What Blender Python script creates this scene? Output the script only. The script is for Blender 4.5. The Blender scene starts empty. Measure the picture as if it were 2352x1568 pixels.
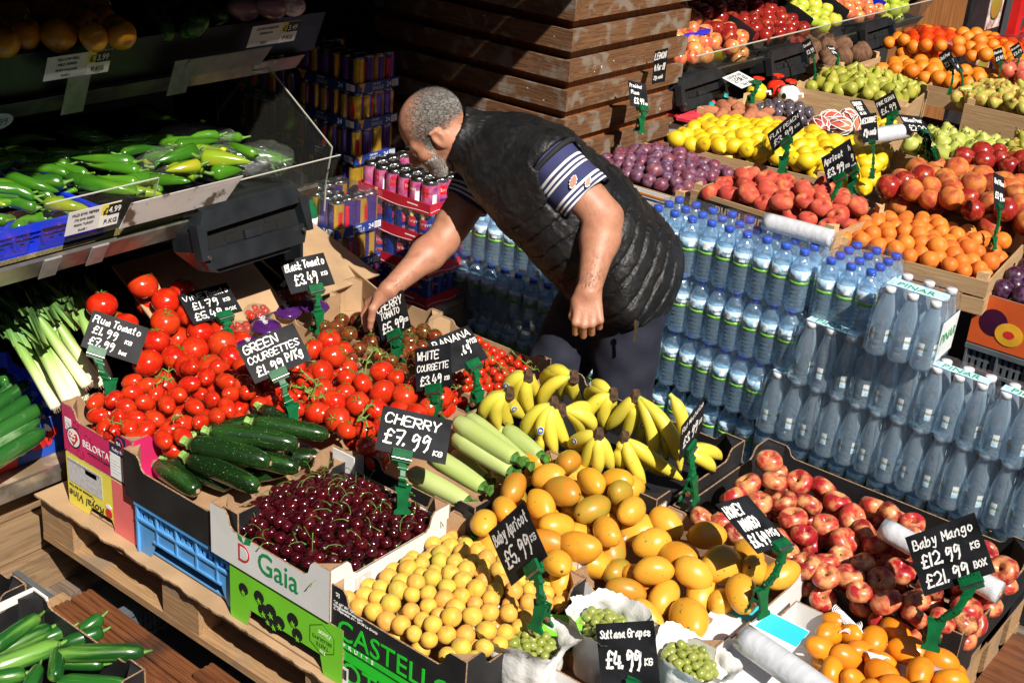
import bpy, bmesh, math, random
import numpy as np
from mathutils import Vector, Matrix, noise as mnoise
D = bpy.data
scene = bpy.context.scene
random.seed(7)
PI = math.pi
R = math.radians
# ------------------------------------------------------------------ camera
CAM_H = 2.35
YAW, PITCH, ROLL, FPX = R(127.0192), R(24.4751), R(-4.4779), 3027.6
CX, CY = 1176.0, 784.0
_cy, _sy, _cp, _sp = math.cos(YAW), math.sin(YAW), math.cos(PITCH), math.sin(PITCH)
FW = Vector((_cy*_cp, _sy*_cp, -_sp))
_r0 = Vector((_sy, -_cy, 0)); _d0 = FW.cross(_r0)
RT = math.cos(ROLL)*_r0 + math.sin(ROLL)*_d0
DN = -math.sin(ROLL)*_r0 + math.cos(ROLL)*_d0
CAM = Vector((0, 0, CAM_H))
cd = D.cameras.new('camera'); cam = D.objects.new('camera', cd); scene.collection.objects.link(cam)
cam.matrix_world = Matrix.Translation(CAM) @ Matrix((RT, -DN, -FW)).transposed().to_4x4()
cd.sensor_width = 36; cd.lens = FPX/2352*36; cd.clip_start = .05; cd.clip_end = 200
scene.camera = cam
def ray(px, py): return FW + RT*((px-CX)/FPX) + DN*((py-CY)/FPX)
def P(px, py, z):
    d = ray(px, py); return CAM + d*((z-CAM_H)/d.z)
def Q(px, py, dep): return CAM + ray(px, py)*dep
def depth(v): return (Vector(v)-CAM).dot(FW)
def pxof(v):
    v = Vector(v)-CAM; k = FPX/v.dot(FW); return (CX+v.dot(RT)*k, CY+v.dot(DN)*k)
def z3(x, y): return (x*.3555, 1010.6+y*.3555)
def z4(x, y): return (673.7+x*.3555, 1010.6+y*.3555)
def z5(x, y): return (1494.5+x*.3672, 992.2+y*.3672)
def r1(x, y): return (x*.3359, y*.3359)
def r2(x, y): return (673.8+x*.3828, y*.3828)
def r3(x, y): return (1494.5+x*.3672, y*.3672)
def r4(x, y): return (x*.3359, 551.2+y*.3359)
def b1(x, y): return (735+x*.3555, 551.2+y*.3555)
def b2(x, y): return (1494.5+x*.3672, 453.2+y*.3672)
# ------------------------------------------------------------------ light
SUN = Vector((-.64, .30, -.70)).normalized()      # direction the light travels
w = D.worlds.new('World'); scene.world = w; w.use_nodes = True
nt = w.node_tree; bg = nt.nodes['Background']
sky = nt.nodes.new('ShaderNodeTexSky'); sky.sky_type = 'NISHITA'; sky.sun_disc = False
sky.sun_elevation = math.asin(-SUN.z); sky.sun_rotation = math.atan2(-SUN.x, -SUN.y)
nt.links.new(sky.outputs[0], bg.inputs[0]); bg.inputs[1].default_value = .05
sl = D.lights.new('sun', 'SUN'); sl.energy = 4.6; sl.angle = R(.5); sl.color = (1, .93, .83)
so = D.objects.new('sun', sl); scene.collection.objects.link(so)
so.rotation_euler = SUN.to_track_quat('-Z', 'Y').to_euler(); so.location = (3, 0, 5)
scene.view_settings.view_transform = 'Standard'; scene.view_settings.look = 'None'
scene.view_settings.exposure = 0.68; scene.view_settings.gamma = 1
scene.cycles.max_bounces = 8; scene.cycles.transparent_max_bounces = 24
# ------------------------------------------------------------------ object helpers
COL = scene.collection
def rnd(a, b): return random.uniform(a, b)
class MB:
    def __init__(s): s.v = []; s.f = []; s.m = []; s.sm = []
    def add(s, vs, fs, m=0, sm=False, M=None):
        o = len(s.v)
        s.v += [tuple(M @ Vector(v)) if M is not None else tuple(v) for v in vs]
        for f in fs: s.f.append(tuple(i+o for i in f)); s.m.append(m); s.sm.append(sm)
        return s
    def box(s, a, b, m=0, M=None):
        x0, y0, z0 = a; x1, y1, z1 = b
        vs = [(x0,y0,z0),(x1,y0,z0),(x1,y1,z0),(x0,y1,z0),(x0,y0,z1),(x1,y0,z1),(x1,y1,z1),(x0,y1,z1)]
        return s.add(vs, [(0,3,2,1),(4,5,6,7),(0,1,5,4),(1,2,6,5),(2,3,7,6),(3,0,4,7)], m, False, M)
    def bar(s, p, q, wd, th, m=0, up=(0,0,1)):
        p = Vector(p); q = Vector(q); d = q-p; L = d.length; M = frame(p, d, up)
        return s.box((0,-wd/2,-th/2),(L,wd/2,th/2), m, M)
    def tube(s, pts, rs, n=8, m=0, cap=True, sm=True, flat=1.0, up=(0,0,1)):
        pts = [Vector(p) for p in pts]; k = len(pts)
        if not hasattr(rs, '__len__'): rs = [rs]*k
        vs = []; up = Vector(up)
        for i, p in enumerate(pts):
            t = (pts[min(i+1,k-1)]-pts[max(i-1,0)]).normalized()
            a = t.cross(up)
            if a.length < 1e-3: a = t.cross(Vector((1,0,0)))
            a.normalize(); b = a.cross(t)
            for j in range(n):
                an = 2*PI*j/n; vs.append(p + a*(math.cos(an)*rs[i]) + b*(math.sin(an)*rs[i]*flat))
        fs = [(i*n+j, i*n+(j+1)%n, (i+1)*n+(j+1)%n, (i+1)*n+j) for i in range(k-1) for j in range(n)]
        s.add(vs, fs, m, sm)
        if cap:
            s.add(vs[:n], [tuple(range(n))], m); s.add(vs[-n:], [tuple(reversed(range(n)))], m)
        return s
    def lathe(s, prof, n=16, m=0, fn=None, M=None, sm=True):
        vs = []; k = len(prof)
        for i, (r, z) in enumerate(prof):
            for j in range(n):
                a = 2*PI*j/n; v = Vector((r*math.cos(a), r*math.sin(a), z))
                vs.append(fn(v, a, i/(k-1)) if fn else v)
        fs = [(i*n+j, i*n+(j+1)%n, (i+1)*n+(j+1)%n, (i+1)*n+j) for i in range(k-1) for j in range(n)]
        if prof[0][0] > 1e-5: fs.append(tuple(reversed(range(n))))
        if prof[-1][0] > 1e-5: fs.append(tuple((k-1)*n+j for j in range(n)))
        return s.add(vs, fs, m, sm, M)
    def prism(s, outline, y0, y1, mf=0, mb_=0, me=0, M=None):
        """outline in (x,z); front face at y0 facing -y"""
        n = len(outline)
        vs = [(x, y0, z) for x, z in outline] + [(x, y1, z) for x, z in outline]
        s.add(vs, [tuple(range(n))], mf, False, M); s.add(vs, [tuple(reversed(range(n, 2*n)))], mb_, False, M)
        s.add(vs, [(i, i+n, (i+1)%n+n, (i+1)%n) for i in range(n)], me, False, M)
        return s
    def mesh(s, name, mats):
        me = D.meshes.new(name); me.from_pydata(s.v, [], s.f)
        for mt in (mats if isinstance(mats, (list, tuple)) else [mats]): me.materials.append(mt)
        me.polygons.foreach_set('material_index', s.m); me.polygons.foreach_set('use_smooth', s.sm); me.update()
        return me
def frame(p, d, up=(0,0,1)):
    d = Vector(d).normalized(); up = Vector(up); y = up.cross(d)
    if y.length < 1e-3: y = Vector((0,1,0)).cross(d)
    y.normalize(); z = d.cross(y)
    return Matrix.Translation(Vector(p)) @ Matrix((d, y, z)).transposed().to_4x4()
def link(name, data, parent=None, M=None):
    o = D.objects.new(name, data); COL.objects.link(o)
    if parent is not None: o.parent = parent
    if M is not None: o.matrix_local = M
    return o
def tag(o, label=None, cat=None, group=None, kind=None):
    if label: o['label'] = label
    if cat: o['category'] = cat
    if group: o['group'] = group
    if kind: o['kind'] = kind
    return o
def obj(name, mb, mats, parent=None, M=None): return link(name, mb.mesh(name, mats) if isinstance(mb, MB) else mb, parent, M)
def thing(name, label, cat, M=None, group=None):
    o = link(name, None, None, M if M is not None else Matrix.Identity(4)); o.empty_display_size = .05
    return tag(o, label, cat, group)
def copy_tree(o, parent=None, M=None):
    c = o.copy(); COL.objects.link(c); c.parent = parent
    if M is not None: c.matrix_local = M
    for ch in o.children: copy_tree(ch, c)
    return c
T = Matrix.Translation
def RZ(a): return Matrix.Rotation(a, 4, 'Z')
def RX(a): return Matrix.Rotation(a, 4, 'X')
def RY(a): return Matrix.Rotation(a, 4, 'Y')
def SC(a, b=None, c=None): return Matrix.Diagonal((a, a if b is None else b, a if c is None else c, 1))
def rrot(): return RZ(rnd(0, 6.28)) @ RX(rnd(0, 6.28)) @ RY(rnd(0, 6.28))
# ------------------------------------------------------------------ materials
def nmat(name):
    m = D.materials.new(name); m.use_nodes = True; t = m.node_tree; return m, t, t.nodes, t.links, t.nodes['Principled BSDF']
def ramp(N, stops, interp='LINEAR'):
    r = N.new('ShaderNodeValToRGB'); e = r.color_ramp.elements; r.color_ramp.interpolation = interp
    while len(e) < len(stops): e.new(.5)
    for i, (p, c) in enumerate(stops): e[i].position = p; e[i].color = (*c, 1)
    return r
def mat(name, col, rough=.5, var=.12, scale=12, bump=0, bscale=60, metal=0, col2=None, stretch=None, spec=.5, coat=0, alpha=None, dirt=None):
    m, t, N, L, b = nmat(name)
    tc = N.new('ShaderNodeTexCoord'); mp = N.new('ShaderNodeMapping'); L.new(tc.outputs['Object'], mp.inputs[0])
    if stretch: mp.inputs['Scale'].default_value = stretch
    nz = N.new('ShaderNodeTexNoise'); nz.inputs['Scale'].default_value = scale; nz.inputs['Detail'].default_value = 5
    L.new(mp.outputs[0], nz.inputs[0])
    c2 = col2 or tuple(min(1, c*(1-var*2)) for c in col); c1 = col if col2 else tuple(min(1, c*(1+var)) for c in col)
    rp = ramp(N, [(.32, c1), (.68, c2)]); L.new(nz.outputs[0], rp.inputs[0]); out = rp.outputs[0]
    if dirt:
        n2 = N.new('ShaderNodeTexNoise'); n2.inputs['Scale'].default_value = dirt[1]; n2.inputs['Detail'].default_value = 8
        L.new(tc.outputs['Object'], n2.inputs[0]); r2_ = ramp(N, [(dirt[2], (0,0,0)), (dirt[2]+.06, (1,1,1))]); L.new(n2.outputs[0], r2_.inputs[0])
        mx = N.new('ShaderNodeMix'); mx.data_type = 'RGBA'; L.new(r2_.outputs[0], mx.inputs[0]); L.new(out, mx.inputs[6]); mx.inputs[7].default_value = (*dirt[0], 1); out = mx.outputs[2]
    L.new(out, b.inputs['Base Color']); b.inputs['Roughness'].default_value = rough; b.inputs['Metallic'].default_value = metal
    b.inputs['Specular IOR Level'].default_value = spec; b.inputs['Coat Weight'].default_value = coat; b.inputs['Coat Roughness'].default_value = .08
    if alpha is not None: b.inputs['Alpha'].default_value = alpha
    if bump:
        nb = N.new('ShaderNodeTexNoise'); nb.inputs['Scale'].default_value = bscale; nb.inputs['Detail'].default_value = 4; L.new(mp.outputs[0], nb.inputs[0])
        bp = N.new('ShaderNodeBump'); bp.inputs['Strength'].default_value = bump; bp.inputs['Distance'].default_value = .004
        L.new(nb.outputs[0], bp.inputs['Height']); L.new(bp.outputs[0], b.inputs['Normal'])
    return m
def fruit(name, cols, blush=None, bs=9, bt=.5, bw=.14, rough=.3, spec=.5, speck=None, coat=0, bump=0, bscale=60, fuzz=0, streak=None, axis=None, unit=True):
    """cols: colours an individual may have; blush: second pigment in patches; speck: (colour, scale, threshold)"""
    m, t, N, L, b = nmat(name); cols = [tuple(q*.86 for q in c) for c in cols]; blush = blush and tuple(q*.86 for q in blush)
    if unit:      # made on a shape of radius one, scaled when placed
        bs *= .11; bscale *= .12
        if streak: streak = (streak[0], streak[1]*.11)
        if speck: speck = [(c, s*.13, q) for c, s, q in (speck if isinstance(speck[0][0], (tuple, list)) else [speck])]
    oi = N.new('ShaderNodeObjectInfo'); tc = N.new('ShaderNodeTexCoord')
    base = ramp(N, [(i/max(1, len(cols)-1), c) for i, c in enumerate(cols)]); L.new(oi.outputs['Random'], base.inputs[0]); out = base.outputs[0]
    mul = N.new('ShaderNodeMath'); mul.operation = 'MULTIPLY'; mul.inputs[1].default_value = 37; L.new(oi.outputs['Random'], mul.inputs[0])
    ad = N.new('ShaderNodeVectorMath'); ad.operation = 'ADD'; L.new(tc.outputs['Object'], ad.inputs[0])
    cb = N.new('ShaderNodeCombineXYZ'); [L.new(mul.outputs[0], cb.inputs[i]) for i in range(3)]; L.new(cb.outputs[0], ad.inputs[1])
    vec = ad.outputs[0]
    if axis:
        mp = N.new('ShaderNodeMapping'); mp.inputs['Scale'].default_value = axis; L.new(vec, mp.inputs[0]); vec2 = mp.outputs[0]
    else: vec2 = vec
    def mixin(fac, c):
        nonlocal out
        mx = N.new('ShaderNodeMix'); mx.data_type = 'RGBA'; L.new(fac, mx.inputs[0]); L.new(out, mx.inputs[6]); mx.inputs[7].default_value = (*c, 1); out = mx.outputs[2]
    if blush:
        nz = N.new('ShaderNodeTexNoise'); nz.inputs['Scale'].default_value = bs; nz.inputs['Detail'].default_value = 6; nz.inputs['Roughness'].default_value = .6
        L.new(vec2, nz.inputs[0]); rp = ramp(N, [(max(0,bt-bw), (0,0,0)), (min(1,bt+bw), (1,1,1))]); L.new(nz.outputs[0], rp.inputs[0]); mixin(rp.outputs[0], blush)
    if streak:
        nz = N.new('ShaderNodeTexNoise'); nz.inputs['Scale'].default_value = streak[1]; nz.inputs['Detail'].default_value = 3
        L.new(vec2, nz.inputs[0]); rp = ramp(N, [(.5, (0,0,0)), (.75, (1,1,1))]); L.new(nz.outputs[0], rp.inputs[0]); mixin(rp.outputs[0], streak[0])
    if speck:
        for sp in (speck if isinstance(speck[0][0], (tuple, list)) else [speck]):
            vo = N.new('ShaderNodeTexNoise'); vo.inputs['Scale'].default_value = sp[1]; vo.inputs['Detail'].default_value = 3
            L.new(vec, vo.inputs[0]); rp = ramp(N, [(sp[2], (0,0,0)), (sp[2]+.05, (1,1,1))]); L.new(vo.outputs[0], rp.inputs[0]); mixin(rp.outputs[0], sp[0])
    L.new(out, b.inputs['Base Color']); b.inputs['Roughness'].default_value = rough; b.inputs['Specular IOR Level'].default_value = spec
    b.inputs['Coat Weight'].default_value = coat; b.inputs['Coat Roughness'].default_value = .06
    if fuzz: b.inputs['Sheen Weight'].default_value = fuzz
    if bump:
        nb = N.new('ShaderNodeTexNoise'); nb.inputs['Scale'].default_value = bscale; L.new(vec2, nb.inputs[0])
        bp = N.new('ShaderNodeBump'); bp.inputs['Strength'].default_value = bump; bp.inputs['Distance'].default_value = .003
        L.new(nb.outputs[0], bp.inputs['Height']); L.new(bp.outputs[0], b.inputs['Normal'])
    return m
def wood(name, c1, c2, rough=.65, along=(3, 40, 40), bump=.5, blotch=None):
    m, t, N, L, b = nmat(name)
    tc = N.new('ShaderNodeTexCoord'); mp = N.new('ShaderNodeMapping'); mp.inputs['Scale'].default_value = along; L.new(tc.outputs['Object'], mp.inputs[0])
    oi = N.new('ShaderNodeObjectInfo'); ad = N.new('ShaderNodeVectorMath'); ad.operation = 'ADD'; mm = N.new('ShaderNodeMath'); mm.operation = 'MULTIPLY'; mm.inputs[1].default_value = 50
    L.new(oi.outputs['Random'], mm.inputs[0]); L.new(mp.outputs[0], ad.inputs[0]); L.new(mm.outputs[0], ad.inputs[1])
    nz = N.new('ShaderNodeTexNoise'); nz.inputs['Scale'].default_value = 1; nz.inputs['Detail'].default_value = 8; nz.inputs['Distortion'].default_value = 1.2; L.new(ad.outputs[0], nz.inputs[0])
    rp = ramp(N, [(.3, c1), (.5, tuple((a+b_)/2 for a, b_ in zip(c1, c2))), (.56, c2), (.7, c1)]); L.new(nz.outputs[0], rp.inputs[0]); out = rp.outputs[0]
    if blotch:
        n2 = N.new('ShaderNodeTexNoise'); n2.inputs['Scale'].default_value = blotch[1]; n2.inputs['Detail'].default_value = 6; L.new(tc.outputs['Object'], n2.inputs[0])
        q = ramp(N, [(.52, (0,0,0)), (.62, (1,1,1))]); L.new(n2.outputs[0], q.inputs[0]); mx = N.new('ShaderNodeMix'); mx.data_type = 'RGBA'
        L.new(q.outputs[0], mx.inputs[0]); L.new(out, mx.inputs[6]); mx.inputs[7].default_value = (*blotch[0], 1); out = mx.outputs[2]
    L.new(out, b.inputs['Base Color']); b.inputs['Roughness'].default_value = rough
    bp = N.new('ShaderNodeBump'); bp.inputs['Strength'].default_value = bump; bp.inputs['Distance'].default_value = .002; L.new(nz.outputs[0], bp.inputs['Height']); L.new(bp.outputs[0], b.inputs['Normal'])
    return m
def film(name, tint=(.93,.96,1), gloss=.14, rough=.12, body=(.8,.85,.9), bodyw=.06, bump=.6, bscale=25):
    """thin clear plastic: mostly see-through, with a wrinkled glossy surface"""
    m, t, N, L, b = nmat(name); N.remove(b); o = N['Material Output']
    tr = N.new('ShaderNodeBsdfTransparent'); tr.inputs[0].default_value = (*tint, 1)
    gl = N.new('ShaderNodeBsdfGlossy'); gl.inputs['Roughness'].default_value = rough
    df = N.new('ShaderNodeBsdfDiffuse'); df.inputs[0].default_value = (*body, 1)
    tc = N.new('ShaderNodeTexCoord'); nb = N.new('ShaderNodeTexNoise'); nb.inputs['Scale'].default_value = bscale; nb.inputs['Detail'].default_value = 5; nb.inputs['Distortion'].default_value = 1.5
    L.new(tc.outputs['Object'], nb.inputs[0]); bp = N.new('ShaderNodeBump'); bp.inputs['Strength'].default_value = bump; bp.inputs['Distance'].default_value = .01
    L.new(nb.outputs[0], bp.inputs['Height']); L.new(bp.outputs[0], gl.inputs['Normal']); L.new(bp.outputs[0], df.inputs['Normal'])
    lw = N.new('ShaderNodeLayerWeight'); lw.inputs[0].default_value = .5; L.new(bp.outputs[0], lw.inputs['Normal']); fr = N.new('ShaderNodeMath'); fr.operation = 'POWER'; L.new(lw.outputs['Facing'], fr.inputs[0]); fr.inputs[1].default_value = 5
    mx = N.new('ShaderNodeMath'); mx.operation = 'MULTIPLY_ADD'; mx.inputs[1].default_value = .8; mx.inputs[2].default_value = gloss; L.new(fr.outputs[0], mx.inputs[0])
    m1 = N.new('ShaderNodeMixShader'); m1.inputs[0].default_value = bodyw; L.new(tr.outputs[0], m1.inputs[1]); L.new(df.outputs[0], m1.inputs[2])
    m2 = N.new('ShaderNodeMixShader'); L.new(mx.outputs[0], m2.inputs[0]); L.new(m1.outputs[0], m2.inputs[1]); L.new(gl.outputs[0], m2.inputs[2])
    L.new(m2.outputs[0], o.inputs[0]); return m
CARD = mat('cardboard', (.36,.215,.115), .8, .1, 20, bump=.2, bscale=90)
CARDL = mat('cardboard_light', (.43,.28,.155), .8, .1, 8, bump=.15, bscale=90)
EDGE = mat('corrugated_edge', (.34,.21,.12), .9, .3, 200, bump=.6, bscale=300)
WHITE = mat('white_card', (.72,.72,.71), .55, .04, 6, bump=.15, bscale=30)
BLACK = mat('black_card', (.016,.016,.018), .5, .25, 10, bump=.15, bscale=50)
PINK = mat('pink_card', (.62,.02,.13), .45, .1, 9)
YELLOW = mat('yellow_card', (.82,.72,.09), .5, .05, 9)
SALMON = mat('salmon_card', (.78,.16,.16), .5, .05, 9)
NAVY = mat('navy_print', (.01,.014,.07), .5, .1, 9)
LIME = mat('lime_card', (.19,.62,.03), .5, .05, 9)
GREENP = mat('bright_green_print', (.02,.62,.03), .4, .05, 9)
BLUEC = mat('blue_card', (.015,.07,.45), .5, .05, 9)
REDC = mat('red_card', (.68,.03,.02), .5, .05, 9)
CYAN = mat('cyan_print', (.03,.55,.66), .5, .03, 9)
TEXTW = mat('white_print', (.85,.85,.85), .6, 0)
TEXTK = mat('black_print', (.01,.01,.01), .6, 0)
TEXTG = mat('green_print', (.01,.26,.08), .6, 0)
TEXTR = mat('red_print', (.6,.02,.02), .6, 0)
GREY = mat('grey_print', (.55,.56,.58), .6, .1, 100)
CHALK = mat('chalkboard', (.012,.013,.016), .6, .4, 14, bump=.05, bscale=80, dirt=((.03,.03,.033), 9, .6), spec=.2)
CHALKW = mat('chalk_pen', (.88,.88,.86), .6, .05, 300)
CLIPG = mat('green_plastic', (.003,.105,.032), .42, .15, 40, bump=.1, spec=.3)
STEEL = mat('dull_steel', (.5,.5,.48), .35, .15, 30, metal=1)
RUST = mat('rusty_pin', (.22,.09,.04), .6, .3, 60)
BLUEPL = mat('blue_plastic', (.10,.33,.68), .35, .08, 14, bump=.1)
DBLUEPL = mat('royal_blue_plastic', (.008,.03,.62), .35, .1, 10)
GREYPL = mat('grey_plastic', (.10,.115,.13), .45, .12, 10, bump=.1)
DISP = mat('charcoal_plastic', (.015,.018,.022), .4, .2, 14, bump=.08)
PALLET = wood('pallet_wood', (.42,.26,.13), (.26,.145,.065), .75, (5, 120, 120), .8, ((.24,.17,.11), 7))
PALLETY = wood('pallet_wood_y', (.42,.26,.13), (.26,.145,.065), .75, (120, 5, 120), .8, ((.27,.19,.12), 6))
CRATEW = wood('crate_wood', (.48,.32,.17), (.35,.21,.10), .7, (5, 130, 130), .5)
CRATEWY = wood('crate_wood_y', (.62,.42,.22), (.50,.31,.14), .7, (60, 3, 60), .3)
DECK = wood('brown_decking', (.20,.075,.03), (.10,.035,.015), .4, (3, 50, 50), .4, ((.06,.03,.02), 5))
PLANK = wood('weathered_plank', (.20,.095,.04), (.085,.038,.018), .65, (7, 110, 110), 1, ((.20,.16,.125), 12))
PLANKY = wood('weathered_plank_y', (.20,.095,.04), (.085,.038,.018), .65, (110, 7, 110), 1, ((.20,.16,.125), 12))
STAINW = wood('orange_stained_wood', (.36,.115,.025), (.22,.06,.012), .5, (60, 60, 3), .4)
POSTW = wood('brown_post', (.30,.12,.035), (.19,.07,.02), .5, (25, 25, 2.5), .3)
GREYW = wood('old_grey_wood', (.20,.15,.11), (.10,.07,.05), .7, (4, 50, 50), .8, ((.3,.27,.24), 5))
OAK = wood('oak_laminate', (.33,.22,.12), (.20,.12,.06), .55, (3.5, 50, 50), .3)
OAKY = wood('oak_laminate_z', (.33,.22,.12), (.20,.12,.06), .55, (50, 50, 3.5), .3)
PAINTW = wood('worn_white_board', (.55,.52,.46), (.42,.38,.31), .7, (60, 4, 40), .6)
STEM = mat('green_stem', (.10,.22,.03), .5, .3, 60)
STEMD = mat('dark_stem', (.10,.06,.03), .8, .3, 90)
CLEAR = film('clear_acrylic', (.93,.95,.93), .025, .04, (.6,.6,.5), .018, .15, 4)
WRAP = film('shrink_wrap', (.99,.995,1), .05, .10, (.8,.88,1), .02, 1, 22)
BAGF = film('clear_bag', (.96,.97,.97), .06, .12, (.8,.8,.8), .04, 1, 35)
TAPE = mat('duct_tape', (.30,.30,.29), .35, .12, 30, bump=.2, metal=.3)
# ------------------------------------------------------------------ writing
_tc = {}
def text_mesh(s, size, mt, bold=0.0, shear=0, align='LEFT'):
    k = (s, size, mt.name, bold, shear, align)
    if k not in _tc:
        c = D.curves.new('t', 'FONT'); c.body = s; c.size = size; c.offset = bold*size; c.shear = shear; c.align_x = align; c.extrude = .0003; c.resolution_u = 3
        c.materials.append(mt); o = D.objects.new('t', c); me = D.meshes.new_from_object(o); D.objects.remove(o); D.curves.remove(c)
        me.name = 'print'; _tc[k] = me
    return _tc[k]
def face_frame(face, w, d, x, z, off=.0008):
    """x along the face from its left end as seen from outside, z up; box origin centre bottom"""
    if face == 'front': return T((-w/2+x, -d/2-off, z)) @ RX(PI/2)
    return T((w/2+off, -d/2+x, z)) @ RZ(PI/2) @ RX(PI/2)
def put_text(par, face, w, d, x, z, s, size, mt, bold=0, shear=0, rot=0, off=.0012, name='lettering', sx=1):
    return link(name, text_mesh(s, size, mt, bold, shear), par, face_frame(face, w, d, x, z, off) @ RZ(rot) @ SC(sx, 1, 1))
def flat(outline, th=.0006):
    """flat printed shape, outline in x,y"""
    mb = MB(); n = len(outline)
    mb.add([(x, y, th) for x, y in outline]+[(x, y, 0) for x, y in outline], [tuple(range(n))]+[(i, i+n, (i+1)%n+n, (i+1)%n) for i in range(n)]); return mb
def rect(a, b, th=.0006): return flat([(0,0),(a,0),(a,b),(0,b)], th)
def disc(r, n=20, ry=None): ry = ry or r; return flat([(r*math.cos(2*PI*i/n), ry*math.sin(2*PI*i/n)) for i in range(n)])
def put(par, face, w, d, x, z, mb, mt, off=.0006, rot=0, name='print'): return obj(name, mb, mt, par, face_frame(face, w, d, x, z, off) @ RZ(rot))
GL = {
'A':'02 28|28 42|14 34','B':'02 08|08 28 37 35 05|05 35 44 43 32 02','C':'47 38 18 06 04 12 32 43','D':'02 08|08 28 46 44 22 02','E':'48 08 02 42|05 35','F':'48 08 02|05 35',
'G':'47 38 18 06 04 12 32 43 45 25','H':'08 02|48 42|05 45','I':'28 22','J':'48 43 22 03','K':'08 02|48 05 42','L':'08 02 42','M':'02 08 24 48 42','N':'02 08 42 48','O':'28 06 04 22 44 46 28',
'P':'02 08|08 38 46 35 05','Q':'28 06 04 22 44 46 28|24 41','R':'02 08|08 38 46 35 05|15 42','S':'47 28 07 16 34 43 22 03','T':'08 48|28 22','U':'08 03 22 43 48','V':'08 22 48','W':'08 12 26 32 48',
'X':'08 42|48 02','Y':'08 25 48|25 22','Z':'08 48 02 42',
'a':'36 15 03 12 34|36 33 42','b':'08 02|04 26 34 22 02','c':'35 16 04 12 33','d':'38 32|35 16 04 12 33','e':'04 35 26 04 12 33','f':'37 28 17 12|05 25','g':'36 16 04 13 34|36 31 10 01','h':'08 02|04 26 35 32','i':'15 12|17 18',
'j':'25 21 10|27 28','k':'08 02|35 04 32','l':'18 13 22','m':'05 02|04 15 24 22|24 36 44 42','n':'05 02|04 26 35 32','o':'16 04 12 33 35 16','p':'06 00|05 26 34 22 03','q':'35 16 04 12 34|36 30','r':'06 02|04 16 36','s':'35 16 05 33 22 03',
't':'18 13 22|06 26','u':'06 03 22 34|36 32','v':'06 12 36','w':'05 12 24 32 46','x':'06 32|36 02','y':'06 13|36 20 00','z':'06 36 02 32',
'0':'28 06 04 22 44 46 28','1':'28 22','2':'07 28 46 34 02 42','3':'07 28 47 25 44 32 03','4':'18 04 44|36 32','5':'48 18 05 35 44 32 03','6':'38 15 04 12 33 15','7':'08 48 22|15 35','8':'28 07 25 43 22 03 25 47 28','9':'47 28 17 15 25 36|47 43 31','£':'47 28 17 13 02 42|05 35','.':'12 13','/':'02 38','-':'15 35',"'":'28 17',':':'13 14|15 16','&':'42 07 28 36 03 22 44','=':'04 34|06 36'}
def crv(pts, k=4):
    if len(pts) < 3: return pts
    out = []; n = len(pts)
    for i in range(n-1):
        p0, p1, p2, p3 = pts[max(i-1,0)], pts[i], pts[i+1], pts[min(i+2,n-1)]
        for j in range(k):
            t = j/k; out.append(tuple(.5*(2*b+(c-a)*t+(2*a-5*b+4*c-d)*t*t+(3*b-a-3*c+d)*t**3) for a, b, c, d in zip(p0, p1, p2, p3)))
    return out+[pts[-1]]
def strokes(mb, s, x, y, h, wfit, wd, slant=.12, seed=0):
    """hand lettering: text s, left x, baseline y, cap height h, total width wfit"""
    rg = random.Random(hash_(s)+seed); adv = sum(2.6 if c in ".iIl1' " else 5.4 if c in 'mwMW' else 5 for c in s); sx = wfit/adv; sy = h/6
    cx = x
    for c in s:
        a = 2.6 if c in ".iIl1' " else 5
        for st in (GL[c].split('|') if c in GL else []):
            jx, jy = rg.uniform(-.15,.15), rg.uniform(-.25,.25)
            off = 1.4 if a < 3 else 0
            pts = [((int(q[0])-off+jx+.3), (int(q[1])-2+jy)) for q in st.split()]
            if len(pts) == 2 and c in '.:': pts = [(pts[0][0], -.1), (pts[0][0]+.25, .5)]
            pts = crv(pts); pts = [(cx+px*sx*.92+slant*py*sy, y+py*sy) for px, py in pts]
            n = len(pts); vs = []
            for i, (px, py) in enumerate(pts):
                q0, q1 = pts[max(0,i-1)], pts[min(n-1,i+1)]; dx, dy = q1[0]-q0[0], q1[1]-q0[1]; L = math.hypot(dx, dy) or 1e-6
                ww = wd*(1+.25*math.sin(i*1.7+jx*9)); ex = (-dx/L*wd*.5 if i == 0 else dx/L*wd*.5 if i == n-1 else 0); ey = (-dy/L*wd*.5 if i == 0 else dy/L*wd*.5 if i == n-1 else 0)
                vs += [(px+ex-dy/L*ww/2, py+ey+dx/L*ww/2, .0007), (px+ex+dy/L*ww/2, py+ey-dx/L*ww/2, .0007)]
            mb.add(vs, [(2*i, 2*i+1, 2*i+3, 2*i+2) for i in range(n-1)])
        cx += a*sx
def hash_(s): return sum((i+1)*ord(c) for i, c in enumerate(s))
SIGNG = 'handwritten chalkboard price signs on green clips'
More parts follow.
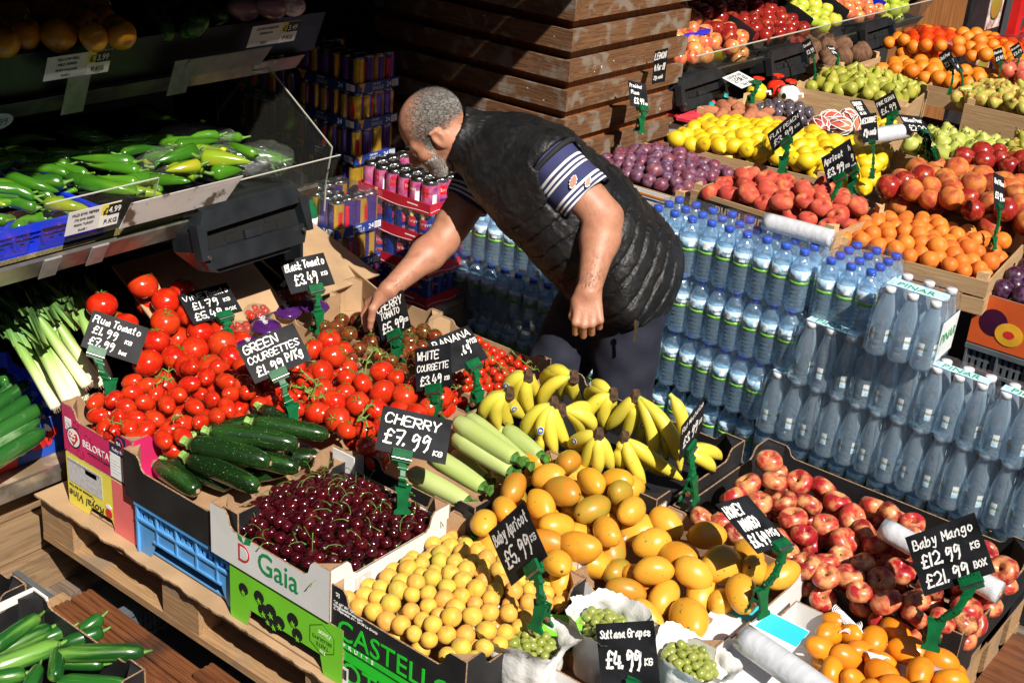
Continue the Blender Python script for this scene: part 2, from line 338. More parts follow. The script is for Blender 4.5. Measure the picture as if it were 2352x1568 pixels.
def sign(label, TL, TR, BL, lines, foot, fz, ratio=1.45, sgn=1, tdx=0, white=False, headpos=.5, dep=None, wd=.034, clip=True):
    """board corners in picture units, foot = where the clip stands, at height fz"""
    fp = P(foot[0], foot[1], fz); dp = dep or depth(fp)
    a = Vector((TR[0]-TL[0], TR[1]-TL[1]))*dp/FPX; b = Vector((BL[0]-TL[0], BL[1]-TL[1]))*dp/FPX
    A, B, k = a.length_squared, b.length_squared, -a.dot(b)
    q = A-ratio**2*B; s_ = (-q+math.sqrt(q*q+4*ratio**2*k*k))/2
    da = math.sqrt(max(s_, 1e-9)); db = k/da if da > 1e-3 else (math.sqrt(max(0, A/ratio**2-B)))
    if sgn*db > 0: da, db = -da, -db          # the board leans back: its foot comes nearer
    lim = .9*math.sqrt(A); da = max(-lim, min(lim, da)); db = max(-.9*math.sqrt(B), min(.9*math.sqrt(B), db))
    c0 = Q(TL[0], TL[1], dp-da/2-db/2)
    va = RT*a.x+DN*a.y+FW*da; vb = RT*b.x+DN*b.y+FW*db
    X = va.normalized(); Y = -(vb-X*vb.dot(X)).normalized(); Z = X.cross(Y)
    M = Matrix.Translation(c0+vb) @ Matrix((X, Y, Z)).transposed().to_4x4()
    W, Hh = va.length, abs(vb.dot(Y)); 
    root = thing('price_sign', label, 'sign', T(fp), SIGNG)
    Mi = T(fp).inverted() @ M
    mb = MB(); ns = 6
    for i in range(ns):
        f0, f1 = i/ns, (i+1)/ns; z = lambda f: .006*math.sin(PI*f)*0
        mb.box((W*f0, 0, -.0009), (W*f1, Hh, 0))
    obj('board', MB().box((0,0,-.0012),(W,Hh,0)), WHITE if white else CHALK, root, Mi)
    tm = MB()
    for i, (s, x, y, h, wf) in enumerate(lines): strokes(tm, s, x*W, y*Hh, h*Hh, wf*W, wd*Hh*min(1.15, max(.6, h*4.6)), seed=i)
    if tm.v: obj('lettering', tm, TEXTK if white else CHALKW, root, Mi)
    if clip:
        hw = min(.048, W*.45); sc = hw/.048; hx = W*headpos
        hd = MB().box((hx-hw/2, -.010*sc, .001), (hx+hw/2, .012*sc, .009*sc)).box((hx-hw/2, -.010*sc, -.009*sc), (hx+hw/2, .012*sc, -.0022)).box((hx-hw*.46, -.020*sc, -.007*sc), (hx+hw*.46, -.0105*sc, .007*sc))
        for k_ in range(5): hd.box((hx-hw*.36+k_*hw*.16, .006*sc, .0092*sc), (hx-hw*.36+k_*hw*.16+.004*sc, .010*sc, .0107*sc))
        obj('clip_jaw', hd, CLIPG, root, Mi)
        obj('hinge_pin', MB().tube([(hx-hw*.5,-.013*sc,.010*sc),(hx+hw*.5,-.013*sc,.010*sc)], .0035*sc, 8), STEEL, root, Mi)
        top = Mi @ Vector((hx, -.012*sc, 0)); bot = Vector((0, 0, .035*sc)); mid = (top+bot)/2 + Vector((.012*sc, -.012*sc, 0))
        jn = [top, top.lerp(mid, .5)+Vector((0,.004,0)), mid, mid.lerp(bot, .5), bot]
        for i in range(4):
            lk = MB(); wq = (.017 if i % 2 == 0 else .012)*sc
            lk.bar(jn[i], jn[i+1], .011*sc, wq, 0, X); lk.tube([jn[i+1]-X*wq*.62, jn[i+1]+X*wq*.62], .0078*sc, 10)
            obj('link', lk, CLIPG, root)
            obj('screw', MB().tube([jn[i+1]-X*wq*.7, jn[i+1]+X*wq*.7], .0028*sc, 8), STEEL, root)
        s = sc*1.0; cl = MB()
        Xh = Vector((X.x, X.y, 0)).normalized(); Mf = frame((0,0,0), Xh)
        for sg in (-1, 1):
            pr = [(-.020*s, -.028*s), (.020*s, -.028*s), (.020*s, -.020*s), (.012*s, -.012*s), (.014*s, .022*s), (.020*s, .040*s), (-.020*s, .040*s), (-.014*s, .022*s), (-.012*s, -.012*s), (-.020*s, -.020*s)]
            cl.prism(pr, -.003*s, .003*s, M=Mf @ T((0, sg*.013*s, .005*s)) @ RX(sg*R(12)))
        cl.box((-.014*s,-.012*s,.012*s),(.014*s,.012*s,.020*s), 0, Mf)
        obj('base_clamp', cl, CLIPG, root)
        obj('spring', MB().tube([Mf @ Vector((-.019*s,0,.006*s)), Mf @ Vector((.019*s,0,.006*s))], .006*s, 8), RUST, root)
    return root
# ------------------------------------------------------------------ cartons and crates
def notch(L, h, post, pl, sl=.03):
    if post <= 0: return [(-L/2,0),(L/2,0),(L/2,h),(-L/2,h)]
    return [(-L/2,0),(L/2,0),(L/2,h+post),(L/2-pl,h+post),(L/2-pl-sl*.35,h+post*.75),(L/2-pl-sl*.6,h+post*.2),(L/2-pl-sl,h),(-L/2+pl+sl,h),(-L/2+pl+sl*.6,h+post*.2),(-L/2+pl+sl*.35,h+post*.75),(-L/2+pl,h+post),(-L/2,h+post)]
def carton(label, cx, cy, z0, w, d, h, post=.03, outer=BLACK, inner=CARD, rot=0, t=.0045, group='produce cartons on the front display', pl=.045, posts=True, foot_cut=None, tilt=(0,0), cat='box', side=None, name='produce_box'):
    M = T((cx, cy, z0)) @ RZ(rot) @ RX(tilt[0]) @ RY(tilt[1])
    root = thing(name, label, cat, M, group); mats = [outer, inner, EDGE]
    for i, a in enumerate((0, PI/2, PI, -PI/2)):
        L = w if i % 2 == 0 else d-2*t-.0006; dd = d if i % 2 == 0 else w
        ol = notch(L, h, post, pl)
        if foot_cut and i % 2 == 0: ol = [(-L/2,0),(-L/2+foot_cut[0],0),(-L/2+foot_cut[0]+.012,foot_cut[1]),(L/2-foot_cut[0]-.012,foot_cut[1]),(L/2-foot_cut[0],0)]+ol[1:]
        me = [side if (side and i % 2) else outer, inner, EDGE]
        obj('wall_panel', MB().prism(ol, -dd/2, -dd/2+t, 0, 1, 2), me, root, RZ(a))
    obj('base_panel', MB().box((-w/2+t+.001, -d/2+t+.001, .003), (w/2-t-.001, d/2-t-.001, .007)), inner, root)
    if posts and post > 0:
        for sx in (-1, 1):
            for sy in (-1, 1):
                x, y = sx*(w/2-t-.0007), sy*(d/2-t-.0007); q = pl*.85
                tri = [(x, y), (x-sx*q, y), (x, y-sy*q)]
                if sx*sy < 0: tri = [tri[0], tri[2], tri[1]]
                vs = [(a, b, .008) for a, b in tri]+[(a, b, h+post-.004) for a, b in tri]
                obj('corner_post', MB().add(vs, [(0,2,1),(3,4,5),(0,1,4,3),(1,2,5,4),(2,0,3,5)]), inner, root)
    return root
def plastic_crate(label, cx, cy, z0, w, d, h, mt, rot=0, slots=12, group='plastic produce crates', foot=False, name='plastic_crate'):
    root = thing(name, label, 'crate', T((cx, cy, z0)) @ RZ(rot), group); t = .012
    for i, a in enumerate((0, PI/2, PI, -PI/2)):
        L = w if i % 2 == 0 else d-2*t-.001; dd = d if i % 2 == 0 else w; y0 = -dd/2; m = MB()
        m.box((-L/2, y0-.006, h-.016), (L/2, y0+t, h))                       # rim
        m.box((-L/2, y0-.004, h*.62), (L/2, y0+t-.004, h*.66))
        if foot:
            m.prism([(-L/2,0),(-L/2+.05,0),(-L/2+.075,h*.34),(L/2-.075,h*.34),(L/2-.05,0),(L/2,0),(L/2,h*.615),(-L/2,h*.615)], y0+.002, y0+.006)
            m.box((-L/2+.07, y0-.004, h*.345),(L/2-.07,y0+.0015,h*.38))
        else: m.box((-L/2, y0, 0), (L/2, y0+t, .02)); 
        n = 5
        for k in range(n+1):
            x = -L/2+.004+(L-.014)*k/n
            if foot and 0 < k < n: m.box((x, y0-.003, h*.665), (x+.006, y0+.004, h-.017)); m.box((x, y0-.003, h*.385), (x+.006, y0+.0015, h*.615))
            else: m.box((x, y0-.005, .021 if not foot else .0), (x+.006, y0+.0018, h*.615)); m.box((x, y0-.005, h*.665), (x+.006, y0+.004, h-.017))
        ns = slots; bands = [(h*.665, h-.017)] if foot else [(.021, h*.3), (h*.34, h*.615), (h*.665, h-.017)]
        for (za, zb) in bands:
            for k in range(ns*2+1):
                x = -L/2+L*(k+.5)/(ns*2+1)
                m.box((x-L/(ns*2+1)*.28, y0+.005, za), (x+L/(ns*2+1)*.28, y0+.009, zb))
            m.box((-L/2, y0+.0055, (za+zb)/2-.004), (L/2, y0+.0085, (za+zb)/2+.004))
        obj('side_panel', m, mt, root, RZ(a))
    obj('base_panel', MB().box((-w/2+t, -d/2+t, .006), (w/2-t, d/2-t, .012)), mt, root)
    return root
def wood_crate(label, cx, cy, z0, w, d, h, rot=0, slats=2, group='wooden crates on the far display', tilt=(0,0), post=.02, outer=None, lh=None):
    root = thing('wooden_crate', label, 'crate', T((cx, cy, z0)) @ RZ(rot) @ RX(tilt[0]) @ RY(tilt[1]), group); t = .006
    sh = h/slats
    for i, a in enumerate((0, PI/2, PI, -PI/2)):
        L = w if i % 2 == 0 else d-2*t-.001; dd = d if i % 2 == 0 else w
        for k in range(slats):
            obj('slat', MB().box((-L/2, -dd/2, k*sh+.004), (L/2, -dd/2+t, (k+1)*sh-.004)), outer if (outer and i == 0 and k == slats-1) else CRATEW, root, RZ(a))
    for sx in (-1, 1):
        for sy in (-1, 1):
            x, y = sx*(w/2-t-.0007), sy*(d/2-t-.0007); q = .035; tri = [(x, y), (x-sx*q, y), (x, y-sy*q)]
            if sx*sy < 0: tri = [tri[0], tri[2], tri[1]]
            vs = [(a, b, 0) for a, b in tri]+[(a, b, h+post) for a, b in tri]
            obj('corner_post', MB().add(vs, [(0,2,1),(3,4,5),(0,1,4,3),(1,2,5,4),(2,0,3,5)]), CRATEWY, root)
    obj('base_panel', MB().box((-w/2+t, -d/2+t, .005), (w/2-t, d/2-t, .009)), CARD, root)
    return root
# ------------------------------------------------------------------ produce
def ell(a, b, c, n=18, k=11, fn=None):
    return MB().lathe([(max(1e-6, math.sin(PI*i/k)), -math.cos(PI*i/k)) for i in range(k+1)], n, 0, (lambda v, an, t: fn(Vector((v.x*a, v.y*b, v.z*c)), an, t)) if fn else (lambda v, an, t: Vector((v.x*a, v.y*b, v.z*c))))
def lump(v, amp, sc, seed=0):
    n = mnoise.noise(v*sc+Vector((seed*7.3, seed, 3))); return v*(1+amp*n)
def calyx(r, arms=5, z=0, up=.006, mt=STEM, stalk=.012, curl=.6):
    mb = MB()
    for i in range(arms):
        a = 2*PI*i/arms+rnd(-.2,.2); c, s = math.cos(a), math.sin(a); L = r*rnd(.8,1.2)
        pts = [(c*L*t, s*L*t, z+up*math.sin(t*PI*.9)*1.5) for t in (0,.35,.7,1)]
        mb.tube(pts, [.0022,.0028,.0018,.0004], 4, flat=.4)
    mb.tube([(0,0,z-.001),(.001,.001,z+stalk*.6),(.004,.002,z+stalk)], [.0018,.0016,.002], 5)
    return mb
def proto(name, mb, mt, parts=()):
    return (name, mb.mesh(name, mt), [(n, (m.mesh(n, t) if isinstance(m, MB) else m)) for n, m, t in parts])
def place(pr, M, label, cat, group):
    o = link(pr[0], pr[1], None, M); tag(o, label, cat, group)
    for n, me in pr[2]: link(n, me, o)
    return o
MT = {}
MT['tomato'] = fruit('tomato_skin', [(.50,.010,.004),(.60,.018,.006),(.56,.026,.006),(.58,.035,.008),(.46,.008,.004)], (.60,.06,.010), 11, .60, .14, .18, .5, coat=.35, speck=((.55,.20,.05), 60, .70))
MT['btom'] = fruit('black_tomato_skin', [(.07,.014,.007),(.14,.022,.008),(.09,.034,.012)], (.36,.04,.010), 16, .60, .12, .16, coat=.4, streak=((.10,.13,.02), 22))
MT['cherry'] = fruit('cherry_skin', [(.022,.001,.003),(.040,.0015,.004),(.075,.003,.005)], (.11,.004,.006), 30, .66, .12, .09, .6, coat=.6)
MT['babyap'] = fruit('pale_apricot_skin', [(.74,.46,.05),(.78,.50,.07),(.58,.50,.06),(.80,.38,.07),(.74,.50,.06)], (.78,.26,.07), 10, .62, .12, .5, .3, speck=((.12,.05,.02), 55, .71), fuzz=.05)
MT['apricot'] = fruit('apricot_skin', [(.78,.22,.02),(.72,.17,.02),(.80,.27,.03)], (.66,.085,.02), 9, .64, .12, .5, .3, fuzz=.05)
MT['mango'] = fruit('mango_skin', [(.76,.34,.022),(.80,.42,.045),(.74,.27,.018)], (.66,.42,.05), 10, .64, .12, .34, .4, speck=[((.16,.17,.03), 38, .66), ((.02,.014,.01), 60, .72)], coat=.1)
MT['mangog'] = fruit('green_blushed_mango_skin', [(.60,.22,.02),(.50,.28,.03)], (.30,.30,.04), 9, .60, .12, .36, .4, speck=((.03,.03,.012), 50, .7), coat=.1)
MT['babymango'] = fruit('baby_mango_skin', [(.76,.30,.012),(.78,.24,.012),(.80,.36,.02)], (.74,.16,.02), 8, .62, .12, .32, .4, speck=((.03,.02,.01), 52, .73), coat=.12)
MT['flatnect'] = fruit('flat_nectarine_skin', [(.36,.012,.020),(.44,.022,.028),(.50,.04,.035),(.20,.008,.014)], (.80,.38,.15), 9, .545, .10, .32, .5, coat=.04, speck=((.20,.10,.06), 90, .68))
MT['flatpeach'] = fruit('flat_peach_skin', [(.50,.055,.035),(.58,.085,.05),(.42,.04,.03)], (.74,.30,.10), 10, .64, .14, .6, .25, fuzz=.06)
MT['peach'] = fruit('peach_skin', [(.38,.035,.02),(.52,.10,.03),(.22,.018,.014)], (.74,.27,.05), 9, .54, .14, .55, .25, fuzz=.06)
MT['nectarine'] = fruit('nectarine_skin', [(.24,.012,.014),(.34,.02,.016),(.30,.02,.015)], (.62,.17,.04), 13, .63, .12, .22, .5, coat=.35)
MT['plum'] = fruit('plum_skin', [(.13,.025,.05),(.20,.03,.05),(.10,.03,.07),(.24,.05,.05)], (.24,.17,.27), 15, .58, .14, .38, .4, speck=((.3,.2,.2), 120, .7))
MT['dplum'] = fruit('dark_plum_skin', [(.035,.008,.03),(.06,.01,.03)], (.16,.10,.18), 15, .6, .12, .3, .4)
MT['lemon'] = fruit('lemon_skin', [(.82,.56,.012),(.85,.62,.02),(.78,.50,.012)], None, rough=.34, bump=.35, bscale=190, coat=.15)
MT['pear'] = fruit('pear_skin', [(.36,.40,.045),(.44,.44,.06),(.30,.33,.04)], (.42,.34,.08), 12, .6, .12, .4, .4, speck=((.20,.13,.04), 60, .68))
MT['rpear'] = fruit('blushed_pear_skin', [(.44,.44,.08),(.50,.46,.09),(.40,.42,.07)], (.52,.15,.06), 11, .58, .1, .42, .4)
MT['opear'] = fruit('golden_pear_skin', [(.46,.40,.06),(.38,.30,.05),(.42,.42,.06)], (.34,.17,.05), 11, .6, .12, .45, .35, speck=((.12,.06,.02), 60, .66))
MT['guava'] = fruit('guava_skin', [(.40,.46,.08),(.46,.50,.10)], (.5,.46,.14), 12, .6, .12, .4, .4)
MT['orange'] = fruit('orange_skin', [(.80,.23,.012),(.84,.27,.02),(.78,.18,.01)], None, rough=.36, bump=.4, bscale=210)
MT['redap'] = fruit('red_apple_skin', [(.26,.012,.014),(.34,.02,.015),(.20,.01,.012)], (.55,.22,.05), 13, .66, .12, .2, .5, coat=.4, axis=(1,1,.25))
MT['pinkap'] = fruit('pink_apple_skin', [(.62,.08,.05),(.68,.14,.07),(.6,.06,.06)], (.78,.50,.12), 10, .55, .14, .24, .5, coat=.3, axis=(1,1,.3))
MT['greenap'] = fruit('green_apple_skin', [(.46,.58,.05),(.52,.60,.06)], (.60,.60,.1), 10, .6, .1, .24, .5, coat=.3)
MT['yellowap'] = fruit('yellow_apple_skin', [(.72,.68,.07),(.68,.64,.08)], (.74,.5,.1), 10, .66, .1, .24, .5, coat=.3)
MT['pom'] = fruit('pomegranate_skin', [(.62,.12,.07),(.55,.08,.06)], (.66,.36,.16), 12, .6, .1, .35, .4)
MT['coconut'] = fruit('coconut_husk', [(.20,.105,.06),(.25,.14,.08)], (.12,.06,.035), 25, .5, .1, .9, .2, bump=1, bscale=70, axis=(1,1,.15))
MT['sweetp'] = fruit('sweet_potato_skin', [(.42,.15,.08),(.48,.19,.10)], (.28,.10,.05), 20, .6, .1, .8, .2, bump=.5, bscale=70)
MT['passion'] = fruit('passion_fruit_skin', [(.07,.05,.065),(.10,.08,.10)], (.3,.28,.32), 25, .62, .08, .2, .5, coat=.5)
MT['courg'] = fruit('courgette_skin', [(.006,.020,.005),(.010,.034,.007),(.007,.026,.006)], (.024,.085,.012), 30, .6, .1, .2, .5, speck=((.20,.30,.10), 260, .66), coat=.35, axis=(.12,1,1), unit=False)
MT['wcourg'] = fruit('pale_courgette_skin', [(.46,.58,.17),(.52,.62,.21),(.44,.57,.14)], (.56,.64,.27), 26, .56, .1, .34, .5, speck=((.40,.30,.10), 70, .74), coat=.15, axis=(.15,1,1), bump=.15, bscale=40, unit=False)
MT['cucum'] = fruit('cucumber_skin', [(.008,.060,.010),(.014,.10,.014),(.020,.13,.018)], (.15,.34,.05), 24, .56, .07, .26, .5, coat=.25, axis=(.08,1,1), bump=.5, bscale=55, unit=False)
MT['cucumw'] = fruit('wrapped_cucumber_skin', [(.02,.12,.02),(.035,.16,.03)], (.22,.36,.18), 20, .60, .05, .12, .7, coat=.9, axis=(.2,1,1), bump=.7, bscale=45, unit=False)
MT['pepper'] = fruit('green_pepper_skin', [(.05,.20,.012),(.03,.14,.010),(.075,.25,.012),(.02,.10,.008)], (.14,.32,.02), 14, .62, .12, .20, .5, coat=.45, axis=(.3,1,1), bump=.35, bscale=28, unit=False)
MT['pepperl'] = fruit('light_green_pepper_skin', [(.20,.36,.02),(.26,.38,.02)], (.50,.34,.015), 10, .58, .1, .16, .5, coat=.6, axis=(.3,1,1), unit=False)
MT['bell'] = fruit('yellow_pepper_skin', [(.80,.33,.01),(.82,.38,.015)], None, rough=.2, coat=.4)
MT['aub'] = fruit('aubergine_skin', [(.015,.006,.012),(.025,.006,.018)], None, rough=.14, coat=.6, unit=False)
MT['saub'] = fruit('striped_aubergine_skin', [(.25,.04,.13)], (.5,.3,.42), 20, .58, .06, .2, coat=.4, axis=(.2,1,1), unit=False)
MT['banana'] = fruit('banana_skin', [(.76,.62,.055),(.80,.66,.08),(.70,.60,.055)], (.62,.58,.06), 9, .6, .12, .42, .4, speck=((.16,.08,.02), 60, .70), unit=False)
MT['grape'] = mat('grape_skin', (.46,.52,.13), .18, .12, 40, col2=(.56,.55,.20), coat=.4)
CALYX = mat('calyx_green', (.06,.20,.02), .5, .3, 90)
VINE = mat('vine_green', (.16,.27,.05), .6, .25, 60)
def f_tom(v, a, t):
    r = math.hypot(v.x, v.y); k = 1+.025*math.cos(5*a)*min(1, t*1.6); v = Vector((v.x*k, v.y*k, v.z))
    if t > .75: v.z -= .010*((t-.75)/.25)**2
    return v
def tom(r, fl=.84): return ell(r, r, r*fl, 22, 13, f_tom)
PR = {}
PR['tomato'] = [proto('tomato', tom(1), MT['tomato'], [('calyx', None, None)][:0]), proto('tomato', ell(1, .98, .9, 22, 13, f_tom), MT['tomato'])]
def withcal(name, mb, mt, cz, r=.45, arms=5, st=.25, cm=CALYX):
    c = MB()
    for i in range(arms):
        a = 2*PI*i/arms+rnd(-.2,.2); cc, s = math.cos(a), math.sin(a); L = r*rnd(.8,1.25)
        c.tube([(cc*L*t, s*L*t, cz+.16*math.sin(t*PI*.8)) for t in (0,.35,.7,1)], [.05,.07,.045,.008], 4, flat=.35)
    c.tube([(0,0,cz-.05),(.03,.03,cz+st*.6),(.09,.05,cz+st)], [.05,.045,.055], 5)
    return proto(name, mb, mt, [('calyx', c, cm)])
PR['tomatoc'] = [withcal('tomato', tom(1), MT['tomato'], .72, .5)]
PR['plumtom'] = []
for sd in range(3):
    sc_ = MB().lathe([(.13,1.10+.06*sd),(.10,1.135+.06*sd),(1e-6,1.14+.06*sd)], 8)
    PR['plumtom'].append(proto('plum_tomato', ell(.88, .86, 1.15+.06*sd, 18, 12, lambda v, a, t, sd=sd: lump(v, .07, 1.1, sd)), MT['tomato'], [('stem_scar', sc_, CARDL)]))
PR['btom'] = [proto('black_tomato', tom(1, .9), MT['btom']), withcal('black_tomato', tom(1, .9), MT['btom'], .8, .5)]
PR['cherrytom'] = [withcal('cherry_tomato', ell(1,1,.96,14,9), MT['tomato'], .9, .55, 5, .3), proto('cherry_tomato', ell(1,1,.96,14,9), MT['tomato'])]
def cherry_fn(v, a, t):
    if t > .7: v.z -= .22*((t-.7)/.3)**2
    return v
def cstem(k):
    rg = random.Random(k); a = rg.uniform(0,6.28); L = rg.uniform(1.1,1.7); c, s = math.cos(a), math.sin(a)
    return MB().tube([(0,0,.68),(c*.25,s*.25,1.05),(c*.9,s*.9,.7+L*.45),(c*1.7,s*1.7,.7+L*.55),(c*2.4,s*2.4,.7+L*.35)], [.05,.045,.045,.05,.12], 5)
PR['cherry'] = [proto('cherry', ell(1,.95,.95,16,10,cherry_fn), MT['cherry'], [('stem', cstem(k), STEM)]) for k in range(4)]+[proto('cherry', ell(1,.95,.95,16,10,cherry_fn), MT['cherry'])]*5
def crease(v, a, t, amt=.09, w=.22, dim=.12):
    d = abs(((a+PI)%(2*PI))-PI); k = 1-amt*math.exp(-(d/w)**2)*math.sin(PI*t)
    v = Vector((v.x*k, v.y*k, v.z))
    if t > .8: v.z -= dim*((t-.8)/.2)**2
    return v
PR['babyap'] = [proto('baby_apricot', ell(.98,1,.96,16,11,lambda v,a,t,s=s: lump(crease(v,a,t,.06,.2), .05, 1, s)), MT['babyap']) for s in range(3)]
PR['apricot'] = [proto('apricot', ell(.95,1,.98,16,11,lambda v,a,t,s=s: lump(crease(v,a,t,.07,.18), .04, 1, s)), MT['apricot']) for s in range(2)]
PR['peach'] = [proto('peach', ell(1,1,.95,18,12,lambda v,a,t,s=s: lump(crease(v,a,t,.08,.16,.2), .04, 1, s)), MT['peach']) for s in range(2)]
PR['nectarine'] = [proto('nectarine', ell(1,1,.95,18,12,lambda v,a,t,s=s: lump(crease(v,a,t,.05,.16,.18), .03, 1, s)), MT['nectarine']) for s in range(2)]
def flatp(mt, nm, s):
    pf = [(1e-6,-.34),(.16,-.38),(.4,-.52),(.68,-.55),(.9,-.36),(1,-.02),(.93,.32),(.74,.54),(.5,.60),(.3,.50),(.16,.30),(.07,.20),(1e-6,.18)]
    eye = MB().lathe([(1e-6,.185),(.06,.19),(.09,.26),(.05,.28),(1e-6,.24)], 8)
    return proto(nm, MB().lathe(pf, 20, 0, lambda v,a,t: lump(crease(v,a,t,.08,.2,0), .12, .9, s)), MT[mt], [('stem_end', eye, STEMD)])
PR['flatnect'] = [flatp('flatnect', 'flat_nectarine', s) for s in range(3)]
PR['flatpeach'] = [flatp('flatpeach', 'flat_peach', s) for s in range(3)]
PR['plum'] = [proto('plum', ell(.95,1,1.06,14,10,lambda v,a,t: crease(v,a,t,.05,.14,.1)), MT['plum'])]
PR['dplum'] = [proto('dark_plum', ell(1,1,.98,14,10,lambda v,a,t: crease(v,a,t,.05,.14,.1)), MT['dplum'])]
def lem(v, a, t):
    e = max(0, (abs(t-.5)-.36)/.14); 
    return Vector((v.x, v.y, v.z*(1+.16*e)))*(1)
PR['lemon'] = [proto('lemon', MB().lathe([(1e-6,-1.36),(.13,-1.32),(.2,-1.2),(.42,-1.04),(.7,-.8),(.92,-.42),(1,0),(.93,.42),(.72,.8),(.42,1.04),(.22,1.17),(.17,1.27),(.1,1.3),(1e-6,1.28)], 16, 0, lambda v,a,t: lump(v,.05,1.3)), MT['lemon'])]
PEARP = [(1e-6,-.9),(.2,-.95),(.55,-.86),(.86,-.58),(1,-.15),(.95,.25),(.72,.65),(.5,1.0),(.42,1.3),(.33,1.55),(.15,1.68),(1e-6,1.66)]
def pearp(nm, mt, k=1.0, s=0):
    return proto(nm, MB().lathe([(r, z*k) for r, z in PEARP], 16, 0, lambda v,a,t: lump(v+Vector((.12*math.sin(t*3),0,0)),.07,.9,s)), MT[mt], [('stem', MB().tube([(0,0,1.6*k),(.03,0,1.85*k),(.12,.02,2.1*k)], [.06,.05,.07], 5), STEMD)])
PR['pear'] = [pearp('pear','pear',1,s) for s in range(2)]; PR['rpear'] = [pearp('pear','rpear',.8,3), pearp('pear','rpear',.95,1)]; PR['opear'] = [pearp('pear','opear',.8,3), pearp('pear','opear',.7,1)]
PR['guava'] = [pearp('guava','guava',.62,5)]
def tufts(n=5): 
    m = MB()
    for i in range(n):
        a = 2*PI*i/n; m.tube([(.14*math.cos(a),.14*math.sin(a),.93),(.2*math.cos(a),.2*math.sin(a),1.12),(.24*math.cos(a),.24*math.sin(a),1.22)],[.09,.07,.01],4,flat=.5)
    return m
PR['orange'] = [proto('orange', ell(1,1,.95,16,10), MT['orange'], [('navel', MB().lathe([(.09,.92),(.06,.955),(1e-6,.96)],6), STEM)])]
PR['pom'] = [proto('pomegranate', ell(1,1,.95,16,10,lambda v,a,t: lump(v,.06,1)), MT['pom'], [('crown', tufts(), MT['pom'])])]
APL = [(1e-6,-.72),(.14,-.80),(.4,-.86),(.72,-.7),(.93,-.3),(1,.12),(.92,.52),(.7,.78),(.42,.86),(.2,.74),(.08,.6),(1e-6,.56)]
for k in ('redap','pinkap','greenap','yellowap'): PR[k] = [proto('apple', MB().lathe(APL,16,0,lambda v,a,t: lump(v,.05,1)), MT[k], [('stem', MB().tube([(0,0,.55),(.05,0,.8),(.1,0,.98)],.04,4), STEMD)])]
PR['coconut'] = [proto('coconut', ell(1,.95,1.1,14,10,lambda v,a,t: lump(v,.12,1.8)), MT['coconut'])]
PR['sweetp'] = [proto('sweet_potato', ell(.8,.75,1.5,14,10,lambda v,a,t: lump(v,.25,1.3)), MT['sweetp'])]
PR['passion'] = [proto('passion_fruit', ell(1,1,1,12,8,lambda v,a,t: lump(v,.08,2)), MT['passion'])]
MNG = lambda s: ell(.84,.97,1.34,20,13,lambda v,a,t: lump(Vector((v.x+.10*math.sin(PI*t), v.y+.16*math.cos(PI*t)*.6, v.z)), .09, .8, s))
PR['mango'] = [proto('mango', MNG(s), MT['mango' if s < 3 else 'mangog'], [('stem_end', MB().lathe([(.10,1.325),(.07,1.365),(1e-6,1.36)],8,0,lambda v,a,t: v+Vector((0,-.09,0))), STEMD)]) for s in range(4)]
PR['babymango'] = [proto('baby_mango', MNG(s), MT['babymango'], [('stem_end', MB().lathe([(.09,1.2),(.07,1.25),(1e-6,1.24)],8,0,lambda v,a,t: v+Vector((0,-.09,0))), STEMD)]) for s in range(3)]
def bellm(v, a, t): k = 1+.10*math.cos(4*a)*(.4+.6*t); v = Vector((v.x*k, v.y*k, v.z)); v.z -= (.28*((t-.75)/.25)**2 if t > .75 else 0); return v
PR['bell'] = [proto('bell_pepper', ell(1,1,1.05,24,14,bellm), MT['bell'], [('stem', MB().tube([(0,0,.7),(.03,0,1.0),(.12,0,1.2)],[.14,.09,.1],6), STEM)])]
def rows_label(items, what, boxn):
    """items: list of (x, y, M, proto); gives 'nth from the left in the mth row'"""
    pass
ORD = ['first','second','third','fourth','fifth','sixth','seventh','eighth','ninth','tenth','eleventh','twelfth']+[f'{i}th' for i in range(13, 60)]
def heap(entries, rowh, noun, where, cat, group, look=None):
    """entries: (proto, matrix). One thing each, labelled by its row and place."""
    es = sorted(entries, key=lambda e: -e[1].translation.dot(DNH))
    rows = []; cur = []; y0 = None
    for e in es:
        y = -e[1].translation.dot(DNH)
        if y0 is None or y-y0 > rowh: cur = []; rows.append(cur); y0 = y
        cur.append(e)
    for i, rw in enumerate(rows):
        rw.sort(key=lambda e: e[1].translation.dot(RT))
        for j, (pr, M) in enumerate(rw):
            lk = look(pr, M) if look else ''
            place(pr, M, f"{lk+' ' if lk else ''}{noun}, {ORD[j]} from left, {ORD[i]} row {where}", cat, group)
DNH = Vector((DN.x, DN.y, 0)).normalized()     # towards the camera, level
def relax(pos, rad, fix, bounds, zfloor, it=40):
    p = np.array(pos, float); r = np.array(rad); w_ = np.where(np.array(fix), .12, 1.0); tgt = p.copy(); n = len(p)
    for k in range(it):
        d = p[:,None]-p[None]; L = np.sqrt((d**2).sum(2))+np.eye(n)*9+1e-9; m = (r[:,None]+r[None])*.97-L; m[m < 0] = 0
        c = (d/L[...,None])*m[...,None]*.5; ww = w_[:,None]/(w_[:,None]+w_[None])*1.6
        p += (c*ww[...,None]).sum(1)*.7
        p += (tgt-p)*np.where(np.array(fix), .25, .03)[:,None]
        if bounds is not None:
            x0, x1, y0, y1 = bounds; p[:,0] = np.clip(p[:,0], x0+r, x1-r); p[:,1] = np.clip(p[:,1], y0+r, y1-r)
    return p
def pick(kinds):
    if isinstance(kinds, str): return random.choice(PR[kinds])
    return random.choice(PR[random.choice(kinds)])
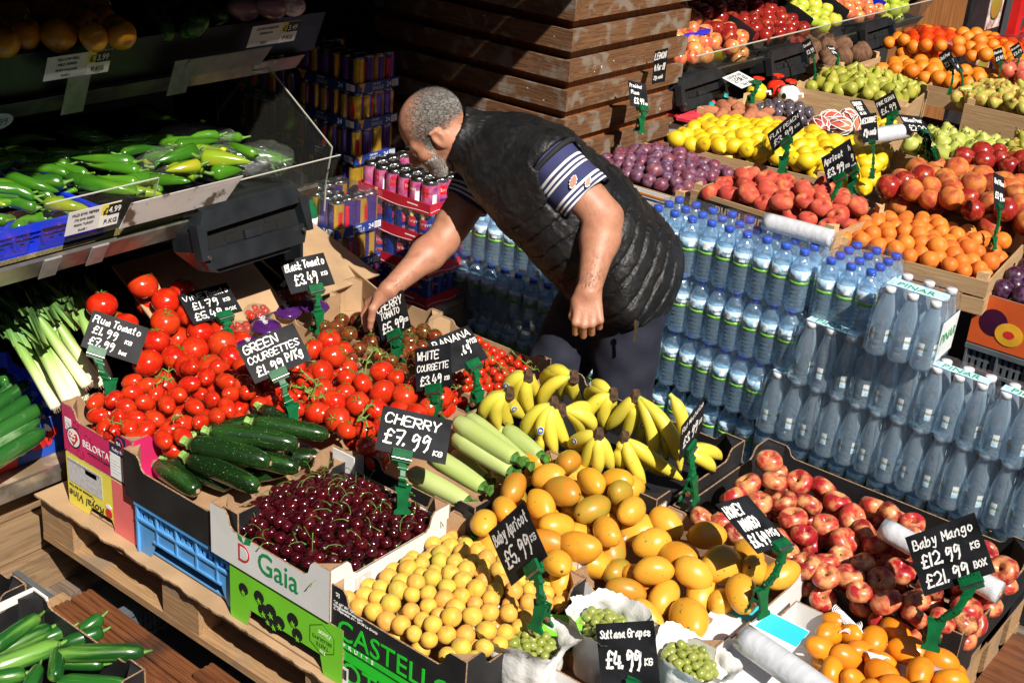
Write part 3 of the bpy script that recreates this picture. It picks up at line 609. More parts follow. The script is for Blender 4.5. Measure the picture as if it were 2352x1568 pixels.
def auto_pile(kinds, r, x0, x1, y0, y1, zf, noun, where, cat, group, jit=.55, squash=1, orient=None, layers=2, seed=1, look=None, poly=None, under=.55, rv=.12, M0=None):
    """two layers of fruit on the surface zf(x, y)"""
    random.seed(seed); pos = []; rad = []; fx = []
    s = r*1.93
    for ly in range(layers):
        j = 0; y = y0+r*(1 if ly == 0 else 1.5)
        while y < y1-r*.6:
            x = x0+r*(1 if (j+ly) % 2 == 0 else 1.95)
            while x < x1-r*.6:
                px, py = x+rnd(-jit, jit)*r, y+rnd(-jit, jit)*r
                if (poly is None or poly(px, py)) and (ly == 0 or rnd(0,1) < under):
                    pos.append((px, py, zf(px, py)-ly*1.25*r*squash+rnd(-.25,.3)*r)); rad.append(r*rnd(1-rv,1+rv)); fx.append(ly == 0)
                x += s
            y += s*.88; j += 1
    p = relax(pos, rad, fx, (x0, x1, y0, y1), zf)
    es = []
    for q, rr in zip(p, rad):
        M = T(Vector(q)) if M0 is None else M0 @ T(Vector(q))
        es.append((pick(kinds), M @ (orient() if orient else rrot()) @ SC(rr)))
    heap(es, r*1.8, noun, where, cat, group, look)
def seeds_pile(kinds, pts, conv, zf, r0, noun, where, cat, group, under=True, bounds=None, orient=None, seed=1, look=None, rk=None, fixw=True, dz=0):
    """pts: (x, y[, radius or matrix hint]) in picture units of conv"""
    random.seed(seed); pos = []; rad = []; fx = []; kk = []
    for q in pts:
        a = conv(q[0], q[1]); z = zf(-2, 2)
        for _ in range(14): v = P(a[0], a[1], z); z = .6*z+.4*zf(v.x, v.y)
        v = P(a[0], a[1], z+dz); rr = r0 if len(q) < 3 or q[2] is None else max(.84*r0, min(q[2]*rk*depth(v)/FPX, 1.14*r0))
        pos.append(tuple(v)); rad.append(rr); fx.append(True); kk.append(q[3] if len(q) > 3 else None)
    n0 = len(pos)
    if under:
        for i in range(n0):
            x, y, z = pos[i]; pos.append((x+rnd(-.5,.5)*r0, y+.9*r0+rnd(-.3,.3)*r0, z-1.3*r0)); rad.append(r0); fx.append(False); kk.append(None)
    p = relax(pos, rad, fx, bounds, zf)
    es = []
    for i, (q, rr) in enumerate(zip(p, rad)):
        pr = pick(kinds) if kk[i] is None else (PR[kinds[0] if isinstance(kinds, list) else kinds][kk[i] % len(PR[kinds[0] if isinstance(kinds, list) else kinds])])
        es.append((pr, T(Vector(q)) @ (orient() if orient else rrot()) @ SC(rr)))
    heap(es, r0*1.7, noun, where, cat, group, look)
# ------------------------------------------------------------------ setting
def struct(name, mb, m): return tag(obj(name, mb, m), kind='structure')
ASPH = mat('dark_paving', (.030,.030,.033), .85, .25, 60, bump=.5, bscale=200)
DARKW = mat('dark_shop_wall', (.020,.018,.017), .8, .2, 3)
struct('ground', MB().box((-30,-12,-.05),(20,30,0)), ASPH)
struct('shop_floor', MB().box((-7,-2,.001),(-3.45,12,.06)), DARKW)
BRK = mat('dark_sky_blocker_brick', (.055,.040,.034), .9, .2, 1)
struct('sky_blocking_buildings', MB().box((11,-22,0),(13,40,12.3)).box((-9,27,0),(10.9,29,13)).box((-9,-24,0),(10.9,-22.1,12)), BRK)  # unseen dark buildings, added to block sky light and deepen the shade
struct('shop_back_wall', MB().box((-7.1,-2.1,0),(-7,12.1,3.4)), DARKW)
struct('shop_side_wall', MB().box((-7,-2.1,.061),(-3.2,-2,3.3)), DARKW)
struct('shop_ceiling', MB().box((-7,-2,3.3),(-3.2,12,3.4)), DARKW)
struct('shop_front_lintel', MB().box((-3.5,-2,2.75),(-3.3,12,3.299)), DARKW)
aw = thing('awning', 'dark shop awning with scalloped valance over the stalls', 'awning')
AWX, AWZ = -2.0, 2.405
obj('canopy', MB().add([(-3.3,-2,3.2),(AWX,-2,AWZ+.2),(AWX,12,AWZ+.2),(-3.3,12,3.2),(-3.3,-2,3.21),(AWX,-2,AWZ+.21),(AWX,12,AWZ+.21),(-3.3,12,3.21)], [(0,3,2,1),(4,5,6,7),(0,1,5,4),(2,3,7,6)]), DARKW, aw)
for i in range(40):
    y0 = -2+i*.35; mb = MB(); ol = [(0,.2),(0,.05)]+[(.175-.175*math.cos(PI*k/8), .05-.075*math.sin(PI*k/8)) for k in range(1,8)]+[(.35,.05),(.35,.2)]
    obj('valance_scallop', MB().prism(ol, -.002, .002), DARKW, aw, T((AWX+.004, y0, AWZ)) @ RZ(PI/2))
# wood cladding pier between the two displays
def board_run(par, M, L, z0, h, th, m, name='plank'): return obj(name, MB().box((0,0,z0),(L,th,z0+h)), m, par, M)
pier = thing('planked_planter', 'stepped planter clad in weathered horizontal planks over orange stained wood', 'planter', T((-2.80,3.93,0)))
obj('core', MB().box((-.95,.03,0),(-.03,.78,2.6)), STAINW, pier)
for k in range(22):
    z = .10+k*.112; o = -.012-.008*(k-11)*.35
    obj('plank', MB().box((-.98,o,z),(o*-1,o+.028,z+.076)), PLANK, pier)
    obj('plank', MB().box((-o-.0285,o+.0285,z+.001),(-o,.80,z+.0755)), PLANKY, pier)
for k in range(16):
    obj('backing_board', MB().box((-.0295,.035+k*.046,.0),(-.0245,.035+k*.046+.044,2.55)), STAINW, pier)
random.seed(5)
sc_ = MB()
for i in range(26):
    k = random.randint(7, 13); z = .10+k*.112+rnd(.015,.06); o = -.012-.008*(k-11)*.35
    if i % 2: y = rnd(.05,.75); sc_.add([(-o+.0012, y+rnd(-.006,.006), z+rnd(-.008,.008)) for _ in range(3)], [(0,1,2)])
    else: x = rnd(-.5,-.03); sc_.add([(x+rnd(-.008,.008), o-.0012, z+rnd(-.006,.006)) for _ in range(3)], [(0,2,1)])
obj('paper_scrap', sc_, WHITE, pier)
# posts, menu board and red frame at the far end
for i, (y0, y1) in enumerate(((7.50, 7.98), (8.22, 9.04))):
    tag(obj('wooden_post', MB().box((-3.34,y0,.0),(-3.2,y1,2.7)), POSTW), ('narrow' if i == 0 else 'wide')+' brown wooden post behind the far shelf'+(' beside the dark gap' if i == 0 else ' next to the black menu board'), 'post')
bd = thing('menu_board', 'black menu board with two food photographs beside the red frame', 'sign', T((-3.2,9.12,0)))
obj('board', MB().box((-.05,0,0),(0,.72,2.4)), BLACK, bd)
SAL = mat('food_photo_salad', (.75,.72,.68), .4, .1, 14, col2=(.25,.05,.02)); SAL2 = mat('food_photo_greens', (.10,.30,.03), .4, .2, 30, col2=(.5,.12,.03))
for (yy, zz, hh) in ((.36,.72,.34),(.34,.30,.30)):
    obj('photo', MB().box((.001,yy,zz),(.004,yy+.28,zz+hh)), SAL, bd); obj('dish', MB().lathe([(1e-6,.004),(.12,.003),(.14,0)], 20), SAL2, bd, T((.005,yy+.14,zz+hh*.5)) @ SC(.8) @ RY(PI/2))
rf = thing('red_metal_frame', 'bright red metal frame with a mesh panel at the far right', 'frame', T((-3.1,9.80,0)))
REDP = mat('red_paint', (.62,.012,.012), .35, .06, 10)
obj('upright', MB().box((-.03,-.05,0),(.03,.05,2.4)), REDP, rf); obj('rail', MB().box((-.02,.051,.30),(.02,1.2,.36)), REDP, rf)
for k in range(9): obj('mesh_wire', MB().box((-.006,.1+k*.11,.361),(.006,.115+k*.11,2.2)), REDP, rf)
for k in range(12): obj('mesh_wire', MB().box((.0065,.051,.45+k*.11),(.014,1.1,.465+k*.11)), REDP, rf)
# ------------------------------------------------------------------ pallet, trays and lower stand
def pallet(label, x0, y0, z, L, W, ch=None):
    t = thing('wooden_pallet', label, 'pallet', T((x0, y0, z)), 'wooden pallets under the stalls')
    for k in range(6): obj('deck_board', MB().box((0, k*(W-.10)/5, .122), (L, k*(W-.10)/5+.10, .144)), PALLET, t)
    for x in (0, L/2-.0725, L-.145):
        obj('cross_board', MB().box((x,0.001,.1),(x+.145,W-.001,.1215)), PALLETY, t)
        for y in (0, W/2-.05, W-.1): obj('block', MB().box((x+.001,y+.001,.0225),(x+.143,y+.099,.0995)), PALLET, t)
    for y in (0, W/2-.05, W-.1): obj('runner', MB().box((0,y,0),(L,y+.1,.022)), PALLET, t)
    return t
PZ = .38
pallet('pale wooden pallet carrying the courgette and tomato boxes', -2.86, 1.70, PZ-.146, 1.2, .95)
pallet('pale wooden pallet carrying the apricot and mango boxes', -1.64, 1.70, PZ-.146, 1.2, .95)
pallet('wooden pallet under the banana and nectarine boxes', -2.0, 2.68, PZ-.02, 1.38, .40)
pallet('wooden pallet under the black tomato box', -3.2, 2.68, PZ-.04, 1.18, .36)
def sheet_outline(x0, x1, y0, y1, seed):
    rg = random.Random(seed); o = []
    n = 150
    for i in range(n+1): o.append((x0+(x1-x0)*i/n, y0-.006+.010*mnoise.noise(Vector((i*.23, seed, 0)))+rg.uniform(-.0025,.0025)))
    o += [(x1, y1), (x0, y1)]; return o
sh = MB(); ol = sheet_outline(-2.86, -.46, 1.69, 2.66, 4); n = len(ol)
sh.add([(x, y, PZ+.006) for x, y in ol]+[(x, y, PZ) for x, y in ol], [tuple(range(n)), tuple(reversed(range(n, 2*n)))]); sh.add([(x, y, PZ+.006) for x, y in ol]+[(x, y, PZ) for x, y in ol], [(i, i+n, (i+1)%n+n, (i+1)%n) for i in range(n)], 1)
tag(obj('cardboard_sheet', sh, [CARDL, EDGE]), 'torn flat cardboard sheet lying on the pallets under the boxes', 'cardboard')
for i in range(6):
    x = -2.95+i*.41
    plastic_crate('grey slotted plastic crate '+['beneath the left end of the pallet','second from left beneath the pallet','third from left beneath the pallet','beneath the green box stack','beneath the apricot box stack','beneath the bag of grapes'][i], x+.2, 1.80, 0, .395, .34, .135, GREYPL, slots=10)
for i in range(6): plastic_crate('grey slotted plastic crate in the back row under the stall, '+ORD[i]+' from left', -2.75+i*.41, 2.45, 0, .395, .6, .215, GREYPL, slots=8)
tag(obj('loose_board', MB().box((-2.72,1.545,.137),(-1.55,1.66,.145)), PALLET), 'long thin plywood strip lying under the brown decking boards', 'board')
for i, (x0, y0, L, zz) in enumerate(((-2.66,1.575,.80,.146),(-2.66,1.645,.62,.146),(-2.16,1.655,.9,.166))):
    m = MB().box((0,0,0),(L,.062,.016)); [m.box((0,.003+k*.0155,.0161),(L,.011+k*.0155,.019)) for k in range(4)]
    tag(obj('decking_board', m, DECK, None, T((x0,y0,zz)) @ RZ(R(-1.5))), ['brown grooved decking board nearest the cucumber box','brown grooved decking board behind the nearest one','short brown decking board resting across the other two'][i], 'board', 'decking boards under the pallet')
# left plinth with ledge
pl = thing('oak_counter', 'oak plank counter with a metal edged ledge beside the pink box', 'counter', T((-3.0,1.0,0)))
obj('ledge_top', MB().box((-.6,0,.385),(.10,.93,.42)), mat('ledge_laminate', (.28,.20,.12), .3, .15, 6, dirt=((.42,.34,.24), 5, .5)), pl)
obj('metal_edge', MB().box((.1005,0,.375),(.112,.93,.422)), mat('worn_steel_edge', (.45,.42,.36), .3, .2, 30, metal=.8), pl)
for k in range(3): obj('plank', MB().box((-.02+k*.03,0,.262-k*.115),(.03+k*.03,.93,.372-k*.115)), OAKY if 0 else wood('oak_front', (.30,.20,.11), (.18,.11,.06), .55, (50,3,40), .3), pl)
obj('toe_board', MB().box((-.02,0.001,0),(.16,.929,.030)), GREYW, pl)
tag(obj('grey_step_board', MB().box((-2.86,1.45,.0),(-2.30,1.68,.028)), GREYW), 'grey weathered board on the ground beneath the pallet end', 'board')
# ------------------------------------------------------------------ cartons of the front display
GRP = 'produce cartons on the front display'
# stack 1: yellow box, pink box
W1, D1 = .30, .40; X1, Y1 = -2.615, 1.925
yb = carton('yellow and red carton standing upside down under the pink tomato box', X1+.005, Y1, PZ+.007, W1-.005, D1, .160, 0, YELLOW, CARDL, foot_cut=(.09,.03), posts=False, side=SALMON)
put(yb,'front',W1,D1,.205,.0005,rect(.094,.159),SALMON,off=.0008); put(yb,'front',W1,D1,.010,.075,rect(.15,.072),GREY)
put_text(yb,'front',W1,D1,.165,.050,'Royal Vine',.036,TEXTK,.005,.2,rot=PI,name='lettering'); put_text(yb,'front',W1,D1,.12,.068,'Tomatoes on the Vine',.012,TEXTK,0,0,rot=PI)
put_text(yb,'front',W1,D1,.15,.142,'Produced and Packed by the Growers, 50 Kg',.0075,TEXTK,0,0,rot=PI)
put(yb,'front',W1,D1,.088,.125,flat([(0,0),(.05,0),(.05,.014),(0,.014)]),TEXTK,name='hand_hole')
tf = put(yb,'front',W1,D1,.185,.047,disc(.014),TEXTR,off=.0018); put(yb,'front',W1,D1,.185,.066,disc(.012,10,.007),TEXTW,off=.0018)
pk = carton('pink and navy carton full of plum tomatoes', X1, Y1+.003, PZ+.170, W1, D1, .105, .035, PINK, CARD, pl=.045)
put(pk,'front',W1,D1,.205,.0,rect(.094,.104),NAVY,off=.0007); put(pk,'front',W1,D1,.262,.0,rect(.037,.139),PINK,off=.0010); put(pk,'front',W1,D1,.012,.066,rect(.028,.036),TEXTW)
put(pk,'front',W1,D1,.205,.004,rect(.055,.072),TEXTW,off=.0014)
for k in range(5): put(pk,'front',W1,D1,.210,.020+k*.009,rect(.03+.01*(k%2),.0012),GREY,off=.0022)
put_text(pk,'front',W1,D1,.085,.042,'BELORTA',.030,TEXTW,.0,0,sx=.9); put_text(pk,'front',W1,D1,.105,.028,'refreshing fruit & vegetables',.009,TEXTK,0,.3)
put(pk,'front',W1,D1,.048,.052,disc(.030),TEXTK,off=.0012); put(pk,'front',W1,D1,.048,.052,disc(.026),TEXTW,off=.0019); put(pk,'front',W1,D1,.048,.050,flat([(0,-.022),(.021,.004),(.016,.018),(.004,.014),(0,.010),(-.004,.014),(-.016,.018),(-.021,.004)]),TEXTR,off=.0026)
put_text(pk,'front',W1,D1,.031,.054,'Ruby',.013,TEXTW,.001,.2,off=.0034); put_text(pk,'front',W1,D1,.034,.042,'Red',.013,TEXTW,.001,.2,off=.0034)
random.seed(3)
vm = MB()
for k in range(9):
    a = rnd(.02,.19); b_ = rnd(.01,.095); r_ = rnd(.005,.010); pts = [(a+r_*math.cos(t*.9)*(1+t*.12), b_+r_*math.sin(t*.9)*(1+t*.12), 0) for t in range(9)]
    vm.tube(pts, .0010, 4)
obj('print', vm, mat('vine_print', (.25,.005,.05), .5, 0), pk, face_frame('front',W1,D1,0,0,.0006))
put(pk,'front',W1,D1,.235,.104,rect(.04,.033),NAVY,off=.0013); put(pk,'front',W1,D1,.248,.114,disc(.017),TEXTR,off=.0020); put(pk,'front',W1,D1,.248,.114,disc(.0145),NAVY,off=.0026)
put_text(pk,'front',W1,D1,.238,.109,'RA',.014,TEXTW,.0005,0,off=.0032); put_text(pk,'front',W1,D1,.215,.084,'Ruby Red',.014,TEXTW,.0005,0)
# stack 2: blue crate, black courgette box
bc = plastic_crate('light blue slotted plastic crate under the black courgette box', -2.245, 1.865, PZ+.007, .40, .30, .155, BLUEPL, slots=9, foot=True)
cb = carton('black carton holding dark green courgettes', -2.255, 1.885, PZ+.164, .43, .36, .095, .040, BLACK, CARD, pl=.05)
put(cb,'front',.43,.36,.335,.012,rect(.05,.062),GREY); [put(cb,'front',.43,.36,.34,.02+k*.007,rect(.028+.008*(k%3),.0012),TEXTK,off=.0014) for k in range(7)]
# stack 3: lime box, white cherry box
lb = carton('lime green tomato carton upside down under the white cherry box', -1.875, 1.90, PZ+.007, .38, .40, .152, 0, LIME, CARDL, foot_cut=(.06,.05), posts=False)
def blob_tom(mbo, x, y, r): 
    pass
for (x, z, r) in ((.03,.10,.016),(.085,.105,.017),(.10,.075,.018),(.125,.085,.019),(.135,.055,.017),(.155,.068,.018),(.20,.10,.018),(.215,.066,.017),(.115,.058,.015)):
    put(lb,'front',.38,.40,x+.02,z,disc(r,14),TEXTK,off=.0008+rnd(0,.0006)); s5 = [( .55*r*(1 if k%2 else .35)*math.cos(k*PI/5), -.7*r+.55*r*(1 if k%2 else .35)*math.sin(k*PI/5)) for k in range(10)]; put(lb,'front',.38,.40,x+.02,z,flat(s5),LIME,off=.0022)
hexo = [(.045*math.cos(PI/6+k*PI/3), .042*math.sin(PI/6+k*PI/3)) for k in range(6)]
put(lb,'front',.38,.40,.315,.095,flat(hexo),TEXTK,off=.0008); put(lb,'front',.38,.40,.315,.095,flat([(a*.95,b*.95) for a, b in hexo]),LIME,off=.0015)
put_text(lb,'front',.38,.40,.345,.118,'Finest',.017,TEXTW,0,.3,rot=PI,off=.0022); put_text(lb,'front',.38,.40,.348,.099,"BELGIUM'S",.0135,TEXTK,.001,0,rot=PI,off=.0022); put_text(lb,'front',.38,.40,.338,.083,'TASTE',.0145,TEXTK,.001,0,rot=PI,off=.0022); put_text(lb,'front',.38,.40,.33,.066,'The',.013,TEXTW,0,.3,rot=PI,off=.0022)
wb = carton('white carton heaped with dark red cherries', -1.925, 1.895, PZ+.162, .40, .40, .092, .045, WHITE, CARD, pl=.05)
put_text(wb,'front',.40,.40,.165,.028,'Gaia',.082,TEXTG,.0045,0,sx=.93)
dm = MB(); k = 22
def dpts(s_, n=22):
    o = [(-.018*s_, -.024*s_), (-.018*s_, .022*s_)]
    for i in range(n+1):
        a = PI/2-PI*i/n; o.append((-.004*s_+.024*s_*math.cos(a)*1.0, -.001+.0235*s_*math.sin(a)))
    return list(reversed(o))
put(wb,'front',.40,.40,.118,.050,flat(dpts(1)),TEXTR,off=.0008); put(wb,'front',.40,.40,.119,.050,flat(dpts(.72)),WHITE,off=.0015)
for sg, L_ in ((1,.026),(-1,.020)): put(wb,'front',.40,.40,.118,.077,flat([(0,0),(sg*L_*.35,L_*.75),(sg*L_*1.0,L_*.9),(sg*L_*.9,L_*.25)] if sg > 0 else [(0,0),(-L_*.9,L_*.35),(-L_*.95,L_*1.0),(-L_*.3,L_*.75)]),TEXTG,off=.0008)
put(wb,'right',.40,.40,.08,.03,rect(.05,.05),GREY)
# the white card inside at the back
obj('card_lining', MB().box((-.15,.191,.02),(.15,.194,.09)), WHITE, wb)
obj('card_lining', MB().box((.1905,-.14,.02),(.1935,.14,.088)), WHITE, wb)
obj('card_lining', MB().box((-.16,.158,.04),(-.085,.161,.16)), WHITE, wb)
# stack 4: green/black boxes, apricot box
cs2 = carton('bright green and black carton under the baby apricot box', -1.53, 1.91, PZ+.007, .385, .41, .105, 0, GREENP, CARDL, posts=False)
put(cs2,'front',.385,.41,.0,.0,rect(.384,.072),TEXTK,off=.0008); put_text(cs2,'front',.385,.41,.03,.018,'OTELLO',.078,GREENP,.004,0,off=.0016); put(cs2,'front',.385,.41,.004,.004,rect(.05,.05),TEXTW,off=.0024)
for k in range(12): put(cs2,'front',.385,.41,.008+k*.0035,.022,rect(.0014+.0008*(k%3),.026),TEXTK,off=.0034)
cs = carton('black fruit carton heaped with small yellow apricots', -1.535, 1.912, PZ+.114, .40, .42, .105, .045, BLACK, CARD, pl=.045)
put_text(cs,'front',.40,.42,.03,.022,'CASTELLO',.074,GREENP,.004,0,sx=.98); put(cs,'front',.40,.42,.0,.0005,rect(.399,.014),GREENP); put_text(cs,'front',.40,.42,.05,.003,'F  R  U  I  T  S',.016,TEXTW,.001,0,off=.0024)
for k, s in enumerate(('Tel: 657 801 137','info@castellofruits.com','C. Mitjanetes, s/n - 25185 La Granja')): put_text(cs,'front',.40,.42,.018,.106-k*.0085,s,.0092,TEXTW,0,0)
put(cs,'front',.40,.42,.024,.124,rect(.011,.011),TEXTW); put(cs,'front',.40,.42,.0255,.1255,rect(.008,.008),TEXTK,off=.0015); put(cs,'front',.40,.42,.0295,.1295,disc(.0025,10),TEXTW,off=.0022)
bp_ = link('lettering', text_mesh('ELLO', .035, GREENP, .003, 0), cs, T((-.115,.2095-.0062,.085)) @ RX(PI/2) @ RZ(PI/2) ); bp_.location.y = .2040
obj('print', rect(.075,.12), TEXTK, cs, T((-.165,.2045,.05)) @ RX(PI/2))
carton('black carton supporting the bags of grapes at the front', -1.12, 1.86, PZ+.007, .38, .36, .115, 0, BLACK, CARD, posts=False)
# row 2 boxes
TT = .66
carton('white carton of round tomatoes behind the courgettes', -2.255, 2.285, TT-.125, .42, .40, .11, .035, WHITE, CARD)
carton('kraft carton of tomatoes standing behind the pink box', -2.66, 2.36, TT-.10, .36, .42, .095, .03, CARDL, CARDL)
carton('kraft carton of pale green white courgettes', -1.86, 2.305, TT-.115, .37, .36, .10, .03, BLACK, CARD)
m1 = carton('white carton of ripe mangoes nearest the sign for baby apricots', -1.565, 2.335, TT-.14, .37, .38, .11, .02, WHITE, CARD)
m2 = carton('white carton of large honey mangoes behind the grapes', -1.185, 2.325, TT-.15, .385, .42, .11, .015, WHITE, CARD)
m3 = carton('open white carton holding the frontmost mangoes', -1.19, 2.06, TT-.21, .36, .30, .10, 0, WHITE, CARD, posts=False)
put(m3,'right',.36,.30,.14,.05,disc(.008,10,.014),mat('dark_slot',(.15,.07,.03),.8),name='hand_hole')
bn = carton('black carton full of yellow banana bunches', -1.69, 2.70, TT-.14, .61, .44, .12, .03, BLACK, BLACK, pl=.06)
nc = carton('long black carton of red flat nectarines', -1.0, 2.80, TT-.19, .76, .50, .13, .03, BLACK, BLACK, pl=.06)
bm = carton('white carton of small yellow mangoes at the bottom right', -.755, 2.28, TT-.18, .44, .36, .11, 0, WHITE, WHITE, posts=False)
ct = carton('kraft carton of cherry tomatoes on the vine', -2.27, 2.74, TT-.10, .44, .36, .10, .02, CARDL, CARDL)
bt = carton('kraft carton of dark black tomatoes under the reaching hand', -2.70, 2.76, TT-.10, .40, .36, .10, .02, CARDL, CARDL)
sk = carton('open cardboard tray holding purple packs of tomatoes', -3.0, 2.62, TT-.08, .36, .36, .08, .02, CARD, CARDL)
for (l, x, y, w_, d_, z_) in (('black box under the tomato carton',-2.255,2.285,.40,.38,PZ+.006),('black box under the kraft tomato carton',-2.66,2.36,.34,.40,PZ+.006),('black box under the white courgettes',-1.86,2.305,.36,.34,PZ+.006),('black box under the first mango carton',-1.565,2.335,.36,.36,PZ+.006),('black box under the honey mango carton',-1.185,2.325,.37,.38,PZ+.006)):
    hh = {'black box under the first mango carton':.13,'black box under the honey mango carton':.12,'black box under the tomato carton':.145}.get(l, .16)
    carton(l, x, y, z_, w_, d_, hh-.002, 0, BLACK, CARD, posts=False)
# tall stand under the back row
for i, (x, y, w_, d_, zt) in enumerate(((-1.69,2.9,.60,.36,.357),(-.95,2.9,.66,.36,.357),(-2.9,2.86,.5,.34,.337),(-2.35,2.86,.5,.34,.337))):
    carton(['dark crate under the bananas','dark crate under the nectarines','dark crate under the black tomatoes','dark crate under the cherry tomatoes'][i], x, y, .001, w_, d_, zt-.004, 0, BLACK, BLACK, posts=False)
tag(obj('timber_stand', MB().box((-.62,2.30,.0),(-.52,3.04,.34)).box((-.62,2.30,.341),(-.50,3.04,.37)), DECK), 'weathered timber stand under the nectarine and small mango boxes', 'stand')
tag(obj('worn_board', MB().box((-1.02,1.60,PZ+.08),(-.975,2.46,PZ+.095)).box((-.975,1.60,PZ+.06),(-.60,2.09,PZ+.075)), PAINTW), 'worn white painted board between the mango boxes', 'board')
# flattened lid with cyan print beside small mangoes
fl = thing('carton_flap', 'white and cyan carton lid folded open beside the small mangoes', 'cardboard', T((-.985,2.20,TT-.068)) @ RZ(R(4)) @ RY(R(4)))
obj('panel', MB().box((-.10,-.12,0),(.10,.17,.004)), WHITE, fl); obj('print', rect(.2,.07), CYAN, fl, T((-.10,.095,.0046)))
f2 = thing('carton_flap', 'second white and cyan carton lid lying under the plastic roll', 'cardboard', T((-1.0,1.86,PZ+.135)) @ RZ(R(4)))
obj('panel', MB().box((-.16,-.12,0),(.10,.12,.004)), WHITE, f2); obj('print', rect(.26,.06), CYAN, f2, T((-.16,.055,.0046)))
for (par, x, y) in ((fl,-.07,.13),(f2,-.11,.085),(fl,-.10,.02)):
    m = MB(); [m.tube([(x-.02,y-.012+k*.008,.009),(x+.02,y-.008+k*.008,.010)], .005, 6) for k in range(4)]; obj('torn_tab', m, CARD, par)
# left counter box, lower left black boxes
lbx = carton('blue and red carton of plastic wrapped cucumbers on the ledge', -3.18, 1.68, .423, .44, .50, .115, .03, BLUEC, BLUEC, pl=.05)
put(lbx,'right',.44,.50,.0,.0,rect(.27,.10),REDC); put_text(lbx,'right',.44,.50,.12,.03,'SAVEKO',.05,TEXTW,.003,.1,off=.0024)
for k in range(6): put(lbx,'right',.44,.50,.33+.018*(k%4),.045+.022*(k//3),disc(.016,14),TEXTR,off=.0012+k*.0003)
a1 = carton('black carton with aubergines at the lower left edge', -2.75, 1.24, .20, .46, .40, .16, .022, BLACK, BLACK, pl=.05)
a2 = carton('black carton with loose cucumbers at the bottom left', -2.27, 1.235, .20, .44, .41, .16, .022, BLACK, BLACK, pl=.05)
for a_, w_, d_ in ((a1,.46,.40),(a2,.44,.41)): obj('white_lining', MB().box((-w_/2-.002,-d_/2-.002,.1655),(-w_/2+.006,d_/2+.002,.185)).box((-w_/2+.0062,d_/2-.004,.1655),(-w_/2+.06,d_/2+.002,.186)), WHITE, a_)
plastic_crate('grey slotted crate under the aubergine carton', -2.75, 1.24, 0, .46, .40, .198, GREYPL); plastic_crate('grey slotted crate under the cucumber carton', -2.27, 1.235, 0, .44, .40, .198, GREYPL)
# cardboard lids leaning behind the tomatoes
tag(obj('cardboard_flap', MB().box((-.16,-.22,0),(.16,.22,.005)), CARDL, None, T((-2.97,2.36,.775)) @ RY(R(32))), 'tan cardboard liner sloping up behind the large tomatoes', 'cardboard')
tag(obj('cardboard_flap', MB().box((-.25,-.2,0),(.25,.2,.005)), CARDL, None, T((-3.10,2.84,.76)) @ RZ(R(8)) @ RY(R(22)) @ RX(R(-6))), 'large tan cardboard lid under the charcoal bag dispenser', 'cardboard')
tag(obj('cardboard_flap', MB().box((-.003,-.2,0),(.003,.2,.07)), CARDL, None, T((-2.83,2.93,.62)) @ RZ(R(70))), 'upright cardboard flap right of the charcoal dispenser', 'cardboard')
# ------------------------------------------------------------------ left shelf unit
LIPM = mat('metal_lip', (.20,.19,.165), .32, .2, 14, metal=.6, dirt=((.30,.26,.20), 7, .55))
su = thing('display_shelf', 'tiered dark steel display shelf with taped metal lip at left', 'shelf', T((0,0,.105)))
sy0, sy1 = .9, 2.66
obj('shelf_deck', MB().add([(-3.6,sy0,1.06),(-2.83,sy0,.955),(-2.83,sy1,.955),(-3.6,sy1,1.06),(-3.6,sy0,1.04),(-2.83,sy0,.935),(-2.83,sy1,.935),(-3.6,sy1,1.04)],[(0,1,2,3),(7,6,5,4),(1,5,6,2),(3,2,6,7),(0,4,5,1)]), DISP, su)
obj('front_lip', MB().prism([(0,0),(.012,0),(.050,.055),(.038,.060)], 0, sy1-sy0), LIPM, su, T((-2.828,sy1,.925)) @ RZ(0) @ Matrix.Identity(4) if 0 else T((-2.828,sy0,.925)))
obj('price_rail', MB().box((-2.826,sy0,.985),(-2.800,2.3,.993)), mat('rail_gold', (.30,.24,.10), .4, .4, 300), su)
for yy in (1.72,1.86,2.28): obj('tape_strip', MB().prism([(0,0),(.002,0),(.040,.060),(.036,.064)], 0, .05), TAPE, su, T((-2.814,yy,.918)))
obj('end_panel', MB().box((-3.6,sy1+.001,.60),(-2.86,sy1+.012,1.0)), DISP, su)
obj('upper_deck', MB().add([(-3.9,sy0,1.50),(-3.12,sy0,1.40),(-3.12,2.98,1.40),(-3.9,2.98,1.50),(-3.9,sy0,1.48),(-3.12,sy0,1.38),(-3.12,2.98,1.38),(-3.9,2.98,1.48)],[(0,1,2,3),(7,6,5,4),(1,5,6,2),(3,2,6,7),(0,4,5,1)]), DISP, su)
obj('upper_front', MB().prism([(0,0),(.006,0),(.06,.13),(.054,.13)], 0, 2.96-sy0), DISP, su, T((-3.13,sy0,1.29)))
obj('upper_lip', MB().prism([(0,0),(.006,0),(.05,.05),(.044,.05)], 0, 2.90-sy0), LIPM, su, T((-3.15,sy0,1.235)))
obj('back_panel', MB().box((-3.98,sy0,.0),(-3.91,3.0,2.6)), DARKW, su)
obj('lower_back', MB().box((-3.62,sy0,.0),(-3.601,2.65,1.03)), DARKW, su)
for yy in (2.0,2.35): obj('tape_strip', MB().prism([(0,0),(.002,0),(.05,.11),(.046,.11)], 0, .07), TAPE, su, T((-3.095,yy,1.235)))
gp = MB().prism([(-.19,0),(.16,0),(.20,.078),(-.17,.078)], -.004, -.001)
obj('grey_label_plate', gp, mat('scuffed_plate', (.48,.44,.42), .5, .1, 8, dirt=((.10,.07,.05), 16, .56)), su, T((-2.752,2.115,1.025)) @ RZ(PI/2) @ RX(R(22)))
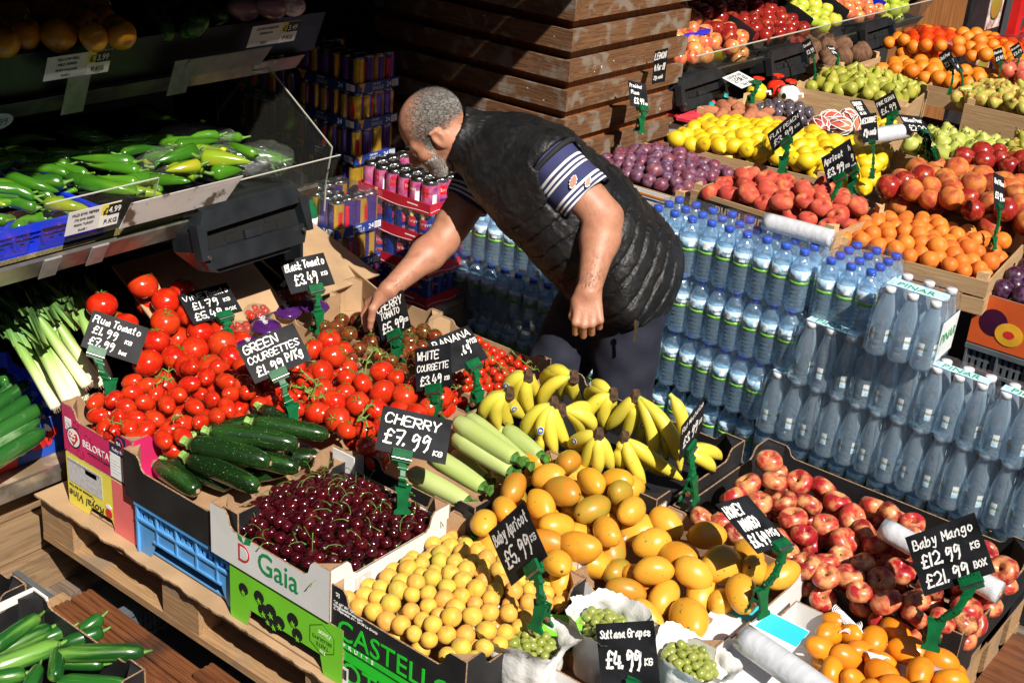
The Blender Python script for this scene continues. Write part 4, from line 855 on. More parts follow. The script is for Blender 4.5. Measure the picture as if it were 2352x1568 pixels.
obj('grey_label_plate', MB().prism([(-.15,0),(.17,0),(.19,.07),(-.12,.07)], 0, .003), TAPE, su, T((-3.075,2.52,1.285)) @ RZ(PI/2) @ RX(R(30)))
obj('acrylic_guard', MB().box((-.165,0,0),(.165,.004,.14)), CLEAR, su, T((-2.762,1.86,1.02)) @ RZ(PI/2) @ RX(R(22)))
obj('acrylic_guard', MB().box((-.165,0,0),(.165,.004,.14)), CLEAR, su, T((-2.762,1.50,1.02)) @ RZ(PI/2) @ RX(R(22)))
obj('acrylic_guard', MB().box((-.31,0,0),(.245,.004,.09)), CLEAR, su, T((-2.762,2.45,1.0)) @ RZ(PI/2) @ RX(R(24)))
RIM = mat('acrylic_edge', (.42,.42,.36), .3, 0)
ap = MB().prism([(-.02,-.08),(.30,-.12),(.36,.17),(.02,.40),(-.30,.30),(-.20,-.05)], 0, .004)
ol = [(-.02,-.08),(.30,-.12),(.36,.17),(.02,.40)]
Mac = T((-3.02,2.83,1.075)) @ RZ(R(6))
AE = [(-3.30,.90),(-2.80,.885),(-2.795,.98),(-2.77,1.095),(-3.05,1.28),(-3.30,1.20)]
obj('acrylic_end', MB().prism(AE, 2.704, 2.708), CLEAR, su)
em = MB(); [em.bar((AE[i][0],2.7035,AE[i][1]), (AE[i+1][0],2.7035,AE[i+1][1]), .0025, .004) for i in (1,2,3,4)]; obj('acrylic_edge', em, RIM, su)
obj('acrylic_edge', MB().box((-.31,-.001,.0902),(.245,.003,.092)), RIM, su, T((-2.762,2.45,1.0)) @ RZ(PI/2) @ RX(R(24)))
obj('acrylic_edge', MB().box((-.165,-.001,.1402),(.165,.003,.142)).box((.1652,-.001,0),(.167,.003,.14)), RIM, su, T((-2.762,1.86,1.02)) @ RZ(PI/2) @ RX(R(22)))
def label_card(M, lines, w=.16, h=.085, price=None, name='shelf_label', lab='', yel=True):
    t = thing(name, lab, 'label', M, 'printed shelf labels'); obj('card', MB().box((0,-.0008,0),(w,0,h)), WHITE, t)
    if yel: obj('print', rect(w*.36,h*.96,.0004), YELLOW, t, T((w*.63,-.001,h*.02)) @ RX(PI/2)); obj('print', rect(w*.36,h*.5,.0004), TEXTW, t, T((w*.63,-.0018,h*.01)) @ RX(PI/2))
    if price: obj('print', rect(w*.24,h*.46,.0004), TEXTK, t, T((w*.75,-.0026,h*.51)) @ RX(PI/2)); link('lettering', text_mesh(price, h*.36, TEXTW, .002), t, T((w*.762,-.0035,h*.60)) @ RX(PI/2) @ SC(.8,1,1)); link('lettering', text_mesh('£', h*.4, TEXTK), t, T((w*.65,-.0032,h*.58)) @ RX(PI/2)); link('lettering', text_mesh('P.KG', h*.26, TEXTK), t, T((w*.70,-.0034,h*.16)) @ RX(PI/2))
    for i, (s, sz) in enumerate(lines): link('lettering', text_mesh(s, h*sz, TEXTK, 0, 0, 'CENTER'), t, T((w*.32,-.0020,h*(.78-.22*i))) @ RX(PI/2) @ SC(.86,1,1))
    return t
label_card(T((-2.752,1.765,1.145)) @ RZ(PI/2) @ RX(R(22)), (('MILD SIVRI PEPPER',.15),('(TC SIVRI BIBER)',.13),('FROM: TURKEY',.13),('CLASS 1',.12)), price='4.99', lab='printed price card on the clear guard below the green peppers', w=.155, h=.075)
label_card(T((-3.055,1.93,1.450)) @ RZ(PI/2) @ RX(R(24)), (('YELLOW BELL',.17),('MILD PEPPER',.16),('FROM: HOLLAND',.13),('CLASS 1',.12)), price='3.99', lab='dim printed card on the shelf edge under the yellow peppers', w=.20, h=.075)
label_card(T((-3.055,2.62,1.455)) @ RZ(PI/2) @ RX(R(24)), (('GRAFFITI AUBERGINE',.14),('(EGGPLANT)',.14),('',.1),('CLASS 1',.12)), price='3.49', lab='printed card under the striped aubergines at the shelf end', w=.19, h=.075)
oc = thing('price_tag', 'faint oval handwritten price tag on the shadowed shelf edge', 'label', T((-3.07,1.80,1.36)) @ RZ(PI/2) @ RX(R(24))); obj('card', disc(.045,24,.026), GREY, oc, RX(PI/2)); tm = MB(); strokes(tm, '£3.39', -.032,-.010,.018,.06,.002); obj('lettering', tm, TEXTK, oc, T((0,-.0008,0)) @ RX(PI/2))
def dispenser(label, M):
    t = thing('bag_dispenser', label, 'dispenser', M, 'charcoal bag dispensers fixed under the shelves')
    # body: faceted trough, opening on the front
    pr = [(-.13,-.015),(.13,-.015),(.20,.055),(.20,.11),(.155,.145),(-.165,.145),(-.20,.10),(-.20,.05)]
    obj('body', MB().prism(pr, -.045, .05), DISP, t)
    obj('rim', MB().prism([(-.165,.146),(.155,.146),(.17,.158),(-.18,.158)], -.060, .05), DISP, t)
    a = MB()
    for sg in (-1, 1):
        a.prism([(sg*.155,.035),(sg*.155,.115),(sg*.125,.125),(sg*.075,.125),(sg*.055,.095),(sg*.055,.075),(sg*.09,.075),(sg*.10,.055),(sg*.09,.03)][::(1 if sg < 0 else -1)], -.0462, -.0475)
    a.prism([(-.09,.052),(.09,.052),(.10,.074),(.05,.074),(.05,.094),(-.05,.094),(-.05,.074),(-.10,.074)], -.0462, -.0475)
    obj('slot', a, mat('dispenser_slot', (.002,.002,.002), .9), t)
    f = MB().prism([(-.2,.098),(.2,.108),(.165,.150),(-.17,.150)], -.075, -.0455); f.prism([(-.175,.0),(.175,.0),(.2,.05),(-.2,.05)], -.066, -.0455); f.prism([(-.205,.03),(-.185,.03),(-.17,.12),(-.205,.12)], -.080, -.0455); f.prism([(.185,.03),(.205,.03),(.205,.12),(.17,.12)], -.080, -.0455); f.prism([(-.03,.052),(.03,.052),(.03,.074),(-.03,.074)], -.060, -.0478)
    obj('front_frame', f, DISP, t)
    for x in (-.18,.17): obj('screw', MB().tube([(x,-.082,.035),(x,-.078,.035)], .006, 10), STEEL, t)
    return t
dispenser('charcoal plastic bag dispenser fixed under the pepper shelf', T((-2.76,2.35,.945)) @ RZ(PI/2) @ RX(R(-14)) @ SC(1,1,1.12))
dispenser('charcoal bag dispenser beside the lemon price sign', T((-2.80,4.86,.98)) @ RZ(PI/2) @ RX(R(-16)) @ SC(.9))
dispenser('charcoal bag dispenser below the red apples', T((-2.80,5.62,1.0)) @ RZ(PI/2) @ RX(R(-16)) @ SC(.9))
dispenser('farthest charcoal bag dispenser below the green apples', T((-2.80,6.6,1.02)) @ RZ(PI/2) @ RX(R(-16)) @ SC(.9))
# right shelf
rs = thing('display_shelf', 'tiered steel display shelf with clear guards holding rows of apples', 'shelf')
obj('shelf_deck', MB().add([(-3.7,4.72,1.28),(-2.86,4.72,1.10),(-2.86,7.3,1.10),(-3.7,7.3,1.28),(-3.7,4.72,1.26),(-2.86,4.72,1.08),(-2.86,7.3,1.08),(-3.7,7.3,1.26)],[(0,1,2,3),(7,6,5,4),(1,5,6,2),(3,2,6,7),(0,4,5,1)]), DISP, rs)
obj('front_lip', MB().prism([(0,0),(.012,0),(.045,.045),(.035,.050)], 0, 2.56), LIPM, rs, T((-2.85,4.73,1.07)))
for k in range(4): obj('acrylic_guard', MB().box((-.30,0,0),(.30,.004,.11)), CLEAR, rs, T((-2.80,5.05+k*.63,1.12)) @ RZ(PI/2) @ RX(R(28))); 
for k in range(4): obj('acrylic_edge', MB().box((-.30,-.001,.1102),(.30,.005,.1135)), RIM, rs, T((-2.80,5.05+k*.63,1.12)) @ RZ(PI/2) @ RX(R(28)))
obj('lower_panel', MB().box((-3.0,4.72,.0),(-2.98,7.3,1.05)), DARKW, rs)
for k, (y, m_) in enumerate(((5.45,BLACK),(6.02,BLACK),(6.42,BLACK),(6.86,DBLUEPL))): obj('divider', MB().prism([(-.35,0),(.0,0),(.04,.10),(-.05,.14),(-.35,.22)], -.002, .002), m_, rs, T((-2.90,y,1.12)))
for k in range(2): plastic_crate('royal blue plastic crate under the '+('red' if k == 0 else 'pink')+' apples on the shelf', -3.12, 4.98+k*1.95, 1.15, .36, .38, .10, DBLUEPL, slots=6)
plastic_crate('royal blue plastic crate of long green peppers on the shelf', -3.04, 1.70, 1.095, .46, .44, .075, DBLUEPL, slots=7)
plastic_crate('royal blue plastic crate at the left frame edge of the shelf', -3.04, 1.25, 1.095, .46, .44, .075, DBLUEPL, slots=7)
# ------------------------------------------------------------------ far display table and crates
tb = thing('display_table', 'low timber table carrying the far fruit crates', 'table', T((-2,4.0,0)))
obj('table_top', MB().box((-.75,-.12,.78),(.76,2.3,.81)).box((.761,.5,.78),(1.6,2.3,.81)), GREYW, tb)
obj('front_skirt', MB().box((-.75,-.10,.02),(.75,-.08,.779)), BLACK, tb); obj('side_skirt', MB().box((1.55,-.079,.02),(1.57,2.3,.779)), BLACK, tb)
def TC(*a, **k): return wood_crate(*a, **k)
TC('wooden crate of purple plums beside the planter', -2.45, 4.10, .815, .46, .44, .115, slats=2)
obj_pl = tag(obj('cardboard_liner', MB().box((-2.67,3.872,.86),(-2.235,3.8755,.925)), WHITE), 'white and orange printed liner on the plum crate front', 'cardboard')
obj('print', MB().box((-2.67,3.870,.905),(-2.235,3.8715,.912)), mat('orange_print',(.7,.25,.02),.5), obj_pl); obj('print', MB().box((-2.67,3.870,.893),(-2.235,3.8715,.897)), NAVY, obj_pl)
pc = TC('wooden crate of flat peaches with an upside down printed liner', -1.90, 4.03, .855, .56, .36, .125, slats=2, rot=R(-3))
obj('liner', MB().box((-.245,-.1835,.045),(.20,-.1815,.105)), BLACK, pc); link('lettering', text_mesh('The Natural Hand', .052, mat('cream_print',(.6,.48,.3),.6,0), .001, 0), pc, T((.19,-.1838,.093)) @ RX(PI/2) @ RZ(PI) @ SC(.95,1,1))
TC('wooden crate of apricots behind the water bottles', -1.42, 4.16, .815, .50, .50, .12, rot=R(6))
TC('wooden crate heaped with peaches and nectarines', -1.36, 4.70, .90, .62, .46, .10, rot=R(4))
TC('wooden crate of lemons behind the plums', -2.25, 4.55, .88, .62, .44, .10, rot=R(6))
TC('wooden crate of green guavas and pears', -1.70, 5.05, .90, .50, .40, .11, rot=R(4), slats=1)
TC('wooden crate of golden pears at the right edge', -1.20, 5.25, .90, .56, .44, .12, slats=1)
TC('pale wooden crate of blushed pears at the right edge', -1.55, 5.80, .95, .70, .42, .13, slats=1)
TC('wooden crate of green conference pears', -2.38, 5.62, .91, .50, .42, .13, rot=R(10), slats=1)
TC('low crate of oranges in red nets', -2.1, 6.35, .93, .95, .66, .10, slats=1)
TC('wooden crate of brown coconuts', -2.80, 6.05, .93, .42, .44, .13, slats=2)
TC('wooden crate of pomegranates and dark avocados', -1.75, 6.35, .98, .45, .40, .10, slats=1)
TC('shallow wooden box of passion fruit and sweet potatoes', -2.52, 4.98, .90, .42, .44, .09, slats=1)
pb = carton('orange printed plum carton standing beside the water bottles', -.93, 4.20, .70, .52, .40, .17, .0, mat('orange_card', (.62,.10,.02), .5, .08, 6), CARD, posts=False, group=None)
put(pb,'front',.52,.40,.07,.085,disc(.045,20),mat('plum_print',(.05,.005,.03),.4)); put(pb,'front',.52,.40,.125,.06,disc(.045,22,.038),mat('flesh_print',(.80,.42,.03),.4),off=.0014); put(pb,'front',.52,.40,.125,.06,disc(.018,16,.013),TEXTR,off=.0022)
put_text(pb,'front',.52,.40,.20,.06,'PLUMS',.05,TEXTW,.002); put(pb,'front',.52,.40,.19,.125,disc(.028,16,.011),TEXTK,off=.001,name='hand_hole')
plastic_crate('black plastic crate under the orange plum carton', -.93, 4.20, .46, .52, .40, .235, GREYPL, group=None)
carton('black carton on the floor beneath the plastic crate', -.93, 4.20, .002, .52, .40, .455, 0, BLACK, BLACK, posts=False, group=None)
# ------------------------------------------------------------------ produce in the front display
S2 = 1/1.0
def inb(x0, x1, y0, y1, zf, m): 
    return lambda x, y: zf + m*max(0, 1-((x-(x0+x1)/2)/((x1-x0)/2))**2*.8)*max(0, 1-((y-(y0+y1)/2)/((y1-y0)/2))**2*.8)
def lie(): return RZ(rnd(0,6.28)) @ RX(PI/2+rnd(-.5,.5)) @ RZ(rnd(0,6.28))
# plum tomatoes
pts = [(665,1105),(675,1215),(607,1310),(700,1325),(835,1385),(805,1225),(865,1140),(920,1035),(990,1000),(995,1110),(905,970),(1145,1120),(1055,1225),(920,1225),(1210,1060),(1295,870),(1295,985),(1415,935),(1500,870),(1560,970),(1330,1140),(1450,1090),(1595,1050),(1540,1160),(1255,1265),(1365,1240),(1135,1345),(1240,1340),(1065,1045),(775,1090),(1650,975),(1195,1300),(880,1290),(1680,1040),(1480,1200),(985,1300)]
seeds_pile('plumtom', pts, r4, lambda x, y: .675+.055*(y-1.75)/.3, .0258, 'plum tomato', 'in the pink carton', 'tomato', 'plum tomatoes in the pink carton', bounds=(-2.765,-2.35,1.73,2.3), orient=lie, seed=2)
# large tomatoes on the cardboard slope
pts = [(985,315,108),(695,445,108),(1130,415,98),(1130,555,102),(850,590,100),(1070,690,98),(1200,800,98),(1325,745,98),(1010,840,108),(1290,500,90),(1375,625,90),(1505,620,90),(1520,710,105),(1250,340,70),(1290,860,80),(1590,800,95),(1420,860,85),(1690,870,85),(1790,900,85)]
seeds_pile(['tomato','tomatoc'], pts, r4, lambda x, y: .715+max(0,-2.76-x)*.62, .043, 'big round red tomato', 'behind the plum tomato sign', 'tomato', 'large tomatoes on the cardboard slope', under=True, orient=lambda: RZ(rnd(0,6.28)) @ RX(rnd(-.7,.9)), seed=4, rk=.3359)
# middle tomatoes
pts = [(98,745,80),(60,645,78),(15,850,78),(178,890,68),(275,925,70),(412,855,82),(415,985,92),(95,1040,88),(245,1055,80),(110,1160,88),(370,1095,78),(290,1225,72),(630,1115,80),(770,1020,92),(540,1000,85),(20,965,70),(190,1225,70),(300,1330,70),(10,1120,70),(640,940,80),(520,1100,70),(400,1200,75),(480,880,60),(700,1080,60),(160,985,60)]
seeds_pile(['tomato','tomatoc','tomatoc'], pts, b1, lambda x, y: .70+(y-2.1)*.10, .033, 'red vine tomato', 'between the two courgette signs', 'tomato', 'vine tomatoes in the middle carton', orient=lambda: RZ(rnd(0,6.28)) @ RX(rnd(-.5,1.1)), seed=5, rk=.3555)
pts = [(2140,750,80),(2265,790,82),(2030,870,65),(2175,890,75),(1870,990,75),(2130,1070,72),(2155,1175,82),(2270,1090,80),(2290,1210,85),(2050,1150,65),(2200,1000,70),(1960,960,60),(2080,960,65),(1980,1080,60),(1850,1090,60),(1770,980,60)]
seeds_pile(['tomato','tomatoc','tomatoc'], pts, r4, lambda x, y: .70+(y-2.1)*.10, .030, 'red vine tomato', 'behind the green courgettes sign', 'tomato', 'vine tomatoes in the middle carton', orient=lambda: RZ(rnd(0,6.28)) @ RX(rnd(-.5,1.1)), seed=6, rk=.3359)
# black tomatoes
pts = [(250,520,62),(190,610,60),(300,590,58),(330,660,62),(70,600,60),(665,590,54),(740,615,48),(585,655,60),(440,670,52),(590,700,52),(580,590,52),(160,700,52),(200,770,50),(370,560,52),(530,730,50),(660,690,48),(110,560,50),(420,600,50),(500,620,50),(250,700,50),(380,740,48),(40,690,50),(30,560,48),(640,760,44),(720,700,44),(460,780,44),(140,520,50)]
seeds_pile('btom', pts, b1, lambda x, y: .665+.02*(1 if y < 2.6 else 0), .027, 'dark brown and red tomato', 'under the reaching hand', 'tomato', 'black tomatoes in the kraft carton', orient=lambda: RZ(rnd(0,6.28)) @ RX(rnd(-.6,.9)), seed=7, rk=.3555)
# cherry tomatoes
pts = [(1068,680),(1120,715),(1170,735),(1220,768),(1277,802),(1322,835),(1060,795),(1125,850),(1155,890),(1038,855),(1078,905),(1170,800),(1110,780),(1235,848),(1190,860),(1025,915),(950,905),(900,880),(885,990),(945,955),(1045,965),(1090,945),(1120,990),(1025,650),(1350,805),(1200,920),(1280,890),(990,870),(920,1040),(870,1040),(1000,1010),(1295,770),(1140,760),(960,860),(850,930),(1080,740),(1250,920),(1310,900),(1150,950),(1180,990),(860,880),(980,940)]
seeds_pile('cherrytom', pts, b1, lambda x, y: .675, .0145, 'small cherry tomato', 'in the corner of the kraft carton', 'tomato', 'cherry tomatoes on the vine', orient=lambda: RZ(rnd(0,6.28)) @ RX(rnd(-.8,.8)), seed=8)
def vines(label, paths, conv, z, r=.0022):
    t = MB()
    for pth in paths:
        ps = [P(*conv(a, b), z+.012*math.sin(i*2.1)+.02) for i, (a, b) in enumerate(pth)]; t.tube(ps, r, 5)
        for p in ps:
            for k in range(3): a = rnd(0,6.28); q = p+Vector((.014*math.cos(a), .014*math.sin(a), .006)); t.tube([p, q+Vector((0,0,.003)), q+Vector((.006*math.cos(a),.006*math.sin(a),-.006))], [r*.8, r*.6, r*.3], 4)
    return tag(obj('tomato_vine', t, VINE), label, 'vine', 'green tomato vine stalks')
vines('green vine stalk trailing over the cherry tomatoes', [[(1060,710),(1120,770),(1190,830),(1240,880)],[(1260,740),(1330,800),(1380,840)],[(880,960),(940,930),(1000,950)]], b1, .69, .0016)
vines('green vine stalk curling over tomatoes beside the green courgettes sign', [[(2110,680),(2090,790)],[(1975,900),(2080,910),(2140,960),(2160,1000),(2130,1070)],[(2000,1000),(2060,1010),(2100,1040),(2180,1080)]], r4, .725, .003)
vines('spiky green vine top on the dark tomatoes', [[(300,800),(290,860),(260,900)],[(370,700),(340,720),(300,780)],[(340,700),(400,735),(420,760)]], b1, .70, .0024)
vines('green vine stalk on tomatoes above the cherry sign', [[(240,1170),(290,1100),(320,1070)],[(290,1150),(310,1220),(300,1280)]], b1, .73, .003)
vines('thin vine stalk lying on the plum tomatoes', [[(1070,985),(1130,940),(1180,980)],[(1150,900),(1140,960)],[(760,1240),(830,1260)],[(1180,1230),(1210,1210)]], r4, .715, .0022)
# long produce: ends in picture units, heights
def long_one(name, a, za, b, zb, r, mt, label, cat, group, prof=None, bend=.0, n=14, parts=None, ribs=0, flatdir=(0,0,1)):
    p, q = P(a[0], a[1], za), P(b[0], b[1], zb); d = q-p; L = d.length; M = frame(p, d)
    pf = prof or [(0,.0),(.015,.45),(.06,.8),(.2,.98),(.5,1.0),(.8,.96),(.93,.8),(.985,.45),(1,.0)]
    side = Vector((0, bend, abs(bend)*.5)); vs = []; k = len(pf)
    mb = MB()
    pts = [Vector((L*t, 0, 0))+side*math.sin(PI*t) for t, _ in pf]
    for i, (t, rr) in enumerate(pf):
        for j in range(n):
            an = 2*PI*j/n; w_ = 1+ribs*math.cos(5*an); vs.append(pts[i]+Vector((0, math.cos(an), math.sin(an)))*max(1e-5, rr)*r*w_*(1+.05*mnoise.noise(Vector((i*.6, j*.5, L*40)))))
    mb.add(vs, [(i*n+j, i*n+(j+1)%n, (i+1)*n+(j+1)%n, (i+1)*n+j) for i in range(k-1) for j in range(n)], 0, True)
    o = obj(name, mb, mt, None, M); tag(o, label, cat, group)
    for (nm, m, mm) in (parts(L, r, pts) if parts else []): obj(nm, m, mm, o)
    return o
def cstemp(L, r, pts):
    m = MB(); m.tube([(-.002,0,0),(-.010,0,.001),(-.022,.002,.003)], [r*.62,r*.40,r*.46], 6, sm=False)
    e = MB(); e.tube([(L-.0005,0,0),(L+.0015,0,0)], [r*.26,r*.2], 8)
    return [('stem', m, STEMC), ('blossom_scar', e, CARDL)]
STEMC = mat('courgette_stem', (.20,.36,.08), .6, .3, 60, bump=.5)
STEMW = mat('pale_courgette_stem', (.07,.19,.03), .5, .3, 60, bump=.5)
GC = 'dark green courgettes in the black carton'
for i, (a, za, b, zb, r, bd) in enumerate([((360,1066),.60,(455,1128),.60,.026,.0),((386,1058),.615,(530,1118),.60,.025,.006),((560,1092),.61,(660,1075),.60,.024,0),((650,1050),.62,(745,1050),.62,.026,0),((432,1052),.65,(596,1122),.635,.027,.004),((505,1035),.655,(688,1076),.645,.027,.004),((448,1000),.675,(605,960),.665,.022,-.02),((436,1018),.69,(622,1064),.675,.028,.008),((484,992),.715,(686,1022),.70,.026,.006),((600,938),.70,(690,990),.69,.021,0),((582,970),.72,(756,1000),.70,.023,.003)]):
    long_one('courgette', a, za, b, zb, r, MT['courg'], ['dark courgette at the front left corner of the black carton','dark courgette second from the front left, dull speckled skin','short courgette pushed into the front right corner','courgette end showing at the right corner of the black carton','speckled courgette lying from left edge to front corner','long dark courgette in the middle layer with pale round tip','curved courgette at the back left against the tomatoes','glossy dark courgette on top at the left of the heap','topmost long courgette with a pale stem','courgette pointing back between the tomato boxes','upper right courgette pointing at the cherry sign'][i], 'courgette', GC, bend=bd, parts=cstemp, ribs=.02, n=20)
def wst(L, r, pts):
    m = MB(); n = 5
    m.tube([(L-.004,0,0),(L+.012,0,.001),(L+.026,.002,.004)], [r*.72,r*.42,r*.62], 5, sm=False); return [('stem', m, STEMW)]
GW = 'pale green courgettes in the kraft carton'
for i, (a, za, b, zb, r) in enumerate([((945,1122),.60,(1000,1162),.60,.020),((1040,1040),.63,(1115,1098),.61,.020),((1130,1080),.60,(1200,1100),.60,.022),((1110,965),.655,(1230,1062),.64,.021),((940,1082),.655,(1072,1152),.645,.0235),((985,1040),.68,(1108,1118),.665,.0235),((1042,1000),.70,(1172,1082),.685,.024),((1072,955),.715,(1205,1062),.70,.0215),((1044,965),.735,(1182,1052),.72,.0245),((1160,985),.72,(1240,1046),.715,.0215)]):
    long_one('white_courgette', a, za, b, zb, r*1.12, MT['wcourg'], ['pale courgette tucked in the front corner by the green clip','pale courgette showing between two larger ones near the front','pale courgette in shade at the right of the heap','pale courgette under the upper ones at the back','lowest fat pale courgette beside the cherries','second fat pale courgette up from the cherries','third pale courgette up, with a brown mark','slim pale courgette behind the topmost one','topmost long pale courgette starting beside the cherry sign','short pale courgette lying against the bananas'][i], 'courgette', GW, prof=[(0,0),(.02,.5),(.08,.85),(.25,1.0),(.5,.96),(.75,.88),(.92,.80),(.98,.72),(1,.66)], parts=wst, ribs=.015, n=18)
# cucumbers
for i, (a, za, b, zb, r) in enumerate([((0,878),.56,(25,868),.56,.020),((-20,938),.57,(65,880),.57,.021),((-30,985),.575,(72,912),.575,.021),((-40,1015),.58,(95,935),.585,.024),((-30,1040),.56,(88,962),.56,.022),((-50,1080),.555,(100,990),.56,.025),((-60,960),.54,(40,880),.54,.022),((-50,920),.54,(10,850),.54,.022)]):
    o = long_one('wrapped_cucumber', a, za, b, zb, r, MT['cucumw'], ['tip of a wrapped cucumber at the back of the blue carton','second wrapped cucumber from the back of the blue carton','third wrapped cucumber from the back of the blue carton','thick wrapped cucumber in the middle with crinkled film end','wrapped cucumber below the thick middle one','frontmost wrapped cucumber of the blue carton','wrapped cucumber half hidden in the left of the carton','wrapped cucumber at the left frame edge'][i], 'cucumber', 'plastic wrapped cucumbers', parts=lambda L, r, pts: [('film_end', MB().tube([(L-.004,0,0),(L+.006,0,.001),(L+.016,0,.004)], [r*.5,r*.15,r*.55], 7, sm=False), BAGF)])
for i, (a, za, b, zb, r) in enumerate([((-30,1510),.30,(120,1440),.32,.023),((-20,1490),.335,(90,1415),.34,.021),((-40,1430),.31,(85,1412),.31,.020),((95,1470),.30,(165,1440),.31,.018),((185,1450),.30,(235,1415),.32,.018),((145,1480),.33,(238,1448),.345,.020),((-30,1540),.33,(140,1478),.34,.024),((125,1500),.36,(333,1496),.36,.022),((120,1520),.33,(240,1525),.33,.017),((60,1590),.345,(90,1530),.345,.017),((125,1560),.345,(135,1490),.36,.019),((130,1570),.32,(300,1580),.33,.027),((-20,1560),.34,(60,1545),.34,.020)]):
    long_one('cucumber', a, za, b, zb, r, MT['cucum'], ['dark cucumber behind the top one at the left edge','bright cucumber on top at the upper left of the heap','cucumber tip showing at the back left of the heap','yellowish end of a cucumber in the middle of the heap','small cucumber standing up beside the black wall','cucumber with a thin pointed stem near the black wall','thick dark cucumber across the left of the heap','long shiny cucumber pointing right across the heap','cucumber directly under the long shiny one','short cucumber standing upright near the bottom edge','dark cucumber crossing over the others','fat cucumber at the bottom edge of the picture','cucumber end at the bottom left corner'][i], 'cucumber', 'loose cucumbers in the black carton', n=16, parts=lambda L, r, pts: [('stem', MB().tube([(L-.004,0,0),(L+.008,0,.002),(L+.018,0,.005)], [r*.3,r*.2,r*.12], 6), STEM)])
for i, (x, y, zz, a) in enumerate(((-2.80,1.30,.315,0),(-2.66,1.34,.31,1.2),(-2.72,1.20,.31,2))):
    o = link('aubergine', ell(.045,.045,.075,18,12).mesh('aubergine', MT['aub']), None, T((x,y,zz)) @ RZ(a) @ RX(1.2)); tag(o, ['dark aubergine nearest the frame edge in the lower left carton','dark aubergine beside the carton corner','dark aubergine at the bottom of the lower left carton'][i], 'aubergine', 'dark aubergines')
    obj('calyx', calyx(.035,5,.072,.003,CALYX,.02), CALYX, o)
# leeks
LEEK = fruit('leek_stalk', [(.72,.76,.50)], (.60,.70,.30), 10, .6, .1, .3, .5, axis=(.2,1,1)); 
def leekmat():
    m, t, N, L, b = nmat('leek_skin'); tc = N.new('ShaderNodeTexCoord'); sp = N.new('ShaderNodeSeparateXYZ'); L.new(tc.outputs['Object'], sp.inputs[0])
    nz = N.new('ShaderNodeTexNoise'); nz.inputs['Scale'].default_value = 1; mp = N.new('ShaderNodeMapping'); mp.inputs['Scale'].default_value = (4,160,160); L.new(tc.outputs['Object'], mp.inputs[0]); L.new(mp.outputs[0], nz.inputs[0])
    ad = N.new('ShaderNodeMath'); ad.operation = 'MULTIPLY_ADD'; ad.inputs[1].default_value = .12; L.new(nz.outputs[0], ad.inputs[0]); L.new(sp.outputs[0], ad.inputs[2])
    r = ramp(N, [(.04,(.80,.78,.62)),(.14,(.66,.73,.38)),(.22,(.30,.47,.11)),(.32,(.10,.24,.06)),(.50,(.05,.15,.07))]); L.new(ad.outputs[0], r.inputs[0]); L.new(r.outputs[0], b.inputs['Base Color']); b.inputs['Roughness'].default_value = .38
    bp = N.new('ShaderNodeBump'); bp.inputs['Strength'].default_value = .3; bp.inputs['Distance'].default_value = .001; L.new(nz.outputs[0], bp.inputs['Height']); L.new(bp.outputs[0], b.inputs['Normal']); return m
LK = leekmat()
random.seed(9)
leeks = [((600,1000),(250,520),.70),((690,1000),(390,580),.66),((735,950),(520,420),.66),((475,1105),(140,470),.68),((520,1085),(290,560),.67),((385,1150),(30,560),.66),((590,1095),(350,700),.63),((640,970),(330,440),.68),((430,1110),(80,620),.63)]
for i, (a, b, z) in enumerate(leeks):
    p, q = P(*r4(*a), z), P(*r4(*b), z+.15); d = q-p; L = d.length*1.25; M = frame(p, d); r = rnd(.013,.017)
    m = MB().tube([(0,0,0),(.004,0,0),(.02,0,0),(.12,0,0),(.22,0,.002),(.30,.004,.006)], [r*.5,r*1.05,r*1.1,r*.95,r*1.02,r*1.05], 12)
    o = obj('leek', m, LK, None, M); tag(o, ['leek with the biggest white root end, topmost of the bunch','leek whose white end lies against the clip','leek at the right of the bunch behind the plum tomato sign','long leek ending beside the pink carton corner','leek lying under the topmost one','leftmost leek running down to the blue carton','short leek in the front gap of the bunch','leek lying between the topmost and right one','pale leek beneath the left side of the bunch'][i], 'leek', 'bunch of leeks')
    for k in range(5):
        w_ = r*rnd(1.0,1.5); sp_ = (k-2)*.016+rnd(-.006,.006); up = rnd(-.005,.035); pts = [(.18+.02*k,sp_*.1,r*.2+k*.001),(.25,sp_*.3,r*.5+up*.2),(.34,sp_*.9,r+up*.6),(L*.78,sp_*1.9,r+up),(L*rnd(.95,1.15),sp_*2.8,up*1.1)]
        lf = MB(); vs = []
        for t, pt in enumerate(pts):
            ww = w_*(1,1.05,1,.8,.15)[t]; x, y, z_ = pt; vs += [(x,y-ww,z_+.004),(x,y-ww*.5,z_-.001),(x,y,z_-.003),(x,y+ww*.5,z_-.001),(x,y+ww,z_+.004)]
        lf.add(vs, [(t*5+c, t*5+c+1, t*5+c+6, t*5+c+5) for t in range(4) for c in range(4)], 0, True)
        obj('leaf', lf, LK, o)
    rt = MB()
    for k in range(9): a_ = k*.7; rt.tube([(0,.5*r*math.cos(a_),.5*r*math.sin(a_)),(-.008,.7*r*math.cos(a_),.7*r*math.sin(a_)-.002)], .0008, 4)
    obj('roots', rt, CARDL, o)
